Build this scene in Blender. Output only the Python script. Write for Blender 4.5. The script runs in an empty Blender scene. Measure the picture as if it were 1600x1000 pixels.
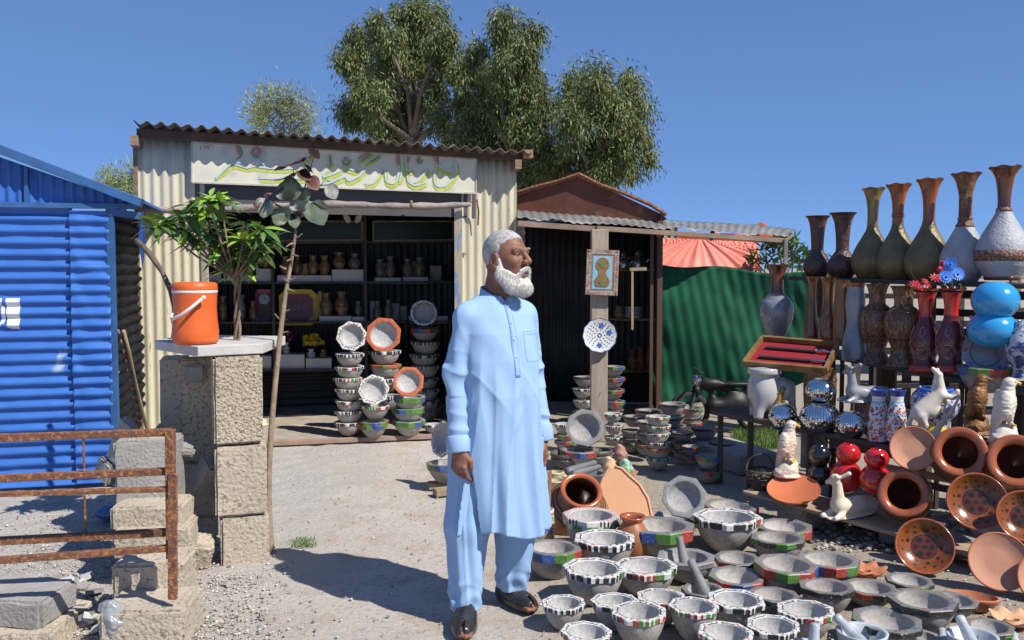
import bpy, bmesh, math, random
import numpy as np
from mathutils import Vector, Matrix, Euler
R = math.radians
rng = np.random.default_rng(7); random.seed(7)
SC = bpy.context.scene; COL = SC.collection
# ---------------- camera ----------------
CAMZ = 1.55; FP = 1400.0; TH = math.atan(80 / FP)
cam = bpy.data.cameras.new('camera'); cam.sensor_width = 36; cam.lens = FP / 1600 * 36
cam.clip_start = .05; cam.clip_end = 3000
camo = bpy.data.objects.new('camera', cam); COL.objects.link(camo)
camo.location = (0, 0, CAMZ); camo.rotation_euler = (math.pi / 2 - TH, 0, 0)
SC.camera = camo
# ---------------- sky and sun ----------------
SUN = Vector((.542, -.386, .747)).normalized()
w = bpy.data.worlds.new('World'); SC.world = w; w.use_nodes = True
nt = w.node_tree; bg = nt.nodes['Background']
sky = nt.nodes.new('ShaderNodeTexSky'); sky.sky_type = 'NISHITA'; sky.sun_disc = False
sky.sun_elevation = math.asin(SUN.z); sky.sun_rotation = math.atan2(SUN.x, SUN.y)
sky.altitude = 5000; sky.air_density = .7; sky.dust_density = 0; sky.ozone_density = 5
gm = nt.nodes.new('ShaderNodeGamma'); gm.inputs[1].default_value = .38; tn = nt.nodes.new('ShaderNodeMix'); tn.data_type = 'RGBA'; tn.blend_type = 'MULTIPLY'; tn.inputs[0].default_value = 1; tn.inputs[7].default_value = (.81, 1.27, 2.08, 1)
nt.links.new(sky.outputs[0], gm.inputs[0]); nt.links.new(gm.outputs[0], tn.inputs[6]); nt.links.new(tn.outputs[2], bg.inputs[0]); bg.inputs[1].default_value = .15
sl = bpy.data.lights.new('sun', 'SUN'); sl.energy = 4.9; sl.angle = R(.5); sl.color = (1, .95, .87)
so = bpy.data.objects.new('sun', sl); COL.objects.link(so)
so.rotation_euler = SUN.to_track_quat('Z', 'Y').to_euler(); so.location = (5, -4, 9)
SC.view_settings.view_transform = 'Standard'; SC.view_settings.look = 'None'
SC.view_settings.exposure = .3; SC.view_settings.gamma = 1; SC.view_settings.use_curve_mapping = False
# ---------------- places: where a line of sight meets a depth, a level or a wall ----------------
CT, ST = math.cos(TH), math.sin(TH)
def ray(px, py):
    u = (px - 800) / FP; v = (500 - py) / FP
    return Vector((u, CT + v * ST, -ST + v * CT))
C0 = Vector((0, 0, CAMZ))
def P(px, py, Y):
    d = ray(px, py); return C0 + d * (Y / d.y)
def G(px, py, z=0.0):
    d = ray(px, py); return C0 + d * ((z - CAMZ) / d.z)
def HP(px, py, o, n):
    d = ray(px, py); return C0 + d * ((Vector(o) - C0).dot(n) / d.dot(n))
def lerp(a, b, t): return a + (b - a) * t
# ---------------- materials ----------------
MATS = {}
def mat(name, c=(.5, .5, .5), c2=None, rough=.7, metal=0, scale=8, det=5, lo=.35, hi=.65, bump=0, bscale=40, attr=False,
        spec=.5, speck=None, sscale=120, slo=.6, shi=.66, trans=0, coat=0, wave=None, stretch=None, rnd=True, spk_bump=0, sub=0, bdist=.01):
    if name in MATS: return MATS[name]
    m = bpy.data.materials.new(name); m.use_nodes = True; n = m.node_tree.nodes; L = m.node_tree.links
    b = n['Principled BSDF']; b.inputs['Roughness'].default_value = rough; b.inputs['Metallic'].default_value = metal
    b.inputs['Specular IOR Level'].default_value = spec; b.inputs['Coat Weight'].default_value = coat
    b.inputs['Coat Roughness'].default_value = .12
    if trans: b.inputs['Transmission Weight'].default_value = trans
    if sub: b.inputs['Subsurface Weight'].default_value = sub; b.inputs['Subsurface Radius'].default_value = (.012, .005, .003); b.inputs['Subsurface Scale'].default_value = 1
    tc = n.new('ShaderNodeTexCoord'); vec = tc.outputs['Object']
    if rnd:
        oi = n.new('ShaderNodeObjectInfo'); mu = n.new('ShaderNodeMath'); mu.operation = 'MULTIPLY'; mu.inputs[1].default_value = 37
        L.new(oi.outputs['Random'], mu.inputs[0]); ad = n.new('ShaderNodeVectorMath'); ad.operation = 'ADD'
        L.new(vec, ad.inputs[0]); L.new(mu.outputs[0], ad.inputs[1]); vec = ad.outputs[0]
    if stretch:
        mp = n.new('ShaderNodeMapping'); mp.inputs['Scale'].default_value = stretch; L.new(vec, mp.inputs[0]); vec = mp.outputs[0]
    if attr:
        a = n.new('ShaderNodeAttribute'); a.attribute_name = 'col'; base = a.outputs['Color']
    else:
        rgb = n.new('ShaderNodeRGB'); rgb.outputs[0].default_value = (*c, 1); base = rgb.outputs[0]
    if c2 is not None or attr:
        no = n.new('ShaderNodeTexNoise'); no.inputs['Scale'].default_value = scale; no.inputs['Detail'].default_value = det; no.inputs['Roughness'].default_value = .62
        L.new(vec, no.inputs['Vector'])
        mr = n.new('ShaderNodeMapRange'); mr.inputs[1].default_value = lo; mr.inputs[2].default_value = hi; L.new(no.outputs[0], mr.inputs[0])
        mx = n.new('ShaderNodeMix'); mx.data_type = 'RGBA'; L.new(mr.outputs[0], mx.inputs[0]); L.new(base, mx.inputs[6])
        if attr:
            mx.blend_type = 'MULTIPLY'; mx.inputs[7].default_value = (*(c2 or (.6, .58, .55)), 1)
        else: mx.inputs[7].default_value = (*c2, 1)
        base = mx.outputs[2]
    if speck is not None:
        n2 = n.new('ShaderNodeTexNoise'); n2.inputs['Scale'].default_value = sscale; n2.inputs['Detail'].default_value = 3; L.new(vec, n2.inputs['Vector'])
        m2 = n.new('ShaderNodeMapRange'); m2.inputs[1].default_value = slo; m2.inputs[2].default_value = shi; L.new(n2.outputs[0], m2.inputs[0])
        x2 = n.new('ShaderNodeMix'); x2.data_type = 'RGBA'; L.new(m2.outputs[0], x2.inputs[0]); L.new(base, x2.inputs[6]); x2.inputs[7].default_value = (*speck, 1); base = x2.outputs[2]
    L.new(base, b.inputs['Base Color'])
    if wave:
        wv = n.new('ShaderNodeTexWave'); wv.inputs['Scale'].default_value = wave[0]; wv.inputs['Distortion'].default_value = wave[1]; wv.inputs['Detail'].default_value = 1; wv.inputs['Detail Scale'].default_value = wave[2]; L.new(vec, wv.inputs['Vector'])
        m4 = n.new('ShaderNodeMapRange'); m4.inputs[1].default_value = wave[3]; m4.inputs[2].default_value = wave[4]; L.new(wv.outputs[1], m4.inputs[0])
        x4 = n.new('ShaderNodeMix'); x4.data_type = 'RGBA'; L.new(m4.outputs[0], x4.inputs[0]); L.new(base, x4.inputs[6]); x4.inputs[7].default_value = (*wave[5], 1); base = x4.outputs[2]; L.new(base, b.inputs['Base Color'])
    if bump:
        n3 = n.new('ShaderNodeTexNoise'); n3.inputs['Scale'].default_value = bscale; n3.inputs['Detail'].default_value = 6; L.new(vec, n3.inputs['Vector'])
        bp = n.new('ShaderNodeBump'); bp.inputs['Strength'].default_value = bump; bp.inputs['Distance'].default_value = bdist
        L.new((m4.outputs[0] if wave else n3.outputs[0]), bp.inputs['Height']); L.new(bp.outputs[0], b.inputs['Normal'])
    MATS[name] = m; return m
# ---------------- mesh builder ----------------
class MB:
    def __init__(s): s.v = []; s.f = []; s.c = []; s.usec = False
    def add(s, vs, fs, col=None):
        o = len(s.v); s.v.extend([tuple(x) for x in vs]); s.f.extend([tuple(i + o for i in f) for f in fs])
        if col is None: s.c.extend([(1, 1, 1)] * len(fs))
        elif isinstance(col, list): s.c.extend(col); s.usec = True
        else: s.c.extend([col] * len(fs)); s.usec = True
    def box(s, c, size, M=None, col=None):
        a, b, d = [x / 2 for x in size]; c = Vector(c)
        vs = [Vector((x, y, z)) for x in (-a, a) for y in (-b, b) for z in (-d, d)]
        if M is not None: vs = [M @ x for x in vs]
        s.add([c + x for x in vs], [(0, 1, 3, 2), (4, 6, 7, 5), (0, 4, 5, 1), (2, 3, 7, 6), (0, 2, 6, 4), (1, 5, 7, 3)], col)
    def beam(s, p, q, wd, ht, up=(0, 0, 1), col=None):
        p = Vector(p); q = Vector(q); d = (q - p); L = d.length; d.normalize(); up = Vector(up)
        sd = d.cross(up)
        if sd.length < 1e-4: sd = d.cross(Vector((0, 1, 0)))
        sd.normalize(); u2 = sd.cross(d)
        M = Matrix((d, sd, u2)).transposed(); s.box((p + q) / 2, (L, wd, ht), M, col)
    def slab(s, pts, th, n, col=None):           # polygon with thickness th along -n
        n = Vector(n).normalized(); k = len(pts); a = [Vector(p) for p in pts]; b = [p - n * th for p in a]
        s.add(a + b, [tuple(range(k)), tuple(range(2 * k - 1, k - 1, -1))] + [(i, i + k, (i + 1) % k + k, (i + 1) % k) for i in range(k)], col)
    def tube(s, pts, rad, seg=8, cap=True, col=None):
        pts = [Vector(p) for p in pts]; n = len(pts); rad = rad if hasattr(rad, '__len__') else [rad] * n
        vs = []; pr = None
        for i, p in enumerate(pts):
            d = (pts[min(i + 1, n - 1)] - pts[max(i - 1, 0)]).normalized()
            a = (pr - d * pr.dot(d)) if pr is not None else d.cross(Vector((0, 0, 1)))
            if a.length < 1e-3: a = d.cross(Vector((0, 1, 0)))
            a.normalize(); pr = a; b = d.cross(a)
            for k in range(seg):
                t = 2 * math.pi * k / seg; vs.append(p + (a * math.cos(t) + b * math.sin(t)) * rad[i])
        fs = [(i * seg + k, i * seg + (k + 1) % seg, (i + 1) * seg + (k + 1) % seg, (i + 1) * seg + k) for i in range(n - 1) for k in range(seg)]
        if cap: fs += [tuple(range(seg - 1, -1, -1)), tuple(range((n - 1) * seg, n * seg))]
        s.add(vs, fs, col)
    def lathe(s, prof, seg=32, M=None, rf=None, cf=None, o=(0, 0, 0), sy=1.0):
        n = len(prof); o = Vector(o); vs = []; fs = []; cs = []
        for i, (r, z) in enumerate(prof):
            for k in range(seg):
                t = 2 * math.pi * k / seg; rr, zz = (r, z) if rf is None else rf(i, t, r, z)
                p = Vector((rr * math.cos(t), sy * rr * math.sin(t), zz)); vs.append((M @ p if M is not None else p) + o)
        for i in range(n - 1):
            for k in range(seg):
                fs.append((i * seg + k, i * seg + (k + 1) % seg, (i + 1) * seg + (k + 1) % seg, (i + 1) * seg + k))
                if cf: cs.append(cf(i, k))
        s.add(vs, fs, cs if cf else None)
    def ico(s, c, r, sub=1, sc=(1, 1, 1), M=None, jit=0, col=None):
        bm = bmesh.new(); bmesh.ops.create_icosphere(bm, subdivisions=sub, radius=1)
        vs = [Vector((v.co.x * sc[0], v.co.y * sc[1], v.co.z * sc[2])) * r * (1 + random.uniform(-jit, jit)) for v in bm.verts]
        fs = [tuple(v.index for v in f.verts) for f in bm.faces]; bm.free()
        if M is not None: vs = [M @ v for v in vs]
        s.add([Vector(c) + v for v in vs], fs, col)
    def mesh(s, name, m=None, smooth=False, off=None):
        me = bpy.data.meshes.new(name); v = s.v
        if off is not None: v = [(a[0] - off[0], a[1] - off[1], a[2] - off[2]) for a in v]
        me.from_pydata(v, [], s.f)
        if smooth:
            me.polygons.foreach_set('use_smooth', [True] * len(s.f))
        if s.usec: setcol(me, s.c)
        if m: me.materials.append(m)
        return me
    def build(s, name, m, parent=None, smooth=False, solid=0, bevel=0, auto=None):
        off = tuple(parent_loc(parent)) if parent is not None else None
        me = s.mesh(name, m, smooth, off)
        if auto is not None: me.set_sharp_from_angle(angle=R(auto))
        o = bpy.data.objects.new(name, me); COL.objects.link(o); o.parent = parent
        if solid: md = o.modifiers.new('s', 'SOLIDIFY'); md.thickness = solid; md.offset = 0
        if bevel: md = o.modifiers.new('b', 'BEVEL'); md.width = bevel; md.segments = 2; md.limit_method = 'ANGLE'
        return o
def setcol(me, cols):
    at = me.color_attributes.new('col', 'FLOAT_COLOR', 'CORNER')
    n = np.zeros(len(me.polygons), int); me.polygons.foreach_get('loop_total', n)
    c = np.ones((len(me.loops), 4), np.float32); c[:, :3] = np.repeat(np.array(cols, np.float32), n, axis=0)
    at.data.foreach_set('color', c.ravel())
LOC = {}
def parent_loc(p):
    l = Vector((0, 0, 0))
    while p is not None: l += Vector(p.location); p = p.parent
    return l
def thing(name, label, cat, loc=(0, 0, 0), rz=0, group=None):
    o = bpy.data.objects.new(name, None); COL.objects.link(o); o.location = loc; o.rotation_euler = (0, 0, rz); o.empty_display_size = .05
    return tag(o, label, cat, group)
def tag(o, label, cat, group=None):
    o['label'] = label; o['category'] = cat
    if group: o['group'] = group
    return o
def struct(o): o['kind'] = 'structure'; return o
def stuff(o): o['kind'] = 'stuff'; return o
def npmesh(name, v, f, m, parent=None, smooth=False, cols=None, link=True):
    v = np.asarray(v, np.float32); f = np.asarray(f, np.int32)
    if parent is not None: v = v - np.array(parent_loc(parent), np.float32)
    me = bpy.data.meshes.new(name); me.vertices.add(len(v)); me.vertices.foreach_set('co', v.ravel())
    k = f.shape[1]; me.loops.add(f.size); me.loops.foreach_set('vertex_index', f.ravel()); me.polygons.add(len(f))
    me.polygons.foreach_set('loop_start', np.arange(0, f.size, k, dtype=np.int32)); me.update(calc_edges=True)
    if smooth: me.polygons.foreach_set('use_smooth', np.ones(len(f), bool))
    if cols is not None: setcol(me, cols)
    if m: me.materials.append(m)
    if not link: return me
    o = bpy.data.objects.new(name, me); COL.objects.link(o); o.parent = parent; return o
def meobj(name, me, parent=None):
    o = bpy.data.objects.new(name, me); COL.objects.link(o); o.parent = parent; return o
def kids(o): return [c for c in bpy.data.objects if c.parent == o]
# ---------------- implicit surfaces (smooth unions) turned into meshes ----------------
def sdf_mesh(fn, lo, hi, h):
    xs = [np.arange(lo[i], hi[i] + h, h) for i in range(3)]
    X, Y, Z = np.meshgrid(*xs, indexing='ij'); D = fn(X, Y, Z).astype(np.float32)
    I = D < 0; nx, ny, nz = D.shape
    c = np.zeros((nx - 1, ny - 1, nz - 1), int)
    for a in (0, 1):
        for b in (0, 1):
            for d in (0, 1): c += I[a:nx - 1 + a, b:ny - 1 + b, d:nz - 1 + d]
    act = (c > 0) & (c < 8); idx = -np.ones(act.shape, int); ii = np.argwhere(act); idx[act] = np.arange(len(ii))
    acc = np.zeros((len(ii), 3)); cnt = np.zeros(len(ii))
    cor = [(a, b, d) for a in (0, 1) for b in (0, 1) for d in (0, 1)]
    for p in cor:
        for ax in range(3):
            if p[ax] == 0:
                q = list(p); q[ax] = 1
                d0 = D[ii[:, 0] + p[0], ii[:, 1] + p[1], ii[:, 2] + p[2]]; d1 = D[ii[:, 0] + q[0], ii[:, 1] + q[1], ii[:, 2] + q[2]]
                s = (d0 < 0) != (d1 < 0); t = np.where(s, d0 / np.where(s, d0 - d1, 1), 0)
                pt = np.tile(np.array(p, float), (len(ii), 1)); pt[:, ax] += t
                acc[s] += pt[s]; cnt[s] += 1
    V = (ii + acc / cnt[:, None]) * h + np.array([x[0] for x in xs]); F = []
    for ax in range(3):
        o1, o2 = [(1, 2), (2, 0), (0, 1)][ax]
        sl0 = [slice(None)] * 3; sl1 = [slice(None)] * 3; sl0[ax] = slice(0, -1); sl1[ax] = slice(1, None)
        cr = I[tuple(sl0)] != I[tuple(sl1)]; e = np.argwhere(cr)
        e = e[(e[:, o1] > 0) & (e[:, o2] > 0) & (e[:, o1] < D.shape[o1] - 1) & (e[:, o2] < D.shape[o2] - 1)]
        ins = I[tuple(sl0)][e[:, 0], e[:, 1], e[:, 2]]
        def g(d1, d2):
            q = e.copy(); q[:, o1] += d1; q[:, o2] += d2; return idx[q[:, 0], q[:, 1], q[:, 2]]
        q = np.stack([g(-1, -1), g(0, -1), g(0, 0), g(-1, 0)], 1); q[~ins] = q[~ins][:, ::-1]; F.append(q)
    return V, np.concatenate(F)
def s_ell(X, Y, Z, c, r, A=None):
    x, y, z = X - c[0], Y - c[1], Z - c[2]
    if A is not None: x, y, z = A[0][0] * x + A[1][0] * y + A[2][0] * z, A[0][1] * x + A[1][1] * y + A[2][1] * z, A[0][2] * x + A[1][2] * y + A[2][2] * z
    k0 = np.sqrt((x / r[0]) ** 2 + (y / r[1]) ** 2 + (z / r[2]) ** 2); k1 = np.sqrt((x / r[0] ** 2) ** 2 + (y / r[1] ** 2) ** 2 + (z / r[2] ** 2) ** 2) + 1e-9
    return k0 * (k0 - 1) / k1
def s_cone(X, Y, Z, a, b, ra, rb):
    ax, ay, az = [b[i] - a[i] for i in range(3)]; L = ax * ax + ay * ay + az * az
    t = np.clip(((X - a[0]) * ax + (Y - a[1]) * ay + (Z - a[2]) * az) / L, 0, 1)
    return np.sqrt((X - a[0] - t * ax) ** 2 + (Y - a[1] - t * ay) ** 2 + (Z - a[2] - t * az) ** 2) - (ra + (rb - ra) * t)
def smin(a, b, k):
    h = np.clip(.5 + .5 * (b - a) / k, 0, 1); return b + (a - b) * h - k * h * (1 - h)
def smax(a, b, k): return -smin(-a, -b, k)
def prims(X, Y, Z, L, k=.02):
    D = None
    for q in L:
        if q[0] == 'e': d = s_ell(X, Y, Z, q[1], q[2], q[3] if len(q) > 3 else None)
        else: d = s_cone(X, Y, Z, q[1], q[2], q[3], q[4])
        D = d if D is None else smin(D, d, k)
    return D
def vnoise(x, y, z, s, seed=0):       # cheap smooth noise
    return (np.sin(x * s + 1.3 * seed + 2 * np.sin(y * s * .7 + seed)) + np.sin(y * s * 1.1 + 2.1 * seed + 1.7 * np.sin(z * s * .9)) + np.sin(z * s * 1.3 + seed + 1.9 * np.sin(x * s * .8))) / 3
# ================= ground =================
def ground():
    xs = np.concatenate([[-900, -300, -100, -40, -20, -12], np.arange(-8, 8.01, .05), [12, 20, 40, 100, 300, 900]])
    ys = np.concatenate([[-60, -10, 0], np.arange(1.5, 12.01, .05), [14, 18, 25, 40, 80, 150, 300, 600, 1500]])
    X, Y = np.meshgrid(xs, ys, indexing='ij'); Z = .006 * vnoise(X, Y, X * 0, 3) + .004 * vnoise(X, Y, X + Y, 9, 2) - .008
    lf = 1 / (1 + np.exp((X + 1.35) * 6)); Z += lf * (.012 * vnoise(X, Y, X - Y, 14, 3))
    Z = np.minimum(Z, .008)
    v = np.stack([X, Y, Z], -1).reshape(-1, 3); nx, ny = X.shape
    i, j = np.meshgrid(np.arange(nx - 1), np.arange(ny - 1), indexing='ij'); a = (i * ny + j).ravel()
    f = np.stack([a, a + ny, a + ny + 1, a + 1], 1)
    m = bpy.data.materials.new('dusty_ground'); m.use_nodes = True; n = m.node_tree.nodes; L = m.node_tree.links; b = n['Principled BSDF']
    b.inputs['Roughness'].default_value = .95; b.inputs['Specular IOR Level'].default_value = .2
    tc = n.new('ShaderNodeTexCoord')
    def noise(s, d=6, r=.6):
        q = n.new('ShaderNodeTexNoise'); q.inputs['Scale'].default_value = s; q.inputs['Detail'].default_value = d; q.inputs['Roughness'].default_value = r; L.new(tc.outputs['Object'], q.inputs['Vector']); return q.outputs[0]
    def ramp(x, a, c):
        q = n.new('ShaderNodeMapRange'); q.inputs[1].default_value = a; q.inputs[2].default_value = c; L.new(x, q.inputs[0]); return q.outputs[0]
    def mix(fac, A, B):
        q = n.new('ShaderNodeMix'); q.data_type = 'RGBA'; L.new(fac, q.inputs[0])
        for k, s in ((6, A), (7, B)):
            if isinstance(s, tuple): q.inputs[k].default_value = (*s, 1)
            else: L.new(s, q.inputs[k])
        return q.outputs[2]
    base = mix(ramp(noise(.9), .38, .62), (.48, .43, .375), (.53, .485, .43))
    base = mix(ramp(noise(3.5), .5, .68), base, (.42, .35, .275))
    sx = n.new('ShaderNodeSeparateXYZ'); L.new(tc.outputs['Object'], sx.inputs[0])
    ad = n.new('ShaderNodeMath'); ad.operation = 'MULTIPLY_ADD'; L.new(noise(1.6), ad.inputs[0]); ad.inputs[1].default_value = 2.2; L.new(sx.outputs[0], ad.inputs[2])
    base = mix(ramp(ad.outputs[0], .9, 1.7), base, (.345, .29, .225))
    lf = ramp(ad.outputs[0], .15, -.35)
    base = mix(lf, base, (.41, .375, .33))
    base = mix(ramp(noise(38, 4), .55, .66), base, (.34, .305, .275))
    base = mix(ramp(noise(85, 3), .60, .68), base, (.60, .58, .55))
    vo = n.new('ShaderNodeTexVoronoi'); vo.inputs['Scale'].default_value = 70; L.new(tc.outputs['Object'], vo.inputs['Vector'])
    hsv = mix(vo.outputs['Color'], (.35, .32, .3), (.62, .6, .58)); mm = n.new('ShaderNodeMath'); mm.operation = 'MULTIPLY'; L.new(lf, mm.inputs[0]); mm.inputs[1].default_value = .45
    base = mix(mm.outputs[0], base, hsv)
    L.new(base, b.inputs['Base Color'])
    bp = n.new('ShaderNodeBump'); bp.inputs['Strength'].default_value = .8; bp.inputs['Distance'].default_value = .02; L.new(noise(30, 8, .7), bp.inputs['Height'])
    bp2 = n.new('ShaderNodeBump'); bp2.inputs['Strength'].default_value = .6; bp2.inputs['Distance'].default_value = .008; L.new(noise(150, 4, .7), bp2.inputs['Height']); L.new(bp.outputs[0], bp2.inputs['Normal'])
    L.new(bp2.outputs[0], b.inputs['Normal'])
    struct(npmesh('ground', v, f, m, smooth=True))
ground()
def rocks(name, n, region, smin_, smax_, m, zf=.5, parent=None):
    bm = bmesh.new(); bmesh.ops.create_icosphere(bm, subdivisions=1, radius=1)
    bv = np.array([v.co[:] for v in bm.verts]); bf = np.array([[v.index for v in f.verts] for f in bm.faces]); bm.free()
    pos = region(n); n = len(pos); sz = smin_ + (smax_ - smin_) * rng.random(n) ** 3
    v = bv[None] * (1 + .3 * (rng.random((n, 12, 1)) - .5)) * np.stack([rng.uniform(.7, 1.3, n), rng.uniform(.7, 1.3, n), rng.uniform(.35, .8, n)], -1)[:, None] * sz[:, None, None]
    a = rng.uniform(0, 6.28, n); c, s = np.cos(a)[:, None], np.sin(a)[:, None]
    v = np.stack([v[..., 0] * c - v[..., 1] * s, v[..., 0] * s + v[..., 1] * c, v[..., 2]], -1)
    v[..., :2] += pos[:, None, :2]; v[..., 2] += (sz * .2)[:, None] + pos[:, None, 2]
    f = bf[None] + np.arange(n)[:, None, None] * 12
    pal = np.array([(.5, .47, .44), (.4, .37, .33), (.62, .6, .57), (.3, .27, .24), (.46, .38, .3), (.55, .5, .43)])
    cols = np.repeat(pal[rng.integers(0, 6, n)] * rng.uniform(.8, 1.15, (n, 1)), 20, axis=0)
    return stuff(npmesh(name, v.reshape(-1, 3), f.reshape(-1, 3), m, cols=cols, parent=parent))
mgrav = mat('gravel_stone', attr=True, rough=.9, scale=60, c2=(.8, .78, .75))
def reg_px(n, x0, x1, y0, y1):
    out = []
    px = rng.uniform(x0, x1, n); py = rng.uniform(y0, y1, n)
    for a, b in zip(px, py): g = G(a, b); out.append((g.x + random.gauss(0, .12 if n > 5000 else .01), g.y, 0))
    return np.array(out)
rocks('gravel', 0, lambda n: np.concatenate([reg_px(8000, 60, 400, 850, 1003), reg_px(1500, 60, 330, 770, 860), reg_px(2200, 0, 230, 880, 1003), reg_px(500, 420, 700, 700, 1003), reg_px(1400, 1180, 1600, 810, 1003), reg_px(1600, 840, 1250, 700, 1000), reg_px(500, 0, 200, 765, 860)]), .0015, .009, mgrav)
# grass tuft behind the low stall table
def grass(name, x0, x1, y0, y1, n, hmax):
    g = reg_px(n, x0, x1, y0, y1); a = rng.uniform(0, 6.28, n); h = rng.uniform(.4, 1, n) * hmax; l = rng.uniform(-.5, .5, (n, 2)) * h[:, None]
    w_ = .004; d = np.stack([np.cos(a) * w_, np.sin(a) * w_, 0 * a], -1)
    b0 = g - d; b1 = g + d; t = g.copy(); t[:, :2] += l; t[:, 2] += h
    v = np.stack([b0, b1, t], 1).reshape(-1, 3); f = np.arange(3 * n).reshape(-1, 3)
    return stuff(tag(npmesh(name, v, f, mat('grass_blade', (.08, .16, .03), (.15, .22, .05), rough=.6, scale=3)), 'patch of short bright green grass behind the low stall table', 'grass'))
grass('grass_patch', 1146, 1216, 672, 702, 3000, .08)
o = grass('weed_tuft', 455, 490, 842, 856, 160, .03); o['label'] = 'small green weed by the foot of the sapling'; o['category'] = 'weed'
# ================= corrugated iron =================
def corr(O, U, V, wu, hv, pitch=.076, amp=.009, along='u', dent=0, seed=0, nv=6, trim=None, ph=0):
    """corrugated sheet from O spanning wu along U and hv along V; waves repeat along 'u' or 'v'"""
    O = np.array(O, float); U = np.array(Vector(U).normalized()); V = np.array(Vector(V).normalized()); N = np.cross(U, V)
    if along == 'u': nu = max(8, int(wu / pitch * 8)); 
    else: nu = nv; nv = max(8, int(hv / pitch * 8))
    u, v = np.meshgrid(np.linspace(0, wu, nu + 1), np.linspace(0, hv, nv + 1), indexing='ij')
    s = u if along == 'u' else v; d = amp * np.cos(2 * np.pi * s / pitch + ph)
    if dent: d = d + dent * vnoise(u, v, u * 0, 5, seed) + dent * .5 * vnoise(u, v, u + v, 17, seed + 1)
    if trim: v = trim(u, v)
    p = O + u[..., None] * U + v[..., None] * V + d[..., None] * N
    i, j = np.meshgrid(np.arange(nu), np.arange(nv), indexing='ij'); a = (i * (nv + 1) + j).ravel()
    return p.reshape(-1, 3), np.stack([a, a + nv + 1, a + nv + 2, a + 1], 1)
def corr_obj(name, m, parent, *a, **k):
    v, f = corr(*a, **k); o = npmesh(name, v, f, m, parent=parent, smooth=True)
    md = o.modifiers.new('s', 'SOLIDIFY'); md.thickness = .0015; md.offset = 0; return o
# ================= gift shop =================
SA = Vector((-3.14, 7.545, 0)); SB = Vector((.04, 8.33, 0)); SU = (SB - SA).normalized(); SL = (SB - SA).length
SN = Vector((SU.y, -SU.x, 0)); ZV = Vector((0, 0, 1))
def SP(px, py, off=0): return HP(px, py, SA + SN * off, SN)        # point of the shop front, off metres before it
def SX(u, z, off=0): return SA + SU * u + SN * off + ZV * z
mtan = mat('tan_iron', (.58, .53, .38), (.40, .38, .30), rough=.55, scale=1.6, stretch=(6, 6, .5), lo=.45, hi=.75, speck=(.27, .18, .10), sscale=14, slo=.66, shi=.72, bump=.15, bscale=60, metal=.0)
mdk = mat('shade_dark_iron', (.075, .078, .078), (.045, .045, .043), rough=.5, scale=3, metal=.3)  # inside walls and ceiling, darkened in colour to stand in for indoor shade
mgalv = mat('grey_iron', (.30, .29, .27), (.16, .14, .12), rough=.6, scale=3, lo=.4, hi=.7, metal=.2)
mwood = mat('old_wood', (.30, .20, .13), (.18, .12, .08), rough=.85, scale=6, stretch=(1, 1, 8), bump=.3, bscale=30)
mwoodh = mat('weathered_plank', (.40, .30, .20), (.25, .18, .12), rough=.85, scale=5, bump=.3, bscale=40)
mrust = mat('rusty_steel', (.24, .095, .045), (.10, .05, .035), rough=.85, scale=30, lo=.3, hi=.7, speck=(.36, .16, .06), sscale=55, slo=.53, shi=.63, bump=.6, bscale=90, det=8)
shop = thing('gift_shop', 'corrugated iron gift shop with tan walls and a painted sign over its dark open front', 'shop', SA)
u300 = (SP(300, 400) - SA).dot(SU); u744 = (SP(745, 400) - SA).dot(SU); u718 = (SP(716, 400) - SA).dot(SU)
zl = SP(217, 215).z; zr = SP(806, 252).z
def roofz(u): return zl + (zr - zl) * u / SL
tr = lambda u0: (lambda u, v: v * (roofz(u + u0) / roofz(0)))
corr_obj('wall_panel', mtan, shop, SX(0, 0), SU, ZV, u300 + .13, zl, trim=tr(0), dent=.004, nv=14, ph=1)
corr_obj('wall_panel', mtan, shop, SX(u718 + .03, 0, .0), SU, ZV, SL - u718 - .03, zl, trim=tr(u718), dent=.004, nv=14, seed=4)
corr_obj('wall_panel', mtan, shop, SX(0, 0, -2.0), -SN, ZV, 2.0, zl, nv=2)            # left flank (seen edge-on)
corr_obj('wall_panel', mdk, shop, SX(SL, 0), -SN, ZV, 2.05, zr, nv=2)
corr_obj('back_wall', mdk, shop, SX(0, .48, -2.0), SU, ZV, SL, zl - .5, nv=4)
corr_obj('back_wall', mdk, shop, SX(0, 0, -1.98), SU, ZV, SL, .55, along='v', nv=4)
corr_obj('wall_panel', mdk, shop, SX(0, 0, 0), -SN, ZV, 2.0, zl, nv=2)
# header above the opening, behind the sign
mb = MB(); mb.slab([SX(u300, SP(300, 330).z), SX(u744, SP(745, 340).z), SX(u744, roofz(u744) - .01), SX(u300, roofz(u300) - .01)], .02, SN); mb.build('header_board', mat('dark_header', (.10, .09, .085), (.07, .07, .08), scale=5), shop)
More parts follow.
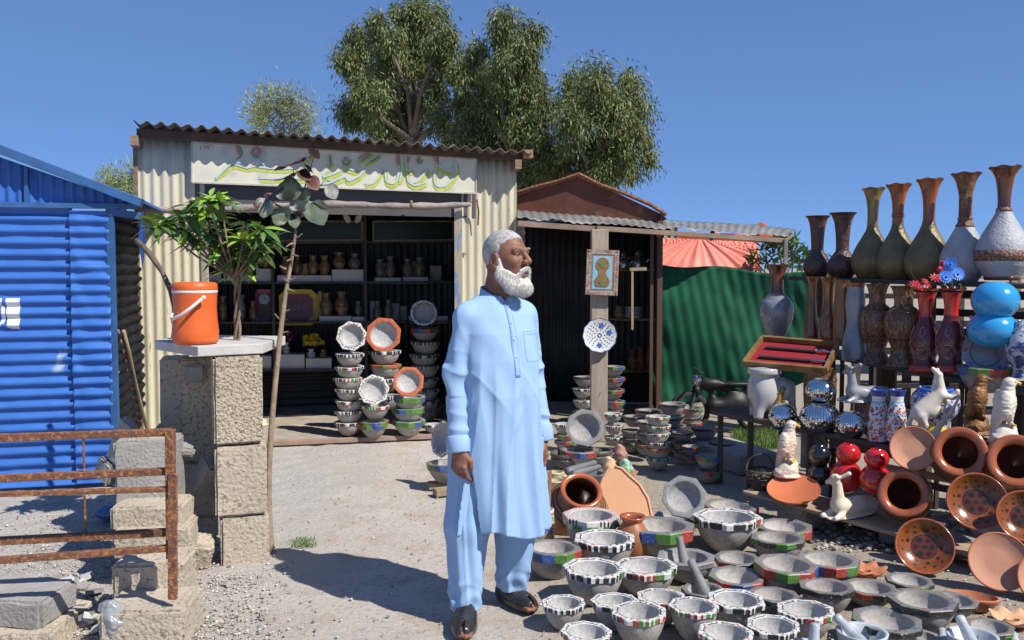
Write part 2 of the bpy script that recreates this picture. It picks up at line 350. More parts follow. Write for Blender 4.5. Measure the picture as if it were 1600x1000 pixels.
# roof sheet, waves seen at the eave
rl = SP(208, 190, .25); rr_ = SP(832, 238, .235); RU = (rr_ - rl)
v_, f_ = corr(rl, RU, (SN * -1 + ZV * -.06), RU.length, 2.5, pitch=.105, amp=.017, nv=8, dent=.006)
ro = npmesh('roof', v_, f_, mat('roof_iron', (.15, .125, .095), (.075, .06, .05), rough=.8, scale=4, lo=.35, hi=.65, speck=(.34, .30, .26), sscale=9, slo=.58, shi=.7), parent=shop, smooth=True)
md = ro.modifiers.new('s', 'SOLIDIFY'); md.thickness = .006
mb = MB(); mb.beam(SP(214, 208, .10), SP(828, 246, .09), .05, .075); mb.build('eave_beam', mat('eave_wood', (.12, .075, .05), (.07, .045, .03), rough=.9, scale=4, bump=.4), shop, bevel=.004)
for u in (.02, SL - .03): mb = MB(); mb.beam(SX(u, roofz(u) - .05, .2), SX(u, roofz(u) - .12, -2.1), .06, .08); mb.build('rafter', mwood, shop)
mb = MB(); mb.box(SP(825, 241, .16), (.09, .09, .07)); mb.build('rafter', mat('cut_wood', (.45, .27, .14), (.3, .18, .1), scale=20), shop)
# door jambs, corner post
mj = mat('blue_scratched_wood', (.42, .36, .26), (.16, .27, .42), rough=.8, scale=5, stretch=(3, 3, 1), lo=.5, hi=.6)
mb = MB(); mb.beam(SX(u718, 0, .012), SX(u718, SP(716, 318).z, .012), .05, .07, up=(1, 0, 0)); mb.build('door_jamb', mj, shop)
ul = (SP(320, 400) - SA).dot(SU); mb = MB(); mb.beam(SX(ul, 0, .0), SX(ul, SP(320, 318).z, .0), .05, .045, up=(1, 0, 0)); mb.build('door_jamb', mj, shop)
mb = MB(); mb.beam(SX(0, 0, .03), SX(0, zl, .03), .02, .03, up=(1, 0, 0)); mb.build('corner_strip', mwood, shop)
# nail washers on the panels
for (a, b) in ((265, 0), (806 - 5, 258), (726, 396), (294, 388), (224, 385), (795, 470), (765, 600)):
    if b: mb = MB(); mb.lathe([(.016, 0), (.014, .006), (.004, .009)], 12, M=SN.to_track_quat('Z', 'Y').to_matrix(), o=SP(a, b, .012)); mb.build('washer', mgalv, shop)
# rolled curtain hanging below the sign
mroll = mat('dusty_cloth_roll', (.36, .31, .27), (.20, .17, .16), rough=.95, scale=5, bump=.6, bscale=25, bdist=.02)
pts = []; rad = []
for i in range(41):
    t = i / 40; p = SP(lerp(222, 735, t), 0 if 0 else lerp(327, 318, t) + 3 * math.sin(t * 9), .10); pts.append(p); rad.append(.028 + .005 * math.sin(i * 1.7) + .004 * math.sin(i * .6))
rc = thing('rolled_curtain', 'dusty rolled cloth shutter tied across the top of the shop opening', 'curtain', pts[0])
mb = MB(); mb.tube(pts, rad, 12); mb.build('cloth_roll', mroll, rc, smooth=True)
for t in (.28, .55, .82):
    mb = MB(); q = SP(lerp(222, 735, t), lerp(327, 318, t), .10); mb.lathe([(.036, -.01), (.038, 0), (.036, .01)], 12, M=SU.to_track_quat('Z', 'Y').to_matrix(), o=q); mb.build('tie', mwood, rc)
mb = MB(); mb.tube([SP(735, 316, .1), SP(745, 312, .1), SP(748, 330, .08), SP(747, 352, .06)], .008, 6); mb.build('hanging_end', mrust, rc)
# floor slab and sill
mslab = mat('worn_concrete', (.42, .36, .29), (.30, .25, .20), rough=.9, scale=4, bump=.4, bscale=60)
mb = MB(); mb.slab([SX(.1, .045, .03), SX(SL - .4, .045, .03), SX(SL - .4, .045, -1.97), SX(.1, .045, -1.97)], .2, ZV); struct(mb.build('shop_floor', mslab))
mb = MB(); mb.beam(SX(.85, .03, .06), SX(SL - .5, .03, .07), .05, .04); mb.build('sill_board', mat('sill_wood', (.36, .24, .19), (.25, .17, .13), scale=6, rough=.9), shop, bevel=.004)
# ---- sign ----
SGa, SGb, SGc, SGd = SP(300, 222, .07), SP(744, 249, .07), SP(744, 302, .07), SP(300, 285, .07)
sign = thing('shop_sign', 'long pale shop sign hand painted with flowing Urdu lettering in green and blue', 'sign', SGd)
mb = MB(); mb.slab([SGd, SGc, SGb, SGa], .03, SN)
mb.build('board', mat('sign_paint', (.66, .63, .50), (.58, .56, .45), rough=.6, scale=3, speck=(.45, .47, .40), sscale=7, slo=.55, shi=.7), sign, bevel=.003)
mb = MB()
for a, b in ((SGa, SGb), (SGd, SGc)): mb.beam(a + SN * .004, b + SN * .004, .012, .014)
for a, b in ((SGa, SGd), (SGb, SGc)): mb.beam(a + SN * .004, b + SN * .004, .012, .012, up=(1, 0, 0))
mb.build('edge_trim', mat('sign_trim', (.52, .52, .46), (.4, .38, .33), scale=12), sign)
def sg(x, y, o=.001):   # position on the board as seen in the lettering study (1600 x 409)
    p = SP(290 + x / 3.404, 210 + y / 3.404, .07); return p + SN * o
def stroke(mb, pts, wd, o):
    ps = []; n = len(pts); S = 7
    def pt(i): return Vector(pts[max(0, min(n - 1, i))])
    for i in range(n - 1):
        for k in range(S):
            t = k / S; p0, p1, p2, p3 = pt(i - 1), pt(i), pt(i + 1), pt(i + 2)
            ps.append(.5 * ((2 * p1) + (p2 - p0) * t + (2 * p0 - 5 * p1 + 4 * p2 - p3) * t * t + (3 * p1 - p0 - 3 * p2 + p3) * t ** 3))
    ps.append(pt(n - 1)); vs = []
    for i, q in enumerate(ps):
        d = (ps[min(i + 1, len(ps) - 1)] - ps[max(i - 1, 0)]); d.normalize(); nrm = Vector((-d.y, d.x)); t = i / (len(ps) - 1)
        ww = wd * (.55 + .45 * math.sin(math.pi * min(1, max(0, t))) ** .5) / 2
        vs += [sg(q.x + nrm.x * ww, q.y + nrm.y * ww, o), sg(q.x - nrm.x * ww, q.y - nrm.y * ww, o)]
    mb.add(vs, [(2 * i, 2 * i + 1, 2 * i + 3, 2 * i + 2) for i in range(len(ps) - 1)])
LET = [[(160, 240), (205, 205), (250, 170), (300, 178), (330, 190)], [(330, 190), (370, 180), (440, 188), (520, 192), (600, 188)], [(395, 242), (460, 245), (540, 240), (620, 246), (700, 250)],
       [(620, 165), (660, 130), (700, 95)], [(760, 110), (762, 165), (785, 150)], [(770, 200), (745, 215), (740, 235), (800, 215), (835, 200)], [(760, 250), (800, 255), (850, 235), (870, 255), (920, 235), (960, 200)],
       [(835, 125), (850, 155), (875, 150)], [(880, 130), (850, 175), (900, 200), (925, 190)], [(915, 150), (960, 125), (1000, 100)], [(955, 160), (1010, 130), (1040, 110)], [(955, 268), (1000, 270), (1040, 215), (1060, 190), (1075, 260), (1120, 262), (1140, 180), (1135, 110)],
       [(1150, 110), (1155, 190), (1140, 262)], [(1175, 115), (1180, 200), (1210, 190)], [(1200, 270), (1240, 255), (1285, 200), (1280, 185)], [(1180, 215), (1190, 260), (1230, 280), (1285, 262)], [(1330, 110), (1335, 175), (1325, 240), (1345, 285), (1395, 275), (1445, 210), (1440, 150)],
       [(1345, 175), (1380, 195), (1420, 205)]]
mlime = mat('lime_paint', (.40, .46, .05), (.50, .54, .15), rough=.6, scale=30); mblue = mat('pale_blue_paint', (.40, .56, .60), (.52, .60, .58), rough=.6, scale=30); mdg = mat('dark_green_paint', (.17, .26, .14), rough=.6)
mredp = mat('faded_red_paint', (.46, .16, .13), (.46, .24, .2), rough=.6, scale=30)
mb = MB()
for i, s in enumerate(LET): stroke(mb, [(x, y + 6) for x, y in s], 22, .0015 + .0002 * i)
mb.build('lettering', mlime, sign)
mb = MB()
for i, s in enumerate(LET): stroke(mb, [(x - 4, y - 9) for x, y in s], 9, .006 + .0002 * i)
for i, s in enumerate([[(160, 240), (210, 185), (260, 150), (330, 160)], [(640, 235), (740, 262), (820, 235)], [(1350, 180), (1370, 150), (1420, 150), (1435, 180), (1390, 195)], [(300, 150), (360, 130), (420, 160)]]): stroke(mb, s, 10, .0105 + .0002 * i)
mb.build('lettering', mblue, sign)
mb = MB()
for i, s in enumerate([[(285, 60), (300, 95), (290, 120), (270, 130)], [(345, 95), (375, 122), (400, 95)], [(770, 110), (772, 160)], [(835, 140), (855, 165), (875, 140)], [(930, 145), (985, 105)], [(980, 150), (1035, 115)], [(1130, 112), (1135, 165)], [(1225, 130), (1240, 155), (1262, 140)], [(1340, 110), (1342, 160)]]): stroke(mb, s, 10, .012 + .0002 * i)
mb.build('lettering', mdg, sign)
mb = MB()
for i, s in enumerate([[(272, 55), (285, 105)], [(355, 90), (378, 70), (395, 95), (372, 110), (355, 92)], [(650, 130), (705, 85)], [(920, 130), (975, 95)], [(1125, 105), (1128, 160)], [(1185, 120), (1182, 150)], [(1238, 120), (1243, 142)], [(1325, 105), (1330, 145)], [(845, 120), (860, 145)],
                       [(82, 60), (80, 85)], [(95, 52), (105, 75), (122, 60), (122, 82)], [(128, 55), (140, 62)], [(1470, 130), (1480, 120), (1492, 128)], [(1500, 115), (1505, 130), (1518, 122)]]): stroke(mb, s, 15 if i < 9 else 4, .0145 + .0002 * i)
mb.build('lettering', mredp, sign)
# ---- shelving inside ----
SO = -1.5
shf = thing('wall_shelving', 'dark steel shelving across the back of the gift shop', 'shelves', SX(.6, 0.045, SO))
def IX(px, py, off=SO): return SP(px, py, off)
mshelf = mat('shelf_steel', (.09, .085, .08), (.06, .055, .05), rough=.6, scale=5, metal=.2)
for yy in (378, 441, 503, 577):
    a = IX(300, yy); b = IX(718, yy - 2); a2 = a - SN * .42; b2 = b - SN * .42
    mb = MB(); mb.slab([a, b, b2, a2], .022, ZV); mb.build('shelf', mshelf, shf)
for xx in (305, 428, 572, 713):
    for dd in (0, -.4):
        a = IX(xx, 500); mb = MB(); mb.beam((a.x, a.y, .05) if not dd else tuple(Vector((a.x, a.y, .05)) + SN * dd), tuple(Vector((a.x, a.y, 2.15)) + SN * dd), .03, .03, up=(1, 0, 0)); mb.build('upright', mshelf, shf)
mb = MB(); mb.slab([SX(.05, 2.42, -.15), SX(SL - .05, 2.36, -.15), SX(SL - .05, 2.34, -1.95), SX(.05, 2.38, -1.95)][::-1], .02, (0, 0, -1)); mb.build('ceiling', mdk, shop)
# two dark green boards under the ceiling
mboard = mat('dark_green_board', (.008, .028, .025), rough=.35)
for (x0, x1, lab) in ((436, 566, 'dark green framed board high on the shop wall, left one'), (583, 708, 'dark green framed board high on the shop wall, right one behind the bowls')):
    a, b, c, d = IX(x0, 376), IX(x1, 375), IX(x1, 346), IX(x0, 346)
    t = thing('framed_board', lab, 'board', a); mb = MB(); mb.slab([a, b, c, d], .01, SN); mb.build('panel', mboard, t)
    mb = MB()
    for p, q in ((a, b), (b, c), (c, d), (d, a)): mb.beam(p + SN * .004, q + SN * .004, .015, .018, up=SN)
    mb.build('frame', mat('pale_frame', (.33, .26, .15), (.2, .15, .1), scale=10), t)
mb = MB()
for s_ in (-1, 1):
    M = Matrix.Rotation(s_ * .5, 3, 'Y'); vs = [IX(551 + s_ * 9, 341, -1.3) + M @ Vector((.03 * math.cos(k / 12 * 6.28), 0, .055 * math.sin(k / 12 * 6.28))) for k in range(12)]; mb.slab(vs, .01, SN)
tag(mb.build('paper_wings', mat('white_paper', (.7, .68, .62))), 'pair of small white paper wings pinned above the green boards', 'decoration')
# ---- goods on the shelves ----
mwhite = mat('white_box', (.66, .66, .64), (.55, .55, .54), rough=.7, scale=6)
mgold = mat('amber_glaze', (.20, .11, .04), (.08, .05, .03), rough=.3, scale=20, coat=.4)
def shelf_box(x0, x1, y0, y1, lab, m=None, dep=.22, off=SO - .03, name='display_box', cat='box', grp='white boxes on the shop shelves'):
    a, b = IX(x0, y1, off), IX(x1, y1, off); c, d = IX(x1, y0, off), IX(x0, y0, off); t = MB(); t.slab([a, b, c, d], dep, SN)
    o = t.build(name, m or mwhite, bevel=.003); return tag(o, lab, cat, grp)
for q in ((323, 345, 428, 440, 'white box at the left end of the top goods shelf in the shop'), (349, 395, 428, 440, 'low white box behind the leafy plant on the top goods shelf'),
          (400, 427, 420, 440, 'white box left of the dark upright on the top goods shelf'), (433, 518, 430, 441, 'long low white box right of the sapling on the top goods shelf'),
          (519, 568, 421, 441, 'taller white box under two jars on the top goods shelf'), (586, 627, 434, 443, 'low white box under the left dim vase pair on the top goods shelf'),
          (630, 669, 433, 443, 'low white box under the right dim vase pair on the top goods shelf'), (499, 549, 494, 505, 'low white box under the amber jars on the middle shelf'),
          (551, 570, 495, 505, 'short white box beside the upright on the middle shelf'), (640, 700, 494, 505, 'white box behind the tall bowl stack on the middle shelf'),
          (399, 424, 556, 577, 'white box just right of the concrete slab on the bottom shelf'), (434, 476, 554, 577, 'large white box right of the sapling on the bottom shelf'), (478, 518, 560, 577, 'white box left of the bowl stacks on the bottom shelf')):
    shelf_box(*q)
for i_, (x0, x1, y0, y1, c_, l_) in enumerate(((470, 482, 412, 430, (.5, .3, .08), 'small amber packet between vases on the long low white box'), (588, 602, 411, 433, (.35, .30, .27), 'pale packet in the upper right shelf bay'), (640, 652, 408, 433, (.4, .06, .05), 'red and white packet in the upper right shelf bay'), (497, 503, 455, 494, (.45, .30, .1), 'thin gold packet left of the amber jars'), (578, 586, 470, 503, (.3, .33, .36), 'pale blue packet in the middle right bay'), (612, 624, 474, 503, (.32, .32, .32), 'pale grey packet in the middle right bay'), (626, 636, 478, 503, (.36, .3, .22), 'tan packet in the middle right bay'), (355, 372, 545, 577, (.06, .16, .4), 'blue packet low behind the plant stem'), (380, 396, 548, 577, (.45, .05, .12), 'pink packet low behind the slab end'), (330, 343, 470, 503, (.36, .18, .08), 'brown packet behind the orange cooler'), (672, 690, 415, 441, (.38, .34, .3), 'pale packet at the right end of the top goods shelf'))):
    shelf_box(x0, x1, y0, y1, l_, mat('packet_%d' % i_ if 0 else 'packet_' + 'abcdefghijk'[i_], c_, tuple(v * .6 for v in c_), rough=.4, scale=14), dep=.06, off=SO - .12, name='packet', cat='packet', grp='coloured packets on the shop shelves')
def jar(px, pyb, pyt, hw, lab, m, off=SO - .1, cat='vase', name='jar', grp=None, col=None):
    b = IX(px, pyb, off); t = IX(px, pyt, off); H = t.z - b.z; r = hw * b.y / FP
    th = thing(name, lab, cat, b, group=grp); mb = MB(); prof = [(0, 0), (.55 * r, 0), (.6 * r, .03 * H), (.95 * r, .3 * H), (r, .45 * H), (.85 * r, .62 * H), (.5 * r, .74 * H), (.48 * r, .82 * H), (.75 * r, .97 * H), (.7 * r, 1.0 * H), (.5 * r, .98 * H), (.4 * r, .8 * H)]
    mb.lathe(prof, 20, o=b); mb.build('body', m, th, smooth=True)
    mb = MB(); mb.lathe([(.64 * r, .1 * H), (.72 * r, .12 * H), (.70 * r, .16 * H)], 20, o=b); mb.lathe([(.99 * r, .36 * H), (1.05 * r, .4 * H), (1.0 * r, .44 * H)], 20, o=b); mb.build('band', mgold, th, smooth=True); return th
mam = mat('dim_amber_vase', (.17, .10, .045), (.30, .20, .1), rough=.3, scale=25, coat=.3); mgl = mat('smoky_glass', (.12, .12, .11), (.22, .2, .18), rough=.15, scale=30)
for i, (x, yb, yt, hw, m, s) in enumerate([(372, 428, 398, 8, mam, 'small amber vase behind the plant leaves on the top goods shelf'), (415, 420, 392, 8, mam, 'amber vase on the box left of the dark upright'), (446, 430, 400, 9, mam, 'dim amber vase right of the sapling trunk'), (465, 430, 398, 9, mgold, 'second dim amber vase right of the sapling trunk'),
        (489, 430, 399, 9, mam, 'brown banded vase above the long low white box'), (507, 430, 399, 9, mam, 'brown banded vase at the right end of the long low white box'), (530, 421, 394, 10, mam, 'round amber jar on the taller white box, left one'), (554, 421, 396, 10, mgl, 'pale glass jar on the taller white box, right one'),
        (594, 434, 405, 8, mgl, 'dim glass vase left of the upper right shelf bay'), (610, 434, 400, 9, mgl, 'tall dim glass vase in the upper right shelf bay'), (637, 433, 404, 9, mgl, 'dim patterned vase in the middle of the upper right shelf bay'), (656, 433, 402, 9, mgl, 'dim patterned vase by the right end of the upper shelf'),
        (510, 494, 457, 10, mam, 'large amber jar on the middle shelf, left of its pair'), (534, 494, 455, 11, mam, 'large amber jar on the middle shelf, right of its pair'), (560, 494, 470, 6, mgl, 'slim glass next to the amber jar pair'), (590, 503, 470, 7, mgl, 'dim glass vase low in the right bay'), (607, 503, 468, 7, mgl, 'second dim glass vase low in the right bay'), (348, 503, 462, 7, mam, 'carved wooden stand vase behind the plant stem'), (378, 503, 460, 6, mgl, 'dark glass vase behind the plant stem'), (395, 503, 470, 6, mam, 'small brown vase by the pink clock'),
        (346, 577, 540, 8, mgl, 'dark vase low behind the orange cooler'), (447, 554, 535, 6, mwhite, 'small pale cup on the large white box'), (486, 560, 545, 7, mwhite, 'white pot holding the yellow flowers'), (505, 560, 546, 6, mam, 'small gold cup beside the yellow flowers')]):
    jar(x, yb, yt, hw, s, m)
# wall clock in a pink case, yellow octagonal picture
def framed(px0, py0, px1, py1, lab, mf, mi, off=SO - .2, cut=.25, cat='picture', name='framed_picture', bw=.12, extra=None):
    c = (IX(px0, py1, off) + IX(px1, py0, off)) / 2; w_ = (IX(px1, py0, off) - IX(px0, py0, off)).dot(SU) / 2; h_ = (IX(px0, py0, off).z - IX(px0, py1, off).z) / 2
    th = thing(name, lab, cat, c - ZV * h_); 
    def octo(k, o): return [c + SU * (x * w_ * k) + ZV * (y * h_ * k) + SN * o for x, y in ((-1 + cut, -1), (1 - cut, -1), (1, -1 + cut), (1, 1 - cut), (1 - cut, 1), (-1 + cut, 1), (-1, 1 - cut), (-1, -1 + cut))]
    mb = MB(); A, B, D = octo(1, .03), octo(1 - bw * 2, .02), octo(1, -.01); k = 8
    mb.add(A + B + D, [(i, (i + 1) % k, (i + 1) % k + k, i + k) for i in range(k)] + [(i + 16, (i + 1) % k + 16, (i + 1) % k, i) for i in range(k)]); mb.build('frame', mf, th)
    mb = MB(); mb.slab(octo(1 - bw * 2, .012), .01, SN); mb.build('face', mi, th); return th, c, w_, h_
mpink = mat('pink_plastic', (.30, .03, .09), rough=.3); myel = mat('yellow_paint', (.75, .5, .03), (.6, .4, .03), rough=.4, scale=12)
th, c, w_, h_ = framed(399, 452, 427, 505, 'dark red wall clock with a white dial on the middle shelf behind the sapling', mpink, mat('clock_case', (.03, .012, .02), rough=.3), cat='clock', name='clock')
mb = MB(); mb.lathe([(0, .002), (w_ * .55, .002), (w_ * .6, 0)], 24, M=SN.to_track_quat('Z', 'Y').to_matrix(), o=c + ZV * h_ * .42 + SN * .02); mb.build('dial', mat('clock_dial', (.45, .5, .6), rough=.4), th)
mb = MB(); cc = c + ZV * h_ * .42 + SN * .026; mb.beam(cc, cc + ZV * w_ * .45, .006, .003); mb.beam(cc, cc + SU * w_ * .3, .006, .003); mb.build('hands', mat('black_paint', (.02, .02, .02), rough=.5), th)
th, c, w_, h_ = framed(436, 452, 497, 508, 'yellow octagonal framed picture with coloured writing on the middle shelf', myel, mat('picture_face', (.03, .05, .09), (.25, .03, .05), rough=.3, scale=9), cut=.35, bw=.13)
mb = MB(); 
for k in range(9):
    x = -.35 + .09 * k; mb.beam(c + SU * (w_ * x) + ZV * (h_ * random.uniform(-.3, 0)) + SN * .024, c + SU * (w_ * (x + .12)) + ZV * (h_ * random.uniform(.1, .35)) + SN * .024, .008, .003)
mb.build('writing', mat('pink_writing', (.6, .35, .4), rough=.5), th)
# flowers
def bouquet(px, py, w_, lab, m, n=60, off=SO - .15, base=None):
    c = IX(px, py, off); th = thing('flower_bunch', lab, 'flowers', c - ZV * .06); mb = MB()
    for _ in range(n):
        d = Vector(rng.normal(size=3)); d.normalize(); p = c + Vector((d.x * w_, d.y * w_ * .7, abs(d.z) * w_ * .9)) * random.uniform(.4, 1)
        q = Euler((random.uniform(0, 6), random.uniform(0, 6), 0)).to_matrix(); s_ = random.uniform(.012, .022)
        for k in range(5): a = k * 1.257; mb.add([p, p + q @ Vector((math.cos(a - .5) * s_, math.sin(a - .5) * s_, .004)), p + q @ Vector((math.cos(a) * s_ * 1.3, math.sin(a) * s_ * 1.3, .006)), p + q @ Vector((math.cos(a + .5) * s_, math.sin(a + .5) * s_, .004))], [(0, 1, 2, 3)])
    mb.build('blooms', m, th); mb = MB()
    for k in range(9): mb.tube([c - ZV * .06, c + Vector(rng.normal(size=3) * w_ * .4)], .003, 4)
    mb.build('stems', mat('stem_green', (.06, .14, .04)), th); return th
bouquet(489, 538, .13, 'bunch of yellow flowers on the bottom shelf of the shop', myel, 90)
bouquet(420, 535, .08, 'pink flowers behind the sapling trunk on the bottom shelf', mpink, 40); bouquet(448, 530, .09, 'dark pink flowers left of the yellow flowers', mpink, 40)
# hat and sandal on the floor
tt = G(406, 664, .05); th = thing('straw_hat', 'small pale hat lying on the shop floor behind the pillar', 'hat', tt); mb = MB(); mb.lathe([(.09, .0), (.10, .01), (.065, .012), (.06, .05), (.03, .065), (0, .067)], 20, o=tt); mb.build('crown', mat('straw', (.6, .52, .36), rough=.8), th, smooth=True)
# ================= soapstone bowls =================
mbowl = mat('soapstone', attr=True, rough=.78, scale=14, c2=(.66, .62, .58), lo=.4, hi=.7, speck=(.50, .47, .44), sscale=75, slo=.57, shi=.63, bump=.5, bscale=90, bdist=.006)
mrim = mat('painted_rim', attr=True, rough=.42, scale=10, c2=(.72, .70, .66), lo=.45, hi=.75, bump=.12, bscale=60, speck=(.34, .32, .30), sscale=34, slo=.62, shi=.68)
W_, K_, RD, GN, BL, CH, ORG, GY, PK = (.66, .66, .64), (.035, .035, .035), (.38, .055, .035), (.09, .23, .045), (.04, .09, .28), (.12, .11, .105), (.55, .13, .04), (.26, .24, .22), (.55, .36, .34)
def R8(t, n=8): a = math.pi / n; return math.cos(a) / math.cos((t % (2 * a)) - a)
BM = {}
def bowl_data(style, H, seed=0):
    key = (style, round(H, 2), seed)
    if key in BM: return BM[key]
    r_ = random.Random(hash((seed, H, len(style))) & 0xffff); r_.seed(seed * 7 + int(H * 100) + sum(map(ord, style)))
    n = 96; bt = .095 if style in ('bw', 'gr', 'plain', 'orange', 'dark', 'round') else .15
    if style == 'pink': bt = .17
    oc = lambda w_: (lambda t: (1 - w_) + w_ * R8(t) * 1.02)
    def ring(mb_rings): pass
    def mk(rings, cf, name, m):
        vs = []; fs = []; cs = []
        for i, (r, z, o8) in enumerate(rings):
            for k in range(n):
                t = 2 * math.pi * k / n; q = r * oc(o8)(t); vs.append((q * math.cos(t), q * math.sin(t), z))
        for i in range(len(rings) - 1):
            for k in range(n): fs.append((i * n + k, i * n + (k + 1) % n, (i + 1) * n + (k + 1) % n, (i + 1) * n + k)); cs.append(cf(i, k))
        me = bpy.data.meshes.new(name); me.from_pydata(vs, [], fs); me.polygons.foreach_set('use_smooth', [True] * len(fs)); setcol(me, cs); me.materials.append(m); me.set_sharp_from_angle(angle=R(38)); return me
    g = {'dark': (.29, .275, .26), 'rgb': (.33, .31, .29)}.get(style, (.40, .38, .355)); o8 = 0 if style == 'round' else 1
    if style == 'plain': g = (.25, .25, .25)
    if style == 'pot': g = (.085, .075, .07)
    inn = tuple(min(.46, x * 1.3) for x in g)
    body = [(0.0, .015, 0), (.20, .0, 0), (.225, .004, 0), (.30, .18 * H, 0), (.385, .42 * H, 0), (.435, .66 * H, 0), (.455, H - bt - .005, o8 * .6)]
    inner = [(.355, H - .012, 0), (.345, H * .8, 0), (.31, .6 * H, 0), (.24, .42 * H, 0), (.13, .33 * H, 0), (0.0, .31 * H, 0)]
    if style == 'pot': body = [(0, .01, 0), (.28, 0, 0), (.36, .08 * H, 0), (.46, .38 * H, 0), (.49, .62 * H, 0), (.455, H - .13, 0)]; inner = [(.42, H - .01, 0), (.43, H * .6, 0), (.3, .2 * H, 0), (0, .15 * H, 0)]; bt = .12
    b1 = mk(body, lambda i, k: g, 'body', mbowl); b2 = mk(inner, lambda i, k: inn, 'hollow', mbowl)
    if style == 'pot': rim = [(.455, H - .13, 0), (.50, H - .10, 0), (.505, H - .03, 0), (.485, H, 0), (.44, H, 0), (.42, H - .012, 0)]
    else: rim = [(.455, H - bt - .006, o8 * .6), (.488, H - bt, o8), (.493, H - bt * .55, o8), (.5, H - .014, o8), (.488, H, o8), (.45, H + .002, o8 * .7), (.40, H + .002, .2 * o8), (.37, H - .002, 0), (.355, H - .014, 0)]
    fc = [r_.random() for _ in range(8)]
    def cf(i, k):
        f = (k + 6) // 12 % 8; q = (k + 6) % 12
        if style == 'pot': return g
        if style == 'plain': return (.25, .25, .25) if i > 2 else (.21, .21, .21)
        if style in ('bw', 'gr', 'round'):
            if i <= 0: return g
            if i <= 3:
                if style == 'gr' or fc[f] > .86: acc = [GN, RD, GN, K_, RD, GN, K_, RD][f]
                else: acc = K_
                if f % 2 == 0: return W_ if k % 3 == 0 and 1 < q < 11 else acc
                return (W_ if 3 < q < 9 else acc) if fc[f] > .4 else (W_ if (q // 2) % 2 else acc)
            if i == 4: return W_ if q > 1 else (.3, .3, .3)
            if i == 5: return (RD if style == 'gr' and f % 3 == 0 else ORG) if (f % 2 == 0 and q in (5, 6)) else (K_ if (k % 4 == 1 and f % 2) else W_)
            if i == 6: return (.07, .07, .07) if (q not in (5, 6)) else W_
            return W_ if i == 7 and style == 'bw' else (.36, .35, .33)
        if style == 'rgb':
            if i <= 0: return g
            if i <= 3: return [RD, BL, RD, GN, BL, GN, RD, GN][(f + seed) % 8] if not (q in (0,) and i == 1) else CH
            return [BL, RD, GN][f % 3] if (q in (4, 5) and i == 5 and fc[f] > .35) else (.215, .20, .19)
        if style == 'dark':
            if i <= 0: return g
            if i <= 3: return RD if (f + seed) % 4 == 1 and seed % 2 else ((GN if seed % 3 == 2 and f % 3 == 0 else K_))
            return [BL, GN, RD, BL][(f + seed) % 4] if (q in (3, 4, 9) and i == 5 and fc[f] > .3) else (.19, .178, .17)
        if style == 'orange': return (BL if (q in (3, 8) and i == 5) else ((.42, .12, .04) if (k * 7 + i) % 5 == 0 else ORG)) if i > 2 else ([ORG, GN][f % 2])
        if style == 'green': return (GN if f % 3 else BL) if i <= 2 else (GN if i == 3 else (.28, .28, .27))
        if style == 'pink':
            if i <= 1: return GN if (k // 3) % 3 else W_
            if i <= 3: return K_ if k % 2 and f % 4 else W_
            return PK if (k * 5 + i) % 3 else W_
        return g
    r1 = mk(rim, cf, 'rim', mrim); BM[key] = (b1, b2, r1); return BM[key]
NB = [0]
def bowl(loc, W, style, H, lab, grp=None, seed=0, rot=None, Mx=None, name='stone_bowl', cat='bowl'):
    b1, b2, r1 = bowl_data(style, H, seed); th = thing(name, lab, cat, loc, group=grp)
    if Mx is not None: th.rotation_euler = Mx.to_euler()
    else: th.rotation_euler = (random.uniform(-.03, .03), random.uniform(-.03, .03), random.uniform(0, 6.28) if rot is None else rot)
    th.scale = (W, W, W)
    for nm, me in (('body', b1), ('hollow', b2), ('rim', r1)): meobj(nm, me, th)
    NB[0] += 1; return th
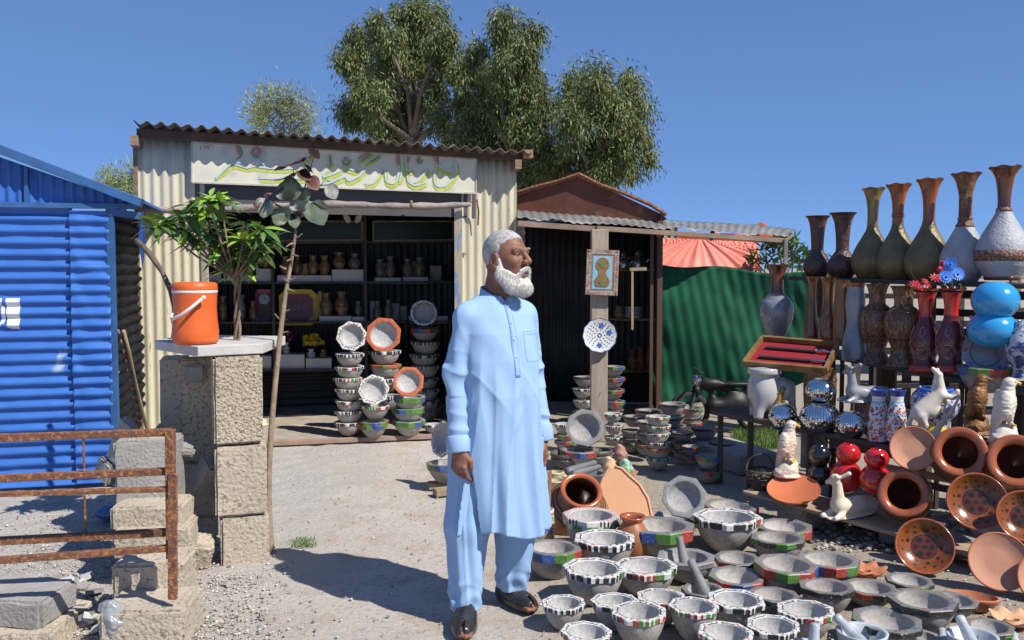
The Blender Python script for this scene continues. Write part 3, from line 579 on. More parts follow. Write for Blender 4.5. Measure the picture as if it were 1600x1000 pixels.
FORE = [ # px, py of rim centre, width px, height ratio, style, seed, label
 (923, 813, 82, .62, 'pink', 0, 'bowl with pinkish white rim and wavy green band before the big clay pot'),
 (945, 848, 90, .50, 'bw', 1, 'black and white rimmed bowl just in front of the pink rimmed one'),
 (862, 862, 86, .48, 'rgb', 1, 'plain topped bowl with blue and green band right beside the man, near his knee'),
 (927, 895, 90, .54, 'bw', 2, 'large deep grey bowl with black and white striped rim nearest the man\'s knee'),
 (1009, 891, 92, .44, 'gr', 3, 'wide pale bowl with green and red striped rim below the small clay pot'),
 (881, 947, 64, .55, 'bw', 4, 'small black and white rimmed bowl nearest the man\'s foot'),
 (961, 945, 70, .55, 'bw', 5, 'dark small bowl with black and white rim, second from the man\'s foot'),
 (999, 963, 80, .62, 'gr', 6, 'deep pale octagonal bowl with red and green striped rim at the bottom edge'),
 (915, 992, 74, .5, 'bw', 7, 'white rimmed octagonal bowl cut off by the bottom edge near the man\'s foot'),
 (1033, 938, 72, .5, 'gr', 8, 'octagonal bowl with green and red striped rim behind the deep pale one'),
 (1030, 828, 102, .42, 'rgb', 2, 'broad octagonal bowl with a tall blue and red band beside the small clay pot'),
 (1136, 815, 97, .50, 'bw', 9, 'largest tall grey bowl with white scalloped rim in front of the leaning grey octagon'),
 (1140, 795, 78, .38, 'rgb', 3, 'dark bowl with red and blue band just behind the tallest grey bowl'),
 (1225, 826, 80, .32, 'rgb', 4, 'low bowl with green, red and blue band at the far right of the bowls'),
 (1216, 846, 78, .46, 'dark', 2, 'bowl with dark green rim flecked in light green'),
 (1151, 876, 66, .42, 'dark', 1, 'small charcoal bowl with a red strip on its rim, below the tallest grey bowl'),
 (1226, 888, 88, .50, 'rgb', 5, 'bowl with broad bright green and red painted band'),
 (1150, 904, 80, .38, 'rgb', 6, 'flat charcoal octagonal bowl with blue and red edge'),
 (1208, 934, 74, .42, 'dark', 5, 'dark bowl with blue and green edged rim behind two white rimmed bowls'),
 (1149, 942, 82, .48, 'bw', 10, 'bowl with bold black and white octagonal rim in the middle of the front rows'),
 (1083, 954, 72, .64, 'gr', 11, 'tall octagonal bowl with red and green rim left of the bold black and white one'),
 (1133, 994, 80, .5, 'gr', 12, 'green and white rimmed bowl cut off by the bottom edge'),
 (1208, 982, 76, .5, 'bw', 13, 'white octagonal rimmed bowl at the bottom edge beside the green and white one'),
 (1259, 959, 82, .5, 'gr', 14, 'octagonal bowl with white, green and red rim left of the marble mortar'),
 (1293, 880, 88, .42, 'rgb', 7, 'wide dark octagonal bowl with blue and red edge left of the scalloped clay dish'),
 (1291, 922, 78, .48, 'dark', 4, 'bowl with black jagged rim and pale worn inside'),
 (1358, 921, 76, .34, 'dark', 7, 'low black bowl with one red patch on its rim'),
 (1420, 909, 66, .3, 'dark', 8, 'shallow dark bowl with green edge behind the black ones at right'),
 (1440, 944, 94, .48, 'dark', 10, 'biggest black banded bowl at the right of the front rows'),
 (1488, 940, 68, .34, 'dark', 12, 'shallow charcoal bowl between the biggest black bowl and the clay dish'),
 (1384, 973, 98, .36, 'dark', 6, 'flat octagonal charcoal bowl dotted with light blue'),
 (1546, 982, 66, .34, 'dark', 14, 'small charcoal bowl at the lower right corner'),
 (1440, 996, 50, .4, 'plain', 1, 'small plain grey bowl at the bottom edge between the marble mortars'),
]
for (cx, cy, wp, H, st, sd, lab) in FORE:
    g = G(cx, cy + .93 * H * wp * .97); dist = g.y * CT + (CAMZ) * ST
    bowl(g, wp * (dist) / FP * 1.10, st, H, lab, 'stone bowls set out on the ground', seed=sd)
# the two bowls with pestles
mst = mat('pestle_stone', (.24, .23, .22), (.17, .165, .16), rough=.7, scale=12, bump=.2)
mmarb = mat('grey_marble', (.52, .55, .58), (.26, .30, .34), rough=.45, scale=9, det=8, lo=.35, hi=.7)
def pestle(a, b, r0, r1, lab, m=mst):
    a, b = Vector(a), Vector(b); th = thing('pestle', lab, 'pestle', b); mb = MB(); d = (b - a); pts = [a + d * t for t in (0, .02, .06, .2, .5, .8, .95, .99, 1)]
    mb.tube(pts, [r0 * .4, r0 * .8, r0, r0 * .95, (r0 + r1) / 2, r1, r1 * .95, r1 * .6, r1 * .2], 16); mb.build('shaft', m, th, smooth=True); return th
for (cx, cy, wp, H, sd, lab, pa, pb) in ((1071, 872, 92, .40, 1, 'grey octagonal stone mortar holding the upper pestle', (1061, 838), (1071, 884)), (1099, 922, 68, .42, 2, 'small reddish grey stone mortar holding the lower pestle', (1078, 874), (1107, 926))):
    g = G(cx, cy + .93 * H * wp * .97); dist = g.y * CT + CAMZ * ST; Wm = wp * dist / FP; bowl(g, Wm, 'plain' if sd == 1 else 'dark', H, lab, seed=sd * 5, cat='mortar', name='stone_mortar')
    b = g + Vector((0.0 if sd == 1 else .02, 0, H * Wm * .45)); a = P(pa[0], pa[1], b.y + (.06 if sd == 1 else .12)); pestle(a, b, .019, .026, 'grey stone pestle leaning in the ' + ('octagonal mortar' if sd == 1 else 'small reddish mortar'))
for i, (cx, cy, wp, H, pa, lab) in enumerate(((1346, 988, 78, .55, (1305, 962), 'leftmost of the pale marble mortars at the bottom edge'), (1518, 994, 76, .55, (1498, 962), 'pale marble mortar with a thick veined pestle near the lower right corner'), (1262, 1012, 66, .6, (1274, 973), 'pale marble mortar mostly below the bottom edge beside the white octagonal rim'))):
    g = G(cx, cy + .93 * H * wp); dist = g.y * CT + CAMZ * ST; Wm = wp * dist / FP; th = thing('marble_mortar', lab, 'mortar', g); mb = MB(); k = Wm
    mb.lathe([(0, .02 * k), (.3 * k, 0), (.34 * k, .03 * k), (.36 * k, .1 * k), (.44 * k, .3 * k), (.49 * k, H * k - .03 * k), (.5 * k, H * k), (.47 * k, H * k + .01 * k), (.42 * k, H * k - .02 * k), (.36 * k, .25 * k), (.2 * k, .12 * k), (0, .1 * k)], 40, o=g); mb.build('body', mmarb, th, smooth=True)
    b = g + Vector((.02, .01, H * Wm * .4)); a = P(pa[0], pa[1], b.y + .02); a = b + (a - b) * 1.0; pestle(a, b, .019, .024, ['veined marble pestle leaning left in the leftmost marble mortar', 'thick veined marble pestle leaning in the lower right mortar', 'short pale pestle standing at the bottom edge'][i], mmarb)
pestle(P(1472, 984, 3.65), G(1476, 1030), .019, .022, 'pale pestle poking up from the bottom edge beside the thick veined one', mmarb); pestle(P(1582, 990, 3.65), G(1592, 1030), .019, .022, 'pale pestle at the very lower right corner', mmarb); pestle(P(1391, 993, 3.65), G(1400, 1030), .019, .022, 'stubby pale pestle below the blue dotted bowl', mmarb)
def lean(px, py, wp, Y, dr, H, style, lab, seed=0, spin=0, grp=None, kf=1.0):
    dr = Vector(dr).normalized(); c = P(px, py, Y); W = wp * Y / FP * kf; q = dr.to_track_quat('Z', 'Y').to_matrix() @ Matrix.Rotation(spin, 3, 'Z'); return bowl(c - dr * H * W, W, style, H, lab, grp, seed=seed, Mx=q)
g0 = G(1060, 845); lean(1069, 776, 70, 5.05, (-.18, -.86, .48), .32, 'plain', 'plain grey octagonal bowl propped up on its side facing the camera', spin=.25)
bowl(G(1058, 834), .27, 'plain', .42, 'grey bowl lying under the propped up octagonal one', seed=3)
# stack helper: rims listed as rows, top to bottom
def stack(px, rows, wp, Y, place, ybase=None, z0=.03, jit=1.5):
    """rows: (py of rim, style, seed); bowls nested on each other"""
    n = len(rows); ords = ['top', 'second', 'third', 'fourth', 'fifth', 'sixth', 'seventh', 'eighth', 'ninth']
    for i, (py, st, sd) in enumerate(rows):
        W = wp * Y / FP; p = P(px + random.uniform(-jit, jit), py, Y); H = .46
        bowl((p.x, p.y, max(z0, p.z - H * W)), W, st, H, ('%s bowl of %s' % (ords[i] + ('' if i == 0 else ' from the top'), place)) if i < n - 1 else 'bottom bowl of ' + place, place_grp(place), seed=sd)
def place_grp(p): return 'bowls stacked in ' + p
ysl = 8.2
stack(545, [(552, 'bw', 1), (572, 'bw', 2), (590, 'gr', 3), (607, 'gr', 6), (625, 'gr', 8), (641, 'gr', 11), (658, 'bw', 5)], 46, 8.0, 'the leftmost tall stack on the shop sill', z0=.05)
stack(602, [(548, 'bw', 4), (569, 'orange', 1), (590, 'bw', 7)], 50, 8.2, 'the stack under the upper orange bowl', z0=.05)
bowl(P(603, 640, 8.32), .29, 'bw', .46, 'bowl hidden low behind the two orange topped stacks', seed=9)
stack(585, [(633, 'round', 9), (657, 'rgb', 1), (671, 'rgb', 5)], 46, 7.95, 'the short stack under the leaning white bowl', z0=.05)
stack(639, [(619, 'green', 1), (637, 'green', 2), (657, 'green', 3)], 52, 8.05, 'the green banded stack under the lower orange bowl', z0=.05)
stack(664, [(512, 'rgb', 6), (534, 'bw', 10), (553, 'bw', 1), (571, 'bw', 2), (590, 'bw', 4), (607, 'bw', 5), (625, 'bw', 7), (642, 'bw', 9), (659, 'bw', 13)], 46, 8.75, 'the dim rearmost stack beside the man', z0=.05)
lean(549, 525, 48, 7.95, (.05, -.95, .25), .3, 'gr', 'white and green rimmed bowl standing on edge on top of the leftmost stack', seed=3, spin=.2)
lean(599, 523, 56, 8.1, (.05, -.97, .2), .3, 'orange', 'upper orange rimmed bowl standing on edge on its stack', seed=2, spin=.3)
lean(584, 609, 49, 7.85, (.1, -.93, .3), .3, 'bw', 'white rimmed octagonal bowl leaning on the short stack', seed=1, spin=.1)
lean(638, 596, 50, 7.95, (.05, -.9, .38), .3, 'orange', 'lower orange rimmed octagonal bowl on the green banded stack', seed=3, spin=.35)
lean(662, 489, 42, 8.7, (.15, -.93, .3), .3, 'round', 'dark blue grey bowl standing on top of the dim rearmost stack', seed=3)
bowl(P(678, 678, 8.15), .2, 'bw', .46, 'small bowl at the foot of the shop stacks, partly behind the man', seed=4)
# left of the man: leaning bowl, bowl on planks
lean(689, 686, 52, 6.25, (-.75, -.62, .2), .3, 'bw', 'black and white octagonal bowl on edge half hidden behind the man\'s arm', seed=11, spin=.2, kf=1.1)
bowl(G(696, 752, .05), .27, 'rgb', .5, 'bowl with green and blue rim half hidden behind the man\'s hand', seed=8)
g = G(700, 762); 
for k, (dy, lab) in enumerate(((0, 'short weathered plank sticking out under the bowl behind the man'), (.16, 'second short plank under the bowl behind the man, nearer the camera'))):
    mb = MB(); mb.box(g + Vector((.04 + .05 * k, -dy, .025)), (.36, .09, .045), Matrix.Rotation(.2 + .2 * k, 3, 'Z')); tag(mb.build('plank', mwoodh, bevel=.003), lab, 'plank')
# grey octagon leaning on the post
lean(914, 668, 62, 6.95, (-.12, -.88, .42), .36, 'plain', 'large grey octagonal bowl with faint painted spots leaning before the wooden post', seed=21, spin=.2)
o = bowl(P(905, 698, 6.9) , .30, 'rgb', .4, 'blue rimmed bowl under the leaning octagonal one by the post', seed=9); o.location.z = .03
for (cx, cy, wp, H, lab) in ((885, 709, 50, .5, 'dark charred cooking pot nearest the man, below the leaning octagon'), (932, 705, 52, .5, 'second dark charred cooking pot, right of the first')):
    g = G(cx, cy + .93 * H * wp * .95); bowl(g, wp * (g.y * CT + CAMZ * ST) / FP, 'pot', H, lab, name='dark_pot', cat='pot')
# small stacks in the middle distance
stack(958, [(646, 'bw', 4), (664, 'bw', 7), (682, 'bw', 9)], 31, 7.35, 'the pale stack right of the wooden post', z0=0)
stack(989, [(650, 'dark', 3), (672, 'plain', 2), (684, 'dark', 9), (704, 'dark', 11)], 36, 7.5, 'the dark stack second right of the post', z0=0)
stack(1028, [(650, 'gr', 6), (664, 'gr', 3), (676, 'gr', 8), (690, 'bw', 9), (700, 'orange', 5), (714, 'bw', 4)], 40, 6.85, 'the tall tapering stack before the green net', z0=0)
stack(1009, [(658, 'dark', 5), (676, 'dark', 3), (694, 'dark', 9)], 34, 7.2, 'the dark stack left of the tall tapering one', z0=0)
stack(1050, [(630, 'dark', 3), (648, 'dark', 5), (664, 'dark', 7)], 44, 7.9, 'the dark stack by the motorcycle wheel', z0=0)
stack(1067, [(675, 'dark', 9), (689, 'dark', 1), (703, 'dark', 3)], 34, 7.1, 'the grey stack right of the tapering one', z0=0)
stack(1100, [(668, 'dark', 3), (686, 'dark', 5), (700, 'dark', 11)], 42, 7.3, 'the black stack beside the low stall table', z0=0)
stack(1080, [(697, 'rgb', 6), (712, 'rgb', 4)], 30, 6.9, 'the small painted pair left of the red and green bowls', z0=0)
stack(1107, [(712, 'rgb', 5), (735, 'rgb', 1)], 42, 6.45, 'the red and green painted pair near the basket', z0=0)
stack(883, [(662, 'bw', 4), (678, 'rgb', 3), (692, 'rgb', 5)], 34, 7.6, 'the half hidden stack just behind the man', z0=0)
stack(1048, [(652, 'dark', 13), (668, 'bw', 6), (684, 'dark', 15), (700, 'dark', 17)], 38, 7.45, 'the mixed stack between the tapering and black ones', z0=0)
stack(1128, [(690, 'dark', 19), (704, 'dark', 21)], 40, 7.1, 'the pair of black bowls nearest the kerb', z0=0)
stack(1075, [(636, 'dark', 23), (650, 'dark', 25), (662, 'dark', 27)], 46, 8.3, 'the black stack just before the motorcycle', z0=0)
stack(1012, [(640, 'dark', 29), (655, 'bw', 8)], 40, 8.1, 'the rear pair below the green net corner', z0=0)
# stacks deep inside the second shop
stack(958, [(572, 'rgb', 3), (590, 'rgb', 5), (608, 'rgb', 8), (626, 'rgb', 4), (640, 'dark', 5)], 36, 8.9, 'the dim painted stack inside the brown shop', z0=0)
stack(912, [(588, 'dark', 3), (606, 'bw', 5), (624, 'bw', 2), (640, 'green', 5)], 34, 8.9, 'the dim grey stack left of the wooden post', z0=0)
# ================= brown iron shop on the right =================
mbrown = mat('rust_sheet', (.17, .055, .033), (.10, .035, .025), rough=.75, scale=3, lo=.35, hi=.65, speck=(.28, .12, .07), sscale=7, slo=.6, shi=.72, bump=.2, bscale=20)
s2 = thing('brown_shop', 'open fronted dark shop with a rusty brown gable and a grey iron awning', 'shop', (.1, 8.4, 0))
A0, B0 = P(808, 340, 9.3), P(1035, 340, 9.0)
apx = P(905, 274, 9.15); bl = P(806, 303, 9.3); br = P(1036, 336, 9.0); bb = P(1030, 345, 9.0); ba = P(806, 345, 9.3)
# hipped rusty roof: front face leaning back, crest and flank
bk = Vector((0, 1.2, .35)); ap2 = apx + Vector((0, .5, 0))
mb = MB(); mb.slab([ba, bb, br, apx, bl], .004, (0, -1, .1)); mb.build('gable', mbrown, s2)
mb = MB(); mb.add([apx, br, br + Vector((.4, 1.6, -.05)), apx + Vector((.2, 2, 0)), bl + Vector((0, 2, 0)), bl], [(0, 1, 2, 3), (0, 3, 4, 5)]); mb.build('roof', mbrown, s2, solid=.004)
mb = MB(); mb.tube([bl + Vector((-.02, -.03, 0)), lerp(bl, apx, .3) + Vector((0, -.03, .01)), lerp(bl, apx, .65) + Vector((0, -.03, 0)), apx + Vector((0, -.03, .01)), lerp(apx, br, .25) + Vector((0, -.03, -.0)), lerp(apx, br, .55) + Vector((0, -.03, .03)), lerp(apx, br, .85) + Vector((0, -.03, .04)), br + Vector((.03, -.03, 0))], .022, 6); mb.build('ridge_cap', mrust, s2)
# walls
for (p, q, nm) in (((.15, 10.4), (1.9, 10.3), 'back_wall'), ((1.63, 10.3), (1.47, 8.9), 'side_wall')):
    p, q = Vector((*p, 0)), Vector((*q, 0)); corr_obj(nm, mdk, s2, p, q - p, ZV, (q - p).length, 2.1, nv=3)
mb = MB(); mb.beam((1.455, 8.85, 0), (1.455, 8.85, 2.02), .07, .05, up=(1, 0, 0)); mb.beam((1.38, 8.86, 0), (1.38, 8.86, 2.0), .04, .03, up=(1, 0, 0)); mb.build('corner_post', mat('dark_brown_paint', (.10, .05, .035), rough=.6), s2)
# awning
f0, f1 = P(808, 341, 8.05), P(1231, 369, 8.95); k0, k1 = P(808, 327, 9.35), P(1245, 357, 9.4)
n_ = 200; xs = np.linspace(0, 1, n_); vs = []
for j in range(9):
    t = j / 8
    for i, u in enumerate(xs):
        a = f0.lerp(f1, u); b = k0.lerp(k1, u); p = a.lerp(b, t); p.z += .006 * math.cos(u * 2 * math.pi * 34) + (.012 * math.sin(u * 40 + 3 * math.sin(u * 9)) if t == 0 else 0) + .006 * math.sin(u * 13 + t * 4); vs.append(tuple(p))
fs = [(j * n_ + i, j * n_ + i + 1, (j + 1) * n_ + i + 1, (j + 1) * n_ + i) for j in range(8) for i in range(n_ - 1)]
o = npmesh('awning', vs, fs, mat('awning_iron', (.27, .27, .26), (.16, .15, .135), rough=.55, scale=2.5, metal=.2, speck=(.26, .18, .12), sscale=8, slo=.62, shi=.7), parent=s2, smooth=True); md = o.modifiers.new('s', 'SOLIDIFY'); md.thickness = .003
mb = MB(); mb.beam(f0 + Vector((0, .03, -.045)), f0.lerp(f1, .27) + Vector((0, .03, -.05)), .04, .05); mb.beam(f0.lerp(f1, .27) + Vector((0, .0, -.045)), f1 + Vector((0, .03, -.045)), .04, .045); mb.build('awning_beam', mat('beam_wood', (.28, .20, .15), (.18, .13, .1), rough=.9, scale=6), s2, bevel=.003)
for u in (.3, .5, .7, .98): a = f0.lerp(f1, u) + Vector((0, .05, -.07)); b = k0.lerp(k1, u) + Vector((0, 0, -.07)); mb = MB(); mb.beam(a, b, .035, .04); mb.build('awning_rafter', mwood, s2)
mb = MB(); q = P(1228, 369, 8.93); mb.beam(q + ZV * -.03, (q.x, q.y, 0), .035, .035, up=(1, 0, 0)); mb.build('awning_prop', mgalv, s2)
# front post
pb = P(935, 690, 8.02); ps = thing('wooden_post', 'square pale wooden post before the brown shop carrying a framed picture and a plate', 'post', (pb.x, pb.y, 0))
mb = MB(); mb.box((pb.x, pb.y, .95), (.148, .12, 1.9)); mb.build('timber', mat('pale_post', (.46, .37, .28), (.33, .27, .21), rough=.85, scale=5, stretch=(4, 4, .6), bump=.3, bscale=40), ps, bevel=.006)

for zz in (.98, .72, .40): mb = MB(); mb.beam((pb.x - .01, pb.y - .0615, zz), (pb.x + .012, pb.y - .0615, zz + .05), .004, .003); mb.build('crack', mat('dark_crack', (.06, .045, .035)), ps)
# framed hourglass mosaic picture
c = P(941, 426, 7.9); fr = thing('mosaic_picture', 'framed mosaic picture of a brown hourglass vase on pale blue hung on the wooden post', 'picture', c - ZV * .21)
mb = MB(); Mf = Matrix.Rotation(R(2), 3, 'Y'); hw, hh = .143, .20; mo = mat('mosaic_frame', attr=True, rough=.7, scale=30)
def fb(x, y, z): return c + Mf @ Vector((x, z, y))
mb.slab([fb(-hw, -hh, 0), fb(hw, -hh, 0), fb(hw, hh, 0), fb(-hw, hh, 0)], .02, (0, -1, 0), col=(.42, .22, .16)); mb.build('backing', mo, fr)
mb = MB()
def tile(x, y, w_, h_, cl, z=-.004): mb.slab([fb(x - w_, y - h_, z), fb(x + w_, y - h_, z), fb(x + w_, y + h_, z), fb(x - w_, y + h_, z)], .004, (0, -1, 0), col=cl)
for k in range(18):
    for s_ in (-1, 1):
        y = -hh + .012 + k * (2 * hh - .024) / 17; tile(s_ * (hw - .012), y, .008, .008, random.choice([(.55, .42, .34), (.42, .25, .18), (.6, .52, .44)])); tile(s_ * (hw - .03), y * .86, .008, .008, random.choice([(.55, .50, .42), (.45, .4, .34), (.36, .30, .25)]))
for k in range(13):
    for s_ in (-1, 1):
        x = -hw + .02 + k * (2 * hw - .04) / 12; tile(x, s_ * (hh - .012), .008, .008, random.choice([(.55, .42, .34), (.42, .25, .18), (.6, .52, .44)])); tile(x * .8, s_ * (hh - .03), .008, .008, random.choice([(.55, .50, .42), (.45, .4, .34)]))
stuff(mb.build('mosaic_tile', mo, fr))
mb = MB(); mb.slab([fb(-.085, -.145, -.003), fb(.085, -.145, -.003), fb(.085, .145, -.003), fb(-.085, .145, -.003)], .003, (0, -1, 0)); mb.build('blue_ground', mat('pale_blue_ground', (.22, .46, .55), (.3, .52, .58), rough=.5, scale=30), fr)
mb = MB(); prof = [(-.125, .045), (-.11, .062), (-.07, .068), (-.04, .05), (-.01, .03), (.015, .033), (.04, .055), (.07, .062), (.10, .052), (.125, .028), (.135, .005)]
mb.slab([fb(w_, y, -.007) for y, w_ in prof] + [fb(-w_, y, -.007) for y, w_ in reversed(prof)], .004, (0, -1, 0)); mb.build('hourglass_figure', mat('brown_relief', (.34, .19, .06), (.2, .11, .04), rough=.7, scale=60, bump=.8, bscale=80), fr)
mb = MB(); 
for y in (-.08, .075): mb.slab([fb(.03 * math.cos(t) * (1 + .4 * math.sin(3 * t)), y + .03 * math.sin(t), -.010) for t in np.linspace(0, 6.0, 14)], .003, (0, -1, 0))
mb.build('green_motif', mat('motif_green', (.06, .22, .09), (.3, .14, .08), scale=50), fr)
# blue and white plate
c = P(937, 524, 7.93); pl = thing('painted_plate', 'blue and white flower patterned scalloped plate hung on the wooden post', 'plate', c)
mb = MB(); rng2 = random.Random(3)
Mp = Vector((0, -1, .08)).to_track_quat('Z', 'Y').to_matrix(); Wp, Bp, Lp = (.72, .72, .7), (.02, .035, .16), (.12, .25, .6)
def pcol(i, k): return [Wp, Bp, Wp, Bp, Wp, Lp, Bp][i % 7] if False else Wp
NS = 96
rings = [0, .012, .03, .05, .075, .10, .115, .13, .142, .148]
seeds = [(rng2.uniform(.035, .125), rng2.uniform(0, 6.28), rng2.uniform(0, 3.14)) for _ in range(0)]
pts_ = [(r, t + .18 * (j % 2)) for j, r in enumerate((.045, .068, .09, .112)) for t in np.linspace(0, 2 * math.pi, int(r * 170) + 3)[:-1]]
mb.lathe([(r, .02 * (r / .148) ** 3) for r in rings], NS, M=Mp, o=c, rf=lambda i, t, r, z: (r * (1 + (.035 * abs(math.cos(6 * t)) if r > .12 else 0)), z), cf=lambda i, k: (Lp if k % 8 < 4 else Bp) if i >= 8 else Wp); mb.build('dish', mat('china_glaze', attr=True, rough=.2, scale=20, c2=(.95, .95, .95)), pl, smooth=True)
mb = MB()
for (r, t) in pts_:
    q = Mp @ Vector((r * math.cos(t), r * math.sin(t), .02 * (r / .148) ** 3 + .0015)); ang = t + rng2.uniform(-1, 1); a, b = .0085, .0045
    mb.add([c + q + Mp @ Vector((a * math.cos(u) * math.cos(ang) - b * math.sin(u) * math.sin(ang), a * math.cos(u) * math.sin(ang) + b * math.sin(u) * math.cos(ang), 0)) for u in np.linspace(0, 6.28, 7)[:-1]], [tuple(range(6))])
mb.lathe([(.012, .002), (.02, .0025), (.02, .002)], 12, M=Mp, o=c); mb.build('painted_petals', mat('cobalt_dark', (.02, .03, .12), rough=.3), pl)
for t in (.3, 1.4, -1.6):
    mb = MB()
    for k in range(5):
        ang = t * 1.0 + .0; q = Vector((.09 * math.cos(t), .09 * math.sin(t), .0085)) + Vector((.014 * math.cos(k * 1.257), .014 * math.sin(k * 1.257), 0)); mb.add([c + Mp @ (q + Vector((.010 * math.cos(u), .010 * math.sin(u), 0))) for u in np.linspace(0, 6.28, 8)[:-1]], [tuple(range(7))])
    mb.build('blue_flower', mat('cobalt_mid', (.05, .13, .5), rough=.3), pl)
# bracket stick, kettles, dim vases inside
br_ = thing('wooden_bracket', 'thin wooden stick with a short crossbar hanging in the brown shop doorway', 'bracket', P(988, 510, 8.4))
mb = MB(); mb.beam(P(988, 420, 8.4), P(988, 515, 8.4), .022, .02, up=(1, 0, 0)); mb.beam(P(984, 421, 8.4), P(1010, 420, 8.4), .03, .03); mb.build('stick', mat('pale_stick', (.40, .30, .2), (.3, .22, .15), scale=20), br_)
ks = thing('dark_shelf', 'dark wall shelf of dim pots inside the brown shop', 'shelf', P(990, 500, 9.9))
for yy in (421, 498, 579): mb = MB(); a, b = P(945, yy, 9.9), P(1023, yy, 9.7); mb.slab([a, b, b + Vector((0, .3, 0)), a + Vector((0, .3, 0))], .02, ZV); mb.build('board', mwood, ks)
mkt = mat('steel_kettle', (.5, .5, .52), rough=.2, metal=.9)
def kettle(px, py, s, lab):
    b = P(px, py, 9.75); t = thing('kettle', lab, 'kettle', b); mb = MB(); mb.lathe([(0, 0), (.06 * s, 0), (.07 * s, .03 * s), (.055 * s, .09 * s), (.025 * s, .12 * s), (.03 * s, .14 * s), (.008 * s, .17 * s), (0, .175 * s)], 16, o=b); mb.build('body', mkt, t, smooth=True)
    mb = MB(); mb.tube([b + Vector((.05, 0, .04)) * s, b + Vector((.10, 0, .09)) * s, b + Vector((.11, 0, .14)) * s], [.012 * s, .008 * s, .006 * s], 8); mb.build('spout', mkt, t, smooth=True); mb = MB(); mb.tube([b + Vector((-.05, 0, .10)) * s, b + Vector((-.1, 0, .10)) * s, b + Vector((-.1, 0, .04)) * s, b + Vector((-.06, 0, .03)) * s], .006 * s, 6); mb.build('handle', mkt, t, smooth=True)
kettle(975, 420, 1.1, 'small shiny kettle on the dim shelf, left one'); kettle(998, 420, 1.2, 'small shiny kettle on the dim shelf, right one')
def dimjar(px, pb_, pt, hw, m, lab, Y=9.75):
    b = P(px, pb_, Y); H = P(px, pt, Y).z - b.z; r = hw * Y / FP; t = thing('jar', lab, 'jar', b); mb = MB(); mb.lathe([(0, 0), (.6 * r, 0), (.95 * r, .3 * H), (r, .5 * H), (.6 * r, .8 * H), (.55 * r, .9 * H), (.8 * r, H), (.6 * r, .98 * H)], 18, o=b); mb.build('body', m, t, smooth=True)
    mb = MB(); mb.lathe([(r * .98, .42 * H), (r * 1.06, .47 * H), (r * .99, .53 * H)], 18, o=b); mb.build('band', mgold, t, smooth=True)
dimjar(968, 497, 478, 9, mam, 'amber jar on the dim middle shelf of the brown shop'); dimjar(989, 579, 545, 8, mbrown, 'brown vase on the low dim shelf, left one'); dimjar(1001, 579, 541, 8, mbrown, 'brown vase on the low dim shelf, middle one'); dimjar(1015, 579, 540, 8, mbrown, 'brown vase on the low dim shelf, right one')
pb_ = thing('plate_pile', 'small pile of white plates on the dim middle shelf of the brown shop', 'plates', P(990, 497, 9.7))
for k in range(6): mb = MB(); mb.lathe([(0, 0), (.04, 0), (.1, .02), (.1, .024), (.04, .006), (0, .006)], 20, o=P(990, 497, 9.75) + ZV * .02 * k); mb.build('plate', mwhite, pb_, smooth=True)
# ---- green shade net and red sheet ----
def cloth(name, m, fn, nu, nv, parent=None, thick=.003):
    vs = [tuple(fn(i / nu, j / nv)) for i in range(nu + 1) for j in range(nv + 1)]
    fs = [(i * (nv + 1) + j, (i + 1) * (nv + 1) + j, (i + 1) * (nv + 1) + j + 1, i * (nv + 1) + j + 1) for i in range(nu) for j in range(nv)]
    o = npmesh(name, vs, fs, m, parent=parent, smooth=True)
    if thick: md = o.modifiers.new('s', 'SOLIDIFY'); md.thickness = thick
    return o
mnet = mat('green_net', (.008, .105, .050), (.006, .066, .034), rough=.75, scale=3, lo=.4, hi=.6, bump=.25, bscale=130, spec=.3)
def netf(u, v):
    top = P(lerp(1026, 1265, u), lerp(412, 428, u) + 3 * math.sin(u * 11), lerp(9.0, 8.6, u)); bot = P(lerp(1017, 1265, u), lerp(628, 588, max(0, (u - .3) / .7) ** 2) + 5 * math.sin(u * 9), lerp(8.9, 8.5, u))
    p = bot.lerp(top, v); p.y += .006 * math.sin(u * 22 + 3 * math.sin(v * 6) + 2 * math.sin(u * 9)) * (1 - .6 * v) + .004 * math.sin(v * 26 + 4 * math.sin(u * 14)) * math.sin(u * 7 + 1) + .03 * math.sin(v * 6 + u * 5) + .004 * math.sin(u * 90 + v * 17); return p
nt_ = cloth('shade_net', mnet, netf, 120, 40); tag(nt_, 'dark green shade net hung as a wall right of the brown shop', 'netting')
mred = mat('red_tarpaulin', (.70, .17, .12), (.76, .27, .21), rough=.6, scale=3, bump=.2, bscale=18)
def redf(u, v):
    top = P(lerp(1030, 1185, u), lerp(371, 378, u), lerp(10.0, 9.9, u)); bot = P(lerp(1027, 1192, u), lerp(428, 436, u), lerp(9.75, 9.6, u)); p = bot.lerp(top, v)
    ph = (u - .42) / (1.15 - v) ; p.z += .03 * math.sin(math.pi * v); p.y += .012 * math.sin(ph * 22) + .008 * math.sin(ph * 51 + 2) + .05 * v; return p
tag(cloth('red_sheet', mred, redf, 140, 30), 'faded red tarpaulin stretched above the green net', 'tarpaulin')
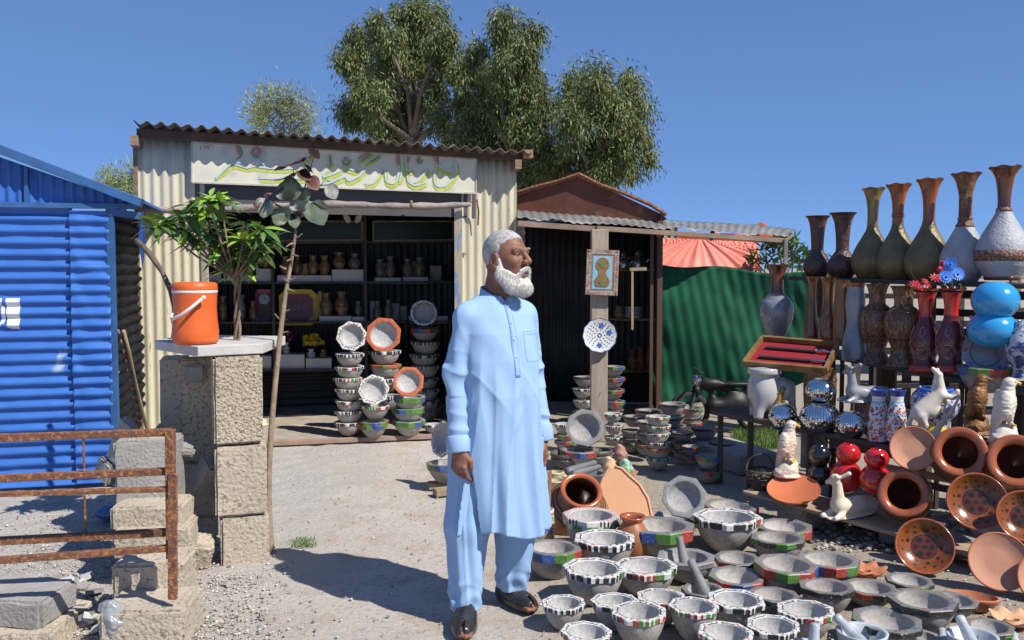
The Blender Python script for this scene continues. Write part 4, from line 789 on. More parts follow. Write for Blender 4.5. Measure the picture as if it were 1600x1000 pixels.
# orange machine boom behind
mor = mat('orange_steel', (.62, .13, .03), (.45, .1, .03), rough=.5, scale=8)
ob = thing('loader_boom', 'orange steel boom of a machine behind the red tarpaulin', 'machine', P(1100, 372, 10.9)); mb = MB(); mb.beam(P(1020, 367, 10.7), P(1215, 374, 10.5), .1, .09); mb.build('boom', mor, ob, bevel=.01)
mb = MB(); a = P(1191, 352, 10.5); mb.slab([P(1174, 366, 10.5), P(1206, 368, 10.5), P(1199, 352, 10.5), P(1191, 347, 10.5), P(1184, 351, 10.5)], .1, (0, -1, 0)); mb.build('bracket', mor, ob, bevel=.005)
mb = MB(); mb.beam(P(1135, 356, 10.5), P(1186, 352, 10.5), .03, .03); mb.build('rod', mkt, ob); mb = MB(); mb.tube([P(1190, 357, 10.35), P(1190, 357, 10.5)], .03, 12); mb.build('pin', mrust, ob)
# ================= blue shed =================
mbl = mat('blue_iron', (.04, .148, .48), (.03, .11, .38), rough=.42, scale=2, lo=.4, hi=.7, spec=.4, speck=(.30, .38, .50), sscale=4.5, slo=.70, shi=.78, bump=.1, bscale=8, metal=.0)
mblt = mat('blue_trim', (.035, .13, .34), (.03, .09, .22), rough=.5, scale=6)
D0 = G(0, 768); D1 = G(178, 758); DU = (D1 - D0).normalized(); DN = Vector((DU.y, -DU.x, 0))
def BP(px, py, off=0): return HP(px, py, D0 + DN * off, DN)
shed = thing('blue_shed', 'low shed of bright blue corrugated iron with white painted lettering at its left edge', 'shed', D1)
def du(px): return (BP(px, 500) - D0).dot(DU)
ztop = BP(90, 320).z
corr_obj('wall_panel', mbl, shed, D0 + DU * -1.4 + ZV * .02, DU, ZV, 1.4 + du(118), ztop - .02, pitch=.0815, amp=.0125, along='v', dent=.007, nv=50, seed=2)
corr_obj('wall_panel', mbl, shed, D0 + DU * du(113) + DN * .028 + ZV * .03, DU, ZV, du(175) - du(113), ztop - .07, pitch=.0815, amp=.012, along='v', dent=.016, nv=30, seed=7, ph=1.2)
mb = MB(); mb.beam(BP(177, 500).xy.to_3d() + DN * .02, BP(177, 500).xy.to_3d() + DN * .02 + ZV * (ztop - .02), .03, .05, up=(1, 0, 0)); mb.build('corner_post', mblt, shed)
for x in (28,): mb = MB(); mb.beam(BP(-60, 319, .02), BP(215, 323, .02), .05, .035); mb.build('top_rail', mblt, shed)
# gable (triangle) with vertical waves
gx0, gx1 = -1.4, du(215); zr0 = BP(0, 240).z; zr1 = BP(213, 318).z; sl_ = (zr1 - zr0) / (gx1 - 0)
def gtrim(u, v): return v * np.maximum(0.02, (zr0 + sl_ * (u + gx0) - ztop))
v_, f_ = corr(D0 + DU * gx0 + ZV * ztop, DU, ZV, gx1 - gx0, 1, pitch=.066, amp=.009, nv=2, trim=gtrim); npmesh('gable_panel', v_, f_, mbl, parent=shed, smooth=True)
mb = MB(); a, b = BP(-200, 240 - 78, .06), BP(222, 322, .06); mb.beam(a + ZV * .02, b + ZV * .02, .12, .06); mb.build('barge_board', mblt, shed, bevel=.004)
mb = MB(); mb.beam(BP(42, 262, .02), BP(42, 320, .02), .03, .025, up=(1, 0, 0)); mb.build('gable_strut', mblt, shed)
back = -DN * 3.5
mb = MB(); mb.slab([a + ZV * .05, b + ZV * .05, b + back + ZV * .05, a + back + ZV * .05], .02, (0, 0, 1)); mb.build('roof', mbl, shed)
mb = MB(); e0, e1 = BP(172, 322, .02), BP(221, 328, -.0); mb.beam(e0 + ZV * -.04, e1 + ZV * -.045, .05, .05); mb.build('eave_board', mblt, shed)
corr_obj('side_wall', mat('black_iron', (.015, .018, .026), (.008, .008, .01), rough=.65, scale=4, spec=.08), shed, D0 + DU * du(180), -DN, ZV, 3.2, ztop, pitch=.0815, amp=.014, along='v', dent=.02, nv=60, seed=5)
mb = MB(); a = BP(221, 330, 0); mb.slab([a, a + Vector((.02, -.02, 0)), a + Vector((.03, -.02, -.2)), a + Vector((.0, 0, -.42)), a + Vector((-.03, 0, -.2))], .01, DN); mb.build('hanging_strip', mbl, shed)
# white painted characters "51" wrapped on the waves
mwp = mat('white_shed_paint', (.72, .74, .76), (.6, .63, .68), rough=.5, scale=5)
def onwave(cells, name):
    vs = []; fs = []
    for (x0, x1, y0, y1, sh) in cells:
        n = 40; o = len(vs)
        for j in range(n + 1):
            y = lerp(y0, y1, j / n)
            for s_ in (0, 1):
                x = (x1 if s_ else x0) if not callable(sh) else sh(s_, j / n)
                p = BP(x, y); v_z = p.z - .02; u_ = (p - D0).dot(DU) + 1.4; d = .0125 * math.cos(2 * math.pi * v_z / .0815) + .007 * vnoise(u_, v_z, 0, 5, 2) + .0035 * vnoise(u_, v_z, u_ + v_z, 17, 3); vs.append(p + DN * (d + .003))
        fs += [(o + 2 * j, o + 2 * j + 1, o + 2 * j + 3, o + 2 * j + 2) for j in range(n)]
    mb = MB(); mb.add(vs, fs); return mb.build(name, mwp, shed)
# N of the sheet is U x V; check the wave side so paint sits on it
onwave([(9, 31, 466, 514, lambda s_, t: (31 if s_ else (9 + 3 * t + (6 if t > .95 else 0))) - 0)], 'lettering')
onwave([(-8, 3, 466, 478, None), (-30, 6, 504, 514, lambda s_, t: 4 - 6 * t if s_ else -30), (0, 0, 478, 506, lambda s_, t: (6 + 3 * math.sin(math.pi * t)) if s_ else (0 + 3 * math.sin(math.pi * t)))], 'lettering')
st_ = mat('dark_smear', (.05, .06, .10), (.04, .1, .3), rough=.7, scale=10, lo=.4, hi=.6)
# ================= rusty rail frame =================
rf = thing('rusty_rail_frame', 'rusty steel rail frame of five bars and a post across the lower left', 'railing', P(268, 930, 3.72)); YR = 3.75
def beam_(nm, a, b, w_, h_, up=(0, 0, 1)): mb = MB(); mb.beam(a, b, w_, h_, up=up); return mb.build(nm, mrust, rf, bevel=.002)
for (y0, y1, dy, h_) in ((684, 675, 0, .030), (747, 736, 0, .028), (772, 764, -.12, .018), (845, 831, 0, .030), (875, 856, -.12, .024)):
    beam_('rail', P(-60, y0 + .25 * (y0 - y1), YR + dy - .12), P(268, y1, YR + dy), .035, h_)
beam_('post', P(266, 671, YR - .02), P(268, 872, YR - .02), .038, .034, up=(1, 0, 0)); beam_('post', P(270, 740, YR - .14), P(270, 936, YR - .14), .022, .034, up=(1, 0, 0))
beam_('cross_bar', P(265, 745, YR - .14), P(270, 768, YR), .03, .03); beam_('cross_bar', P(266, 858, YR - .14), P(265, 838, YR), .03, .03); 
for (a, b) in (((130, 686), (132, 742)), ((132, 774), (134, 838))):
    beam_('rod', P(*a, YR - .06), P(*b, YR - .06), .008, .008, up=(1, 0, 0))
# ================= concrete blocks, pillars =================
mcon = mat('cement_block', (.50, .43, .335), (.42, .36, .28), rough=.95, scale=5, bump=.9, bscale=55, bdist=.012, speck=(.26, .21, .16), sscale=48, slo=.58, shi=.64)
mrough = mat('pebbledash_block', (.54, .46, .34), (.46, .385, .28), rough=.95, scale=7, bump=1, bscale=75, bdist=.022, speck=(.22, .175, .12), sscale=62, slo=.55, shi=.62)
mgb = mat('grey_block', (.36, .34, .32), (.28, .265, .25), rough=.95, scale=5, bump=.8, bscale=60, bdist=.01)
def block(parent, c, size, rz, m, name='block', jit=.002, seed=0, tilt=0):
    bm = bmesh.new(); bmesh.ops.create_cube(bm, size=1); bmesh.ops.scale(bm, vec=size, verts=bm.verts)
    bmesh.ops.bevel(bm, geom=bm.edges[:], offset=.012, segments=2, affect='EDGES'); bmesh.ops.subdivide_edges(bm, edges=[e for e in bm.edges if e.calc_length() > .1], cuts=5, use_grid_fill=True)
    rr = random.Random(seed)
    for v in bm.verts: v.co += Vector((rr.uniform(-1, 1), rr.uniform(-1, 1), rr.uniform(-1, 1))) * jit
    me = bpy.data.meshes.new(name); bm.to_mesh(me); bm.free(); me.materials.append(m); me.polygons.foreach_set('use_smooth', [True] * len(me.polygons)); me.set_sharp_from_angle(angle=R(40))
    o = bpy.data.objects.new(name, me); COL.objects.link(o); o.parent = parent; o.location = Vector(c) - (parent_loc(parent) if parent else Vector()); o.rotation_euler = (tilt, tilt * .6, rz); return o
RZ = .12   # front face of the pillar looks at the camera and a little to the right
pc = P(364, 895, 4.62); pil = thing('block_pillar', 'pillar of three stacked rough cement blocks under the slab beside the sapling', 'pillar', (pc.x, pc.y + .12, 0)); px_ = pc.x; py_ = 4.62 + .13
def zat(py, Y=4.62): return P(364, py, Y).z
W0 = .245
z3, z2, z1 = zat(557), zat(697), zat(808)
sideM = mat('x', (1, 1, 1)) if 0 else None
block(pil, (px_ - .004, py_, (z3 + z2) / 2 + .002), (W0, .25, z3 - z2 - .008), RZ + .25, mrough, seed=1); block(pil, (px_ + .01, py_, (z2 + z1) / 2), (W0 + .015, .26, z2 - z1 - .008), RZ + .2, mcon, seed=2, tilt=.012); block(pil, (px_ + .02, py_ + .01, z1 / 2 - .03), (W0 + .0, .26, z1 + .05), RZ + .22, mcon, seed=3)
# back pillar behind it
p2 = P(300, 800, 5.15); pi2 = thing('rear_block_pillar', 'second block pillar of mixed blocks just behind and left of the front one', 'pillar', (p2.x, p2.y, 0))
def z5(py): return P(300, py, 5.1).z
block(pi2, (P(308, 600, 5.05).x, 5.08, (z5(558) + z5(715)) / 2), (.20, .16, z5(558) - z5(715)), .25, mrough, seed=4); block(pi2, (P(306, 600, 5.1).x, 5.1, (z5(717) + z5(800)) / 2), (.20, .16, z5(717) - z5(800)), .25, mcon, seed=5); block(pi2, (P(306, 600, 5.15).x, 5.15, z5(803) / 2), (.22, .2, z5(803)), .3, mcon, seed=6)
block(pi2, (P(270, 600, 5.35).x, 5.4, (P(270, 558, 5.35).z + P(270, 690, 5.35).z) / 2), (.155, .2, P(270, 558, 5.35).z - P(270, 690, 5.35).z), .2, mcon, seed=7); block(pi2, (P(268, 600, 5.4).x, 5.42, .3), (.2, .2, .6), .3, mgb, seed=8)
block(pi2, (P(307, 585, 5.02).x, 4.985, P(307, 583, 5.0).z), (.115, .03, .10), .25, mgb, seed=9, name='inset_stone')
# slab
sa, sb = P(242, 549, 4.95), P(309, 549, 4.55); sc_ = P(411, 547, 4.72)
slab = thing('concrete_slab', 'pale concrete slab capping the block pillars under the orange cooler', 'slab', sb); mb = MB(); zt = P(309, 541.5, 4.55).z; th_ = .052
q0, q1, q2 = Vector((sa.x, sa.y, zt)), Vector((sb.x, sb.y, zt)), Vector((sc_.x, sc_.y, zt)); q3 = Vector((sc_.x - .02, sc_.y + .55, zt)); q4 = Vector((sa.x + .02, sa.y + .45, zt))
mb.slab([q0, q1, q2, q3, q4], th_, ZV); mb.build('top', mat('pale_slab', (.56, .54, .51), (.44, .42, .40), rough=.9, scale=6, bump=.3), slab, bevel=.004)
# middle grey block heap
hp = P(225, 780, 4.9)
def zz(py, Y): return P(200, py, Y).z
BLK = [((250, 665, 715), (228, 262), 4.95, mgb, 'small grey block lying on top of the block heap behind the rail'),]
def solo(px, py, Y, size, rz, m, lab, seed, tilt=0, name='loose_block'):
    c = P(px, py, Y); o = block(None, c, size, rz, m, name=name, seed=seed, tilt=tilt, jit=.004); return tag(o, lab, 'block')
solo(235, 745, 4.6, (.30, .22, .42), .15, mgb, 'large grey block standing behind the upper bars of the rusty rail', 11); solo(237, 688, 4.62, (.22, .18, .07), .4, mcon, 'thin tan block lying on the large grey block behind the rail', 12, .08)
solo(240, 800, 4.45, (.34, .25, .12), .1, mcon, 'rough tan block under the large grey one behind the rail', 13); solo(245, 838, 4.4, (.36, .26, .14), .2, mcon, 'pitted block at the bottom of the heap behind the rail', 14)
solo(330, 745, 4.85, (.16, .14, .20), .8, mgb, 'tilted grey block wedged against the left of the front pillar', 15, .5); solo(305, 860, 4.6, (.17, .14, .14), .4, mcon, 'rounded stone at the foot of the front pillar', 16, .3)
solo(200, 700, 4.95, (.05, .3, .26), .9, mgb, 'thin grey slab leaning left of the block heap', 17, .35); solo(190, 735, 5.1, (.24, .16, .12), .9, mgb, 'dark grey stone in the shade beside the blue shed corner', 18, .3)
solo(240, 965, 3.72, (.34, .30, .17), .06, mcon, 'block under the foot of the rusty rail post', 19); solo(243, 905, 3.95, (.30, .24, .22), .1, mcon, 'upper block just behind the foot of the rusty rail post', 20)
solo(30, 940, 3.72, (.36, .26, .12), -.1, mgb, 'grey broken block with a yellow patch at the lower left corner', 21, .05); solo(30, 993, 3.66, (.38, .28, .12), .05, mcon, 'tan block under the broken one at the lower left corner', 22); solo(247, 878, 3.9, (.055, .04, .03), .3, mgb, 'tiny pale grey stone on the block by the rail post', 23)
solo(265, 700, 4.7, (.26, .14, .05), .3, mgb, 'flat grey stone jutting out right of the rail post', 24, .15)
solo(205, 893, 4.1, (.09, .05, .06), .8, mgb, 'small grey brick end among the rubble beside the rail post', 25, .2)
# leaning sticks
def stick(a, b, r, lab, m, bend=0, name='stick', cat='stick'):
    a, b = Vector(a), Vector(b); n = 7; pts = []
    for i in range(n): t = i / (n - 1); pts.append(a.lerp(b, t) + Vector((bend * math.sin(math.pi * t), 0, .01 * math.sin(9 * t))))
    mb = MB(); mb.tube(pts, [r * (1 + .15 * math.sin(i * 2.1)) for i in range(n)], 8); return tag(mb.build(name, m, smooth=True), lab, cat)
stick(P(184, 516, 6.5), G(224, 700, 0), .012, 'thin reddish plank leaning in the gap beside the blue shed, left one', mat('red_stick', (.33, .18, .11), (.22, .12, .08), scale=20)); stick(P(193, 517, 6.6), G(236, 700, 0), .014, 'thin brown plank leaning in the gap beside the blue shed, right one', mwoodh)
stick(P(213, 375, 5.6), P(271, 535, 5.1), .017, 'long dark bent stick leaning between the shop wall and the orange cooler', mat('dark_bark', (.10, .07, .05), (.16, .12, .09), rough=.9, scale=20), bend=.10)
# rubble shards on the left
mtile = mat('white_shard', (.62, .62, .60), (.5, .5, .49), rough=.7, scale=12); mslate = mat('slate_shard', (.28, .28, .28), (.2, .2, .2), rough=.7, scale=12)
def shard(px, py, s, m):
    g = G(px, py); n = random.randint(4, 6); a = sorted(random.uniform(0, 6.28) for _ in range(n)); a = [k * 6.28 / n + random.uniform(-.4, .4) for k in range(n)]; tl = Euler((random.uniform(-.35, .35), random.uniform(-.35, .35), random.uniform(0, 6))).to_matrix()
    mb = MB(); mb.slab([g + ZV * (.02 + s * .15) + tl @ Vector((math.cos(t) * s * random.uniform(.6, 1.2), math.sin(t) * s * random.uniform(.5, 1), 0)) for t in a], random.uniform(.008, .02), tl @ ZV); return tag(mb.build('shard', m), 'flat broken stone or tile shard in the rubble left of the rail post', 'shard', 'broken shards in the rubble at lower left')
for _ in range(30): shard(random.uniform(75, 165), random.uniform(905, 990), random.uniform(.02, .06), random.choice([mtile, mslate, mgb, mcon]))
for _ in range(10): o = shard(random.uniform(290, 420), random.uniform(850, 990), random.uniform(.01, .02), random.choice([mgb, mcon])); o['label'] = 'small broken shard lying in the gravel around the pillar foot'; o['group'] = 'broken shards around the pillar foot'
# plastic bag by the block
pb0 = P(182, 972, 3.6); V_, F_ = sdf_mesh(lambda X, Y, Z: prims(X, Y, Z, [('e', (0, 0, 0), (.07, .07, .09)), ('e', (-.03, 0, .07), (.06, .05, .06))], .03) + .014 * vnoise(X, Y, Z, 55, 3) + .006 * vnoise(X, Y, Z, 130, 5), (-.15, -.12, -.13), (.12, .12, .18), .007)
tag(npmesh('plastic_bag', V_ * .72 + np.array(pb0), F_, mat('crinkled_plastic', (.55, .58, .6), rough=.12, trans=.55, spec=.6), smooth=True), 'crumpled clear plastic bag beside the block under the rail post', 'bag')
# blue bag in the shade by the shed
bb0 = G(183, 802, .05); V_, F_ = sdf_mesh(lambda X, Y, Z: prims(X, Y, Z, [('e', (0, 0, 0), (.13, .09, .05)), ('e', (.06, 0, .03), (.07, .07, .04))], .03) + .01 * vnoise(X, Y, Z, 40, 3), (-.2, -.15, -.1), (.2, .15, .12), .01)
tag(npmesh('blue_bag', V_ + np.array(bb0), F_, mat('blue_plastic', (.03, .10, .22), rough=.35), smooth=True), 'crumpled blue plastic bag in the shade behind the rail', 'bag')
# concrete kerb near the table
kb = MB(); a, b = G(1140, 745), G(1120, 700); kc = thing('kerb_block', 'long grey concrete kerb lying in the shade left of the basket', 'kerb', G(1150, 745)); kb.box(G(1155, 735) + ZV * .07 + Vector((0, .25, 0)), (.36, .75, .16), Matrix.Rotation(.35, 3, 'Z')); kb.build('stone', mgb, kc, bevel=.02)
# ================= stepped stall on the right =================
def line(a, b): return lambda px, d=0: a.lerp(b, (px - a_px(a)) / (a_px(b) - a_px(a)))
def mk_line(p0, p1):
    A = P(*p0); B = P(*p1); 
    def f(px, back=0.0):
        # point on the line A-B seen at column px
        d = ray(px, 500); u = d.x / d.y; t = (u * A.y - A.x) / ((B.x - A.x) - u * (B.y - A.y)); q = A.lerp(B, t); n = Vector((B.y - A.y, A.x - B.x, 0)).normalized()
        if n.x < 0: n = -n
        return q + n * back
    return f, A, B
T1, a1, b1_ = mk_line((1165, 768, 5.4), (1500, 860, 4.6)); T2, a2_, b2_ = mk_line((1120, 643, 6.4), (1410, 700, 5.25)); T3, a3_, b3_ = mk_line((1195, 535, 6.9), (1500, 592, 5.5)); T4, a4_, b4_ = mk_line((1240, 432, 6.9), (1580, 443, 5.45))
mtop = mat('stall_wood', (.10, .075, .06), (.055, .042, .035), rough=.75, scale=5, stretch=(2, 2, 6), bump=.3, bscale=30)
mplk = mat('stall_plank', (.42, .31, .20), (.27, .20, .14), rough=.85, scale=4, bump=.35, bscale=40)
stall = thing('display_stand', 'stepped wooden stand of four shelves carrying vases, figures and clay pots at right', 'stand', G(1400, 850))
def board(A, B, ex0, ex1, w_, th_, m, nm='shelf_board', lift=0, fr=0):
    d = (B - A).normalized(); n = Vector((d.y, -d.x, 0)).normalized(); n = n if n.x > 0 else -n; p, q = A - d * ex0, B + d * ex1; mb = MB(); z = Vector((0, 0, lift))
    mb.slab([p - n * fr + z, q - n * fr + z, q + n * w_ + z, p + n * w_ + z][::(1 if d.cross(n).z > 0 else -1)], th_, ZV); return mb.build(nm, m, stall, bevel=.003)
board(a1, b1_, .02, 1.6, .16, .022, mplk); board(a1, b1_, .0, 1.6, .34, .022, mplk, lift=-.001, fr=-.17)
board(a2_, b2_, .05, 1.8, .17, .03, mtop); board(a2_, b2_, .05, 1.8, .36, .03, mtop, fr=-.18)
board(a3_, b3_, .1, 1.8, .30, .03, mtop); board(a4_, b4_, .05, 1.6, .16, .03, mtop); board(a4_, b4_, .05, 1.6, .34, .03, mtop, fr=-.18)
def leg(q, r=.018, m=None, top=None):
    mb = MB(); mb.beam((q.x, q.y, 0), (q.x, q.y, top if top else q.z - .03), 2 * r, 2 * r, up=(1, 0, 0)); mb.build('leg', m or mtop, stall)
for px, bk in ((1122, .04), (1168, .05), (1182, .3), (1262, .05), (1262, .3), (1400, .3), (1480, .25), (1560, .2)): leg(T2(px, bk))
for px, bk in ((1215, .05), (1274, .2), (1310, .05), (1348, .1), (1372, .02), (1420, .15), (1455, .1), (1490, .1), (1540, .15), (1590, .1)): leg(T3(px, bk), .012)
for px, bk in ((1245, .25), (1330, .25), (1420, .25), (1500, .25), (1590, .25)): leg(T4(px, bk), .02)
for px, bk in ((1290, .28), (1385, .28), (1470, .28), (1575, .28)): leg(T1(px, bk), .022)
mb = MB(); mb.beam(T2(1165, .04) - ZV * .46, T2(1262, .04) - ZV * .46, .02, .02); mb.build('stretcher', mrust, stall)
for q in (T1(1235, .12), T1(1262, .12)): pass
bkx = T1(1240, .16); o = block(None, (bkx.x + .0, bkx.y, .085), (.22, .2, .17), .6, mcon, 'support_block', seed=31); tag(o, 'tan cement block propping the left end of the lowest stall board', 'block')
for i, px in enumerate((1400, 1500)):
    bkx = T1(px, .26); o = block(None, (bkx.x, bkx.y, .04), (.2, .25, .10), .9, mgb, 'support_block', seed=33 + i); tag(o, ['dark block under the middle of the lowest stall board', 'dark block under the right of the lowest stall board, beside the leaning plate'][i], 'block')
def bank(n):
    out = []
    for _ in range(n):
        q = T1(random.uniform(1285, 1640), random.uniform(.36, .62)); out.append((q.x, q.y, random.uniform(0, .10)))
    return np.array(out)
rocks('rubble_bank', 0, lambda n: bank(420), .03, .085, mat('shaded_rubble', attr=True, rough=.95, scale=30, c2=(.35, .33, .32)))  # added dark backdrop; its colour stands in for shade from the goods
def back_board(px0, px1, bk, z0, z1, m, nm='back_board'):
    q0, q1 = T3(px0, bk), T3(px1, bk); mb = MB(); mb.slab([(q0.x, q0.y, z0), (q1.x, q1.y, z0), (q1.x, q1.y, z1), (q0.x, q0.y, z1)], .02, (-.8, -.6, 0)); mb.build(nm, m, stall)
for k in range(7): back_board(1318 + 62 * k, 1318 + 62 * k + (30, 44, 22, 50)[k % 4], .36 + .05 * (k % 3),   .25, .84, mtop if k % 2 else mat('side_timber', (.16, .10, .06), (.10, .065, .04), rough=.85, scale=8))
back_board(1330, 1720, .42, .25, .45, mtop)
# loose rubble under the stand, shade put into its colour
rocks('rubble', 900, lambda n: np.concatenate([reg_px(n, 1270, 1600, 800, 862)]), .006, .024, mat('shaded_rubble', attr=True, rough=.95, scale=30, c2=(.5, .5, .5)))
# upright board between the tiers
q0, q1 = T2(1240, .10), T2(1280, .10); mb = MB(); mb.slab([(q0.x, q0.y, .22), (q1.x, q1.y, .22), (q1.x, q1.y, .48), (q0.x, q0.y, .48)], .02, (-.8, -.6, 0)); mb.build('side_panel', mat('grey_panel', (.22, .19, .16), (.15, .13, .11), scale=6), stall)
q0, q1 = T2(1282, .12), T2(1700, .12); mb = MB(); mb.slab([(q0.x, q0.y, .39), (q1.x, q1.y, .39), (q1.x, q1.y, .48), (q0.x, q0.y, .48)], .02, (-.8, -.6, 0)); mb.build('fascia', mtop, stall)
for zz_, m_ in ((.31, mplk), (.25, mtop)): q0, q1 = T2(1340, .2), T2(1700, .2); mb = MB(); mb.beam((q0.x, q0.y, zz_), (q1.x, q1.y, zz_), .02, .04); mb.build('slat', m_, stall)
for zz_ in (1.12, 1.25, 1.38):
    q0, q1 = T4(1400, .36), T4(1750, .36); mb = MB(); mb.beam((q0.x, q0.y, zz_), (q1.x, q1.y, zz_), .03, .05); mb.build('slat', mtop, stall)
def W(px, q): return px * q.y / FP
def vase(q, pyb, prof, lab, mb_, mn=None, split=None, ruffle=0, bands=(), seg=40, cat='vase', name='tall_vase', grp=None, sides=0, top_in=True, rings=()):
    """q = base point; prof = [(photo row, half width px)] from top down; split row divides neck from body"""
    s = q.y / FP; t = thing(name, lab, cat, q, group=grp)
    pr = sorted([(hw * s, (pyb - y) * s, y) for y, hw in prof], key=lambda a: a[1])
    def smooth(pp):
        out = []; n = len(pp)
        for i in range(n - 1):
            p0, p1, p2, p3 = pp[max(i - 1, 0)], pp[i], pp[i + 1], pp[min(i + 2, n - 1)]
            for k in range(4):
                u = k / 4; out.append(tuple(max(.0005, .5 * (2 * p1[j] + (p2[j] - p0[j]) * u + (2 * p0[j] - 5 * p1[j] + 4 * p2[j] - p3[j]) * u * u + (3 * p1[j] - p0[j] - 3 * p2[j] + p3[j]) * u ** 3)) if j == 0 else lerp(p1[j], p2[j], u) for j in range(2)))
        out.append(pp[-1][:2]); return out
    full = smooth(pr); H = full[-1][1]; zsp = (pyb - split) * s if split else None
    rf = None
    def rfun(lst):
        def f(i, tt, r, z):
            if ruffle and z > H - .07: k = (z - (H - .07)) / .07; return r * (1 + ruffle * .5 * k * k * math.sin(6 * tt)), z + ruffle * .05 * k * k * math.cos(6 * tt + .8)
            if sides: return r * (1 + .10 * (R8(tt, sides) - .95) * 3), z
            return r, z
        return f
    low = [p for p in full if zsp is None or p[1] <= zsp]; hi = [p for p in full if zsp is not None and p[1] >= zsp]
    if zsp is not None and low and hi and low[-1] != hi[0]: low.append(hi[0])
    inner = [(full[-1][0] * .9, H - .004), (full[-1][0] * .55, H - .04), (min(p[0] for p in full[len(full) // 2:]) * .7, H - .12), (.002, H - .14)]
    b = MB(); L_ = [(.001, 0)] + low + ([] if hi else inner); b.lathe(L_, seg, o=q, rf=rfun(L_)); b.build('body', mb_, t, smooth=True, auto=50)
    if hi: b = MB(); L_ = hi + inner; b.lathe(L_, seg, o=q, rf=rfun(L_)); b.build('neck', mn or mb_, t, smooth=True, auto=60)
    for (y0, y1, hw, m) in bands:
        b = MB(); z0, z1 = (pyb - y1) * s, (pyb - y0) * s; r0 = np.interp(z0, [p[1] for p in full], [p[0] for p in full]); r1 = np.interp(z1, [p[1] for p in full], [p[0] for p in full]); rm = np.interp((z0 + z1) / 2, [p[1] for p in full], [p[0] for p in full])
        b.lathe([(r0, z0), (r0 + .004, z0 + .002), (rm + .005, (z0 + z1) / 2), (r1 + .004, z1 - .002), (r1, z1)], seg, o=q); b.build('band', m, t, smooth=True)
    return t, full
mplum = mat('plum_brown_glaze', (.10, .045, .035), (.05, .025, .022), rough=.42, scale=30, bump=.9, bscale=45, bdist=.012, coat=.2)
molive = mat('olive_bronze', (.20, .15, .06), (.13, .095, .045), rough=.42, scale=12, bump=.7, bscale=50, bdist=.01, metal=.15)
mrn = mat('rust_orange_glaze', (.34, .085, .02), (.18, .05, .018), rough=.28, scale=6, stretch=(6, 6, 1), coat=.5)
mdn = mat('dark_brown_glaze', (.16, .04, .015), (.07, .02, .01), rough=.2, scale=6, stretch=(6, 6, 1), coat=.7)
mgr = mat('frosted_grey_glaze', (.40, .41, .43), (.30, .31, .34), rough=.5, scale=9, bump=.8, bscale=70, bdist=.008)
mtn = mat('carved_tan', (.42, .22, .10), (.16, .07, .03), rough=.5, scale=20, bump=1, bdist=.005, wave=(26, 8, 3, .4, .7, (.14, .06, .03)))
mbb = mat('bronze_band', (.14, .06, .04), (.34, .2, .14), rough=.4, scale=60, lo=.5, hi=.6, bump=1, bscale=70)
TOPV = [
 (1258, 434, [(338, 19), (342, 15), (352, 12), (370, 10), (392, 9.5), (396, 12), (402, 16), (410, 20), (418, 21), (426, 18), (434, 13)], 'left of the two short dark plum vases at the left end of the top shelf', mplum, None, None, 0, ()),
 (1297, 436, [(333, 21), (337, 17), (347, 13), (368, 10.5), (392, 10), (396, 13), (402, 17), (411, 22), (420, 23), (428, 19), (436, 14)], 'right of the two short dark plum vases, beside the olive vase', mplum, None, None, 0, ()),
 (1343, 440, [(295, 18), (299, 15), (308, 11.5), (325, 8.5), (345, 8), (358, 9), (368, 14), (382, 22), (398, 29), (410, 31), (422, 28), (434, 21), (440, 17)], 'tall flared vase all olive bronze, third from the left on the top shelf', molive, mat('olive_neck', (.24, .17, .05), (.15, .11, .04), rough=.25, scale=10, coat=.5), 352, .10, ()),
 (1382, 440, [(289, 19), (294, 16), (303, 12), (320, 9), (350, 8.5), (360, 11), (372, 17), (388, 26), (402, 31), (414, 32), (426, 28), (436, 22), (440, 19)], 'tall olive vase with an orange brown neck, fourth from the left on the top shelf', molive, mrn, 350, .10, ((334, 340, 0, mrn),)),
 (1430, 440, [(281, 20), (286, 17), (296, 13), (315, 9.5), (345, 9), (356, 12), (368, 18), (386, 28), (402, 34), (416, 35), (428, 31), (437, 24), (440, 21)], 'tall olive vase with glossy orange neck beside the tan necked grey one', molive, mrn, 345, .10, ()),
 (1486, 442, [(272, 22), (277, 18), (286, 14), (305, 10), (340, 9.5), (352, 12), (366, 19), (384, 28), (400, 34), (412, 35), (424, 31), (434, 24), (442, 19)], 'tall pale grey vase with a carved tan neck on the top shelf', mgr, mtn, 352, .10, ((340, 344, 0, mbb), (350, 355, 0, mbb))),
 (1546, 438, [(262, 23), (268, 19), (278, 14), (298, 10.5), (325, 9.5), (335, 13), (350, 21), (368, 31), (386, 38), (400, 39.5), (414, 37), (426, 30), (434, 25), (438, 24)], 'tallest vase with a glossy brown neck and a brown belt round its grey white body', mgr, mdn, 328, .10, ((391, 408, 0, mbb), (325, 331, 0, mbb), (432, 438, 0, mdn))),
]
for (px, pyb, pr, lab, mb0, mn0, sp, rf0, bd) in TOPV:
    q = T4(px, .12); z = P(px, pyb, q.y).z; q = Vector((q.x, q.y, z)); vase(q, pyb, pr, lab, mb0, mn0, sp, rf0, bd, grp='tall vases along the top shelf')
mtanc = mat('sandy_vase', (.50, .30, .15), rough=.5)
q = T4(1523, .45); q.z = P(1500, 452, q.y).z; 
def on3(px, pyb, back=.1): q = T3(px, back); q.z = P(px, pyb, q.y).z; return q
mgls = mat('grey_glass_vase', (.23, .235, .26), (.17, .175, .2), rough=.12, scale=14, coat=.6, speck=(.5, .52, .55), sscale=60, slo=.68, shi=.72)
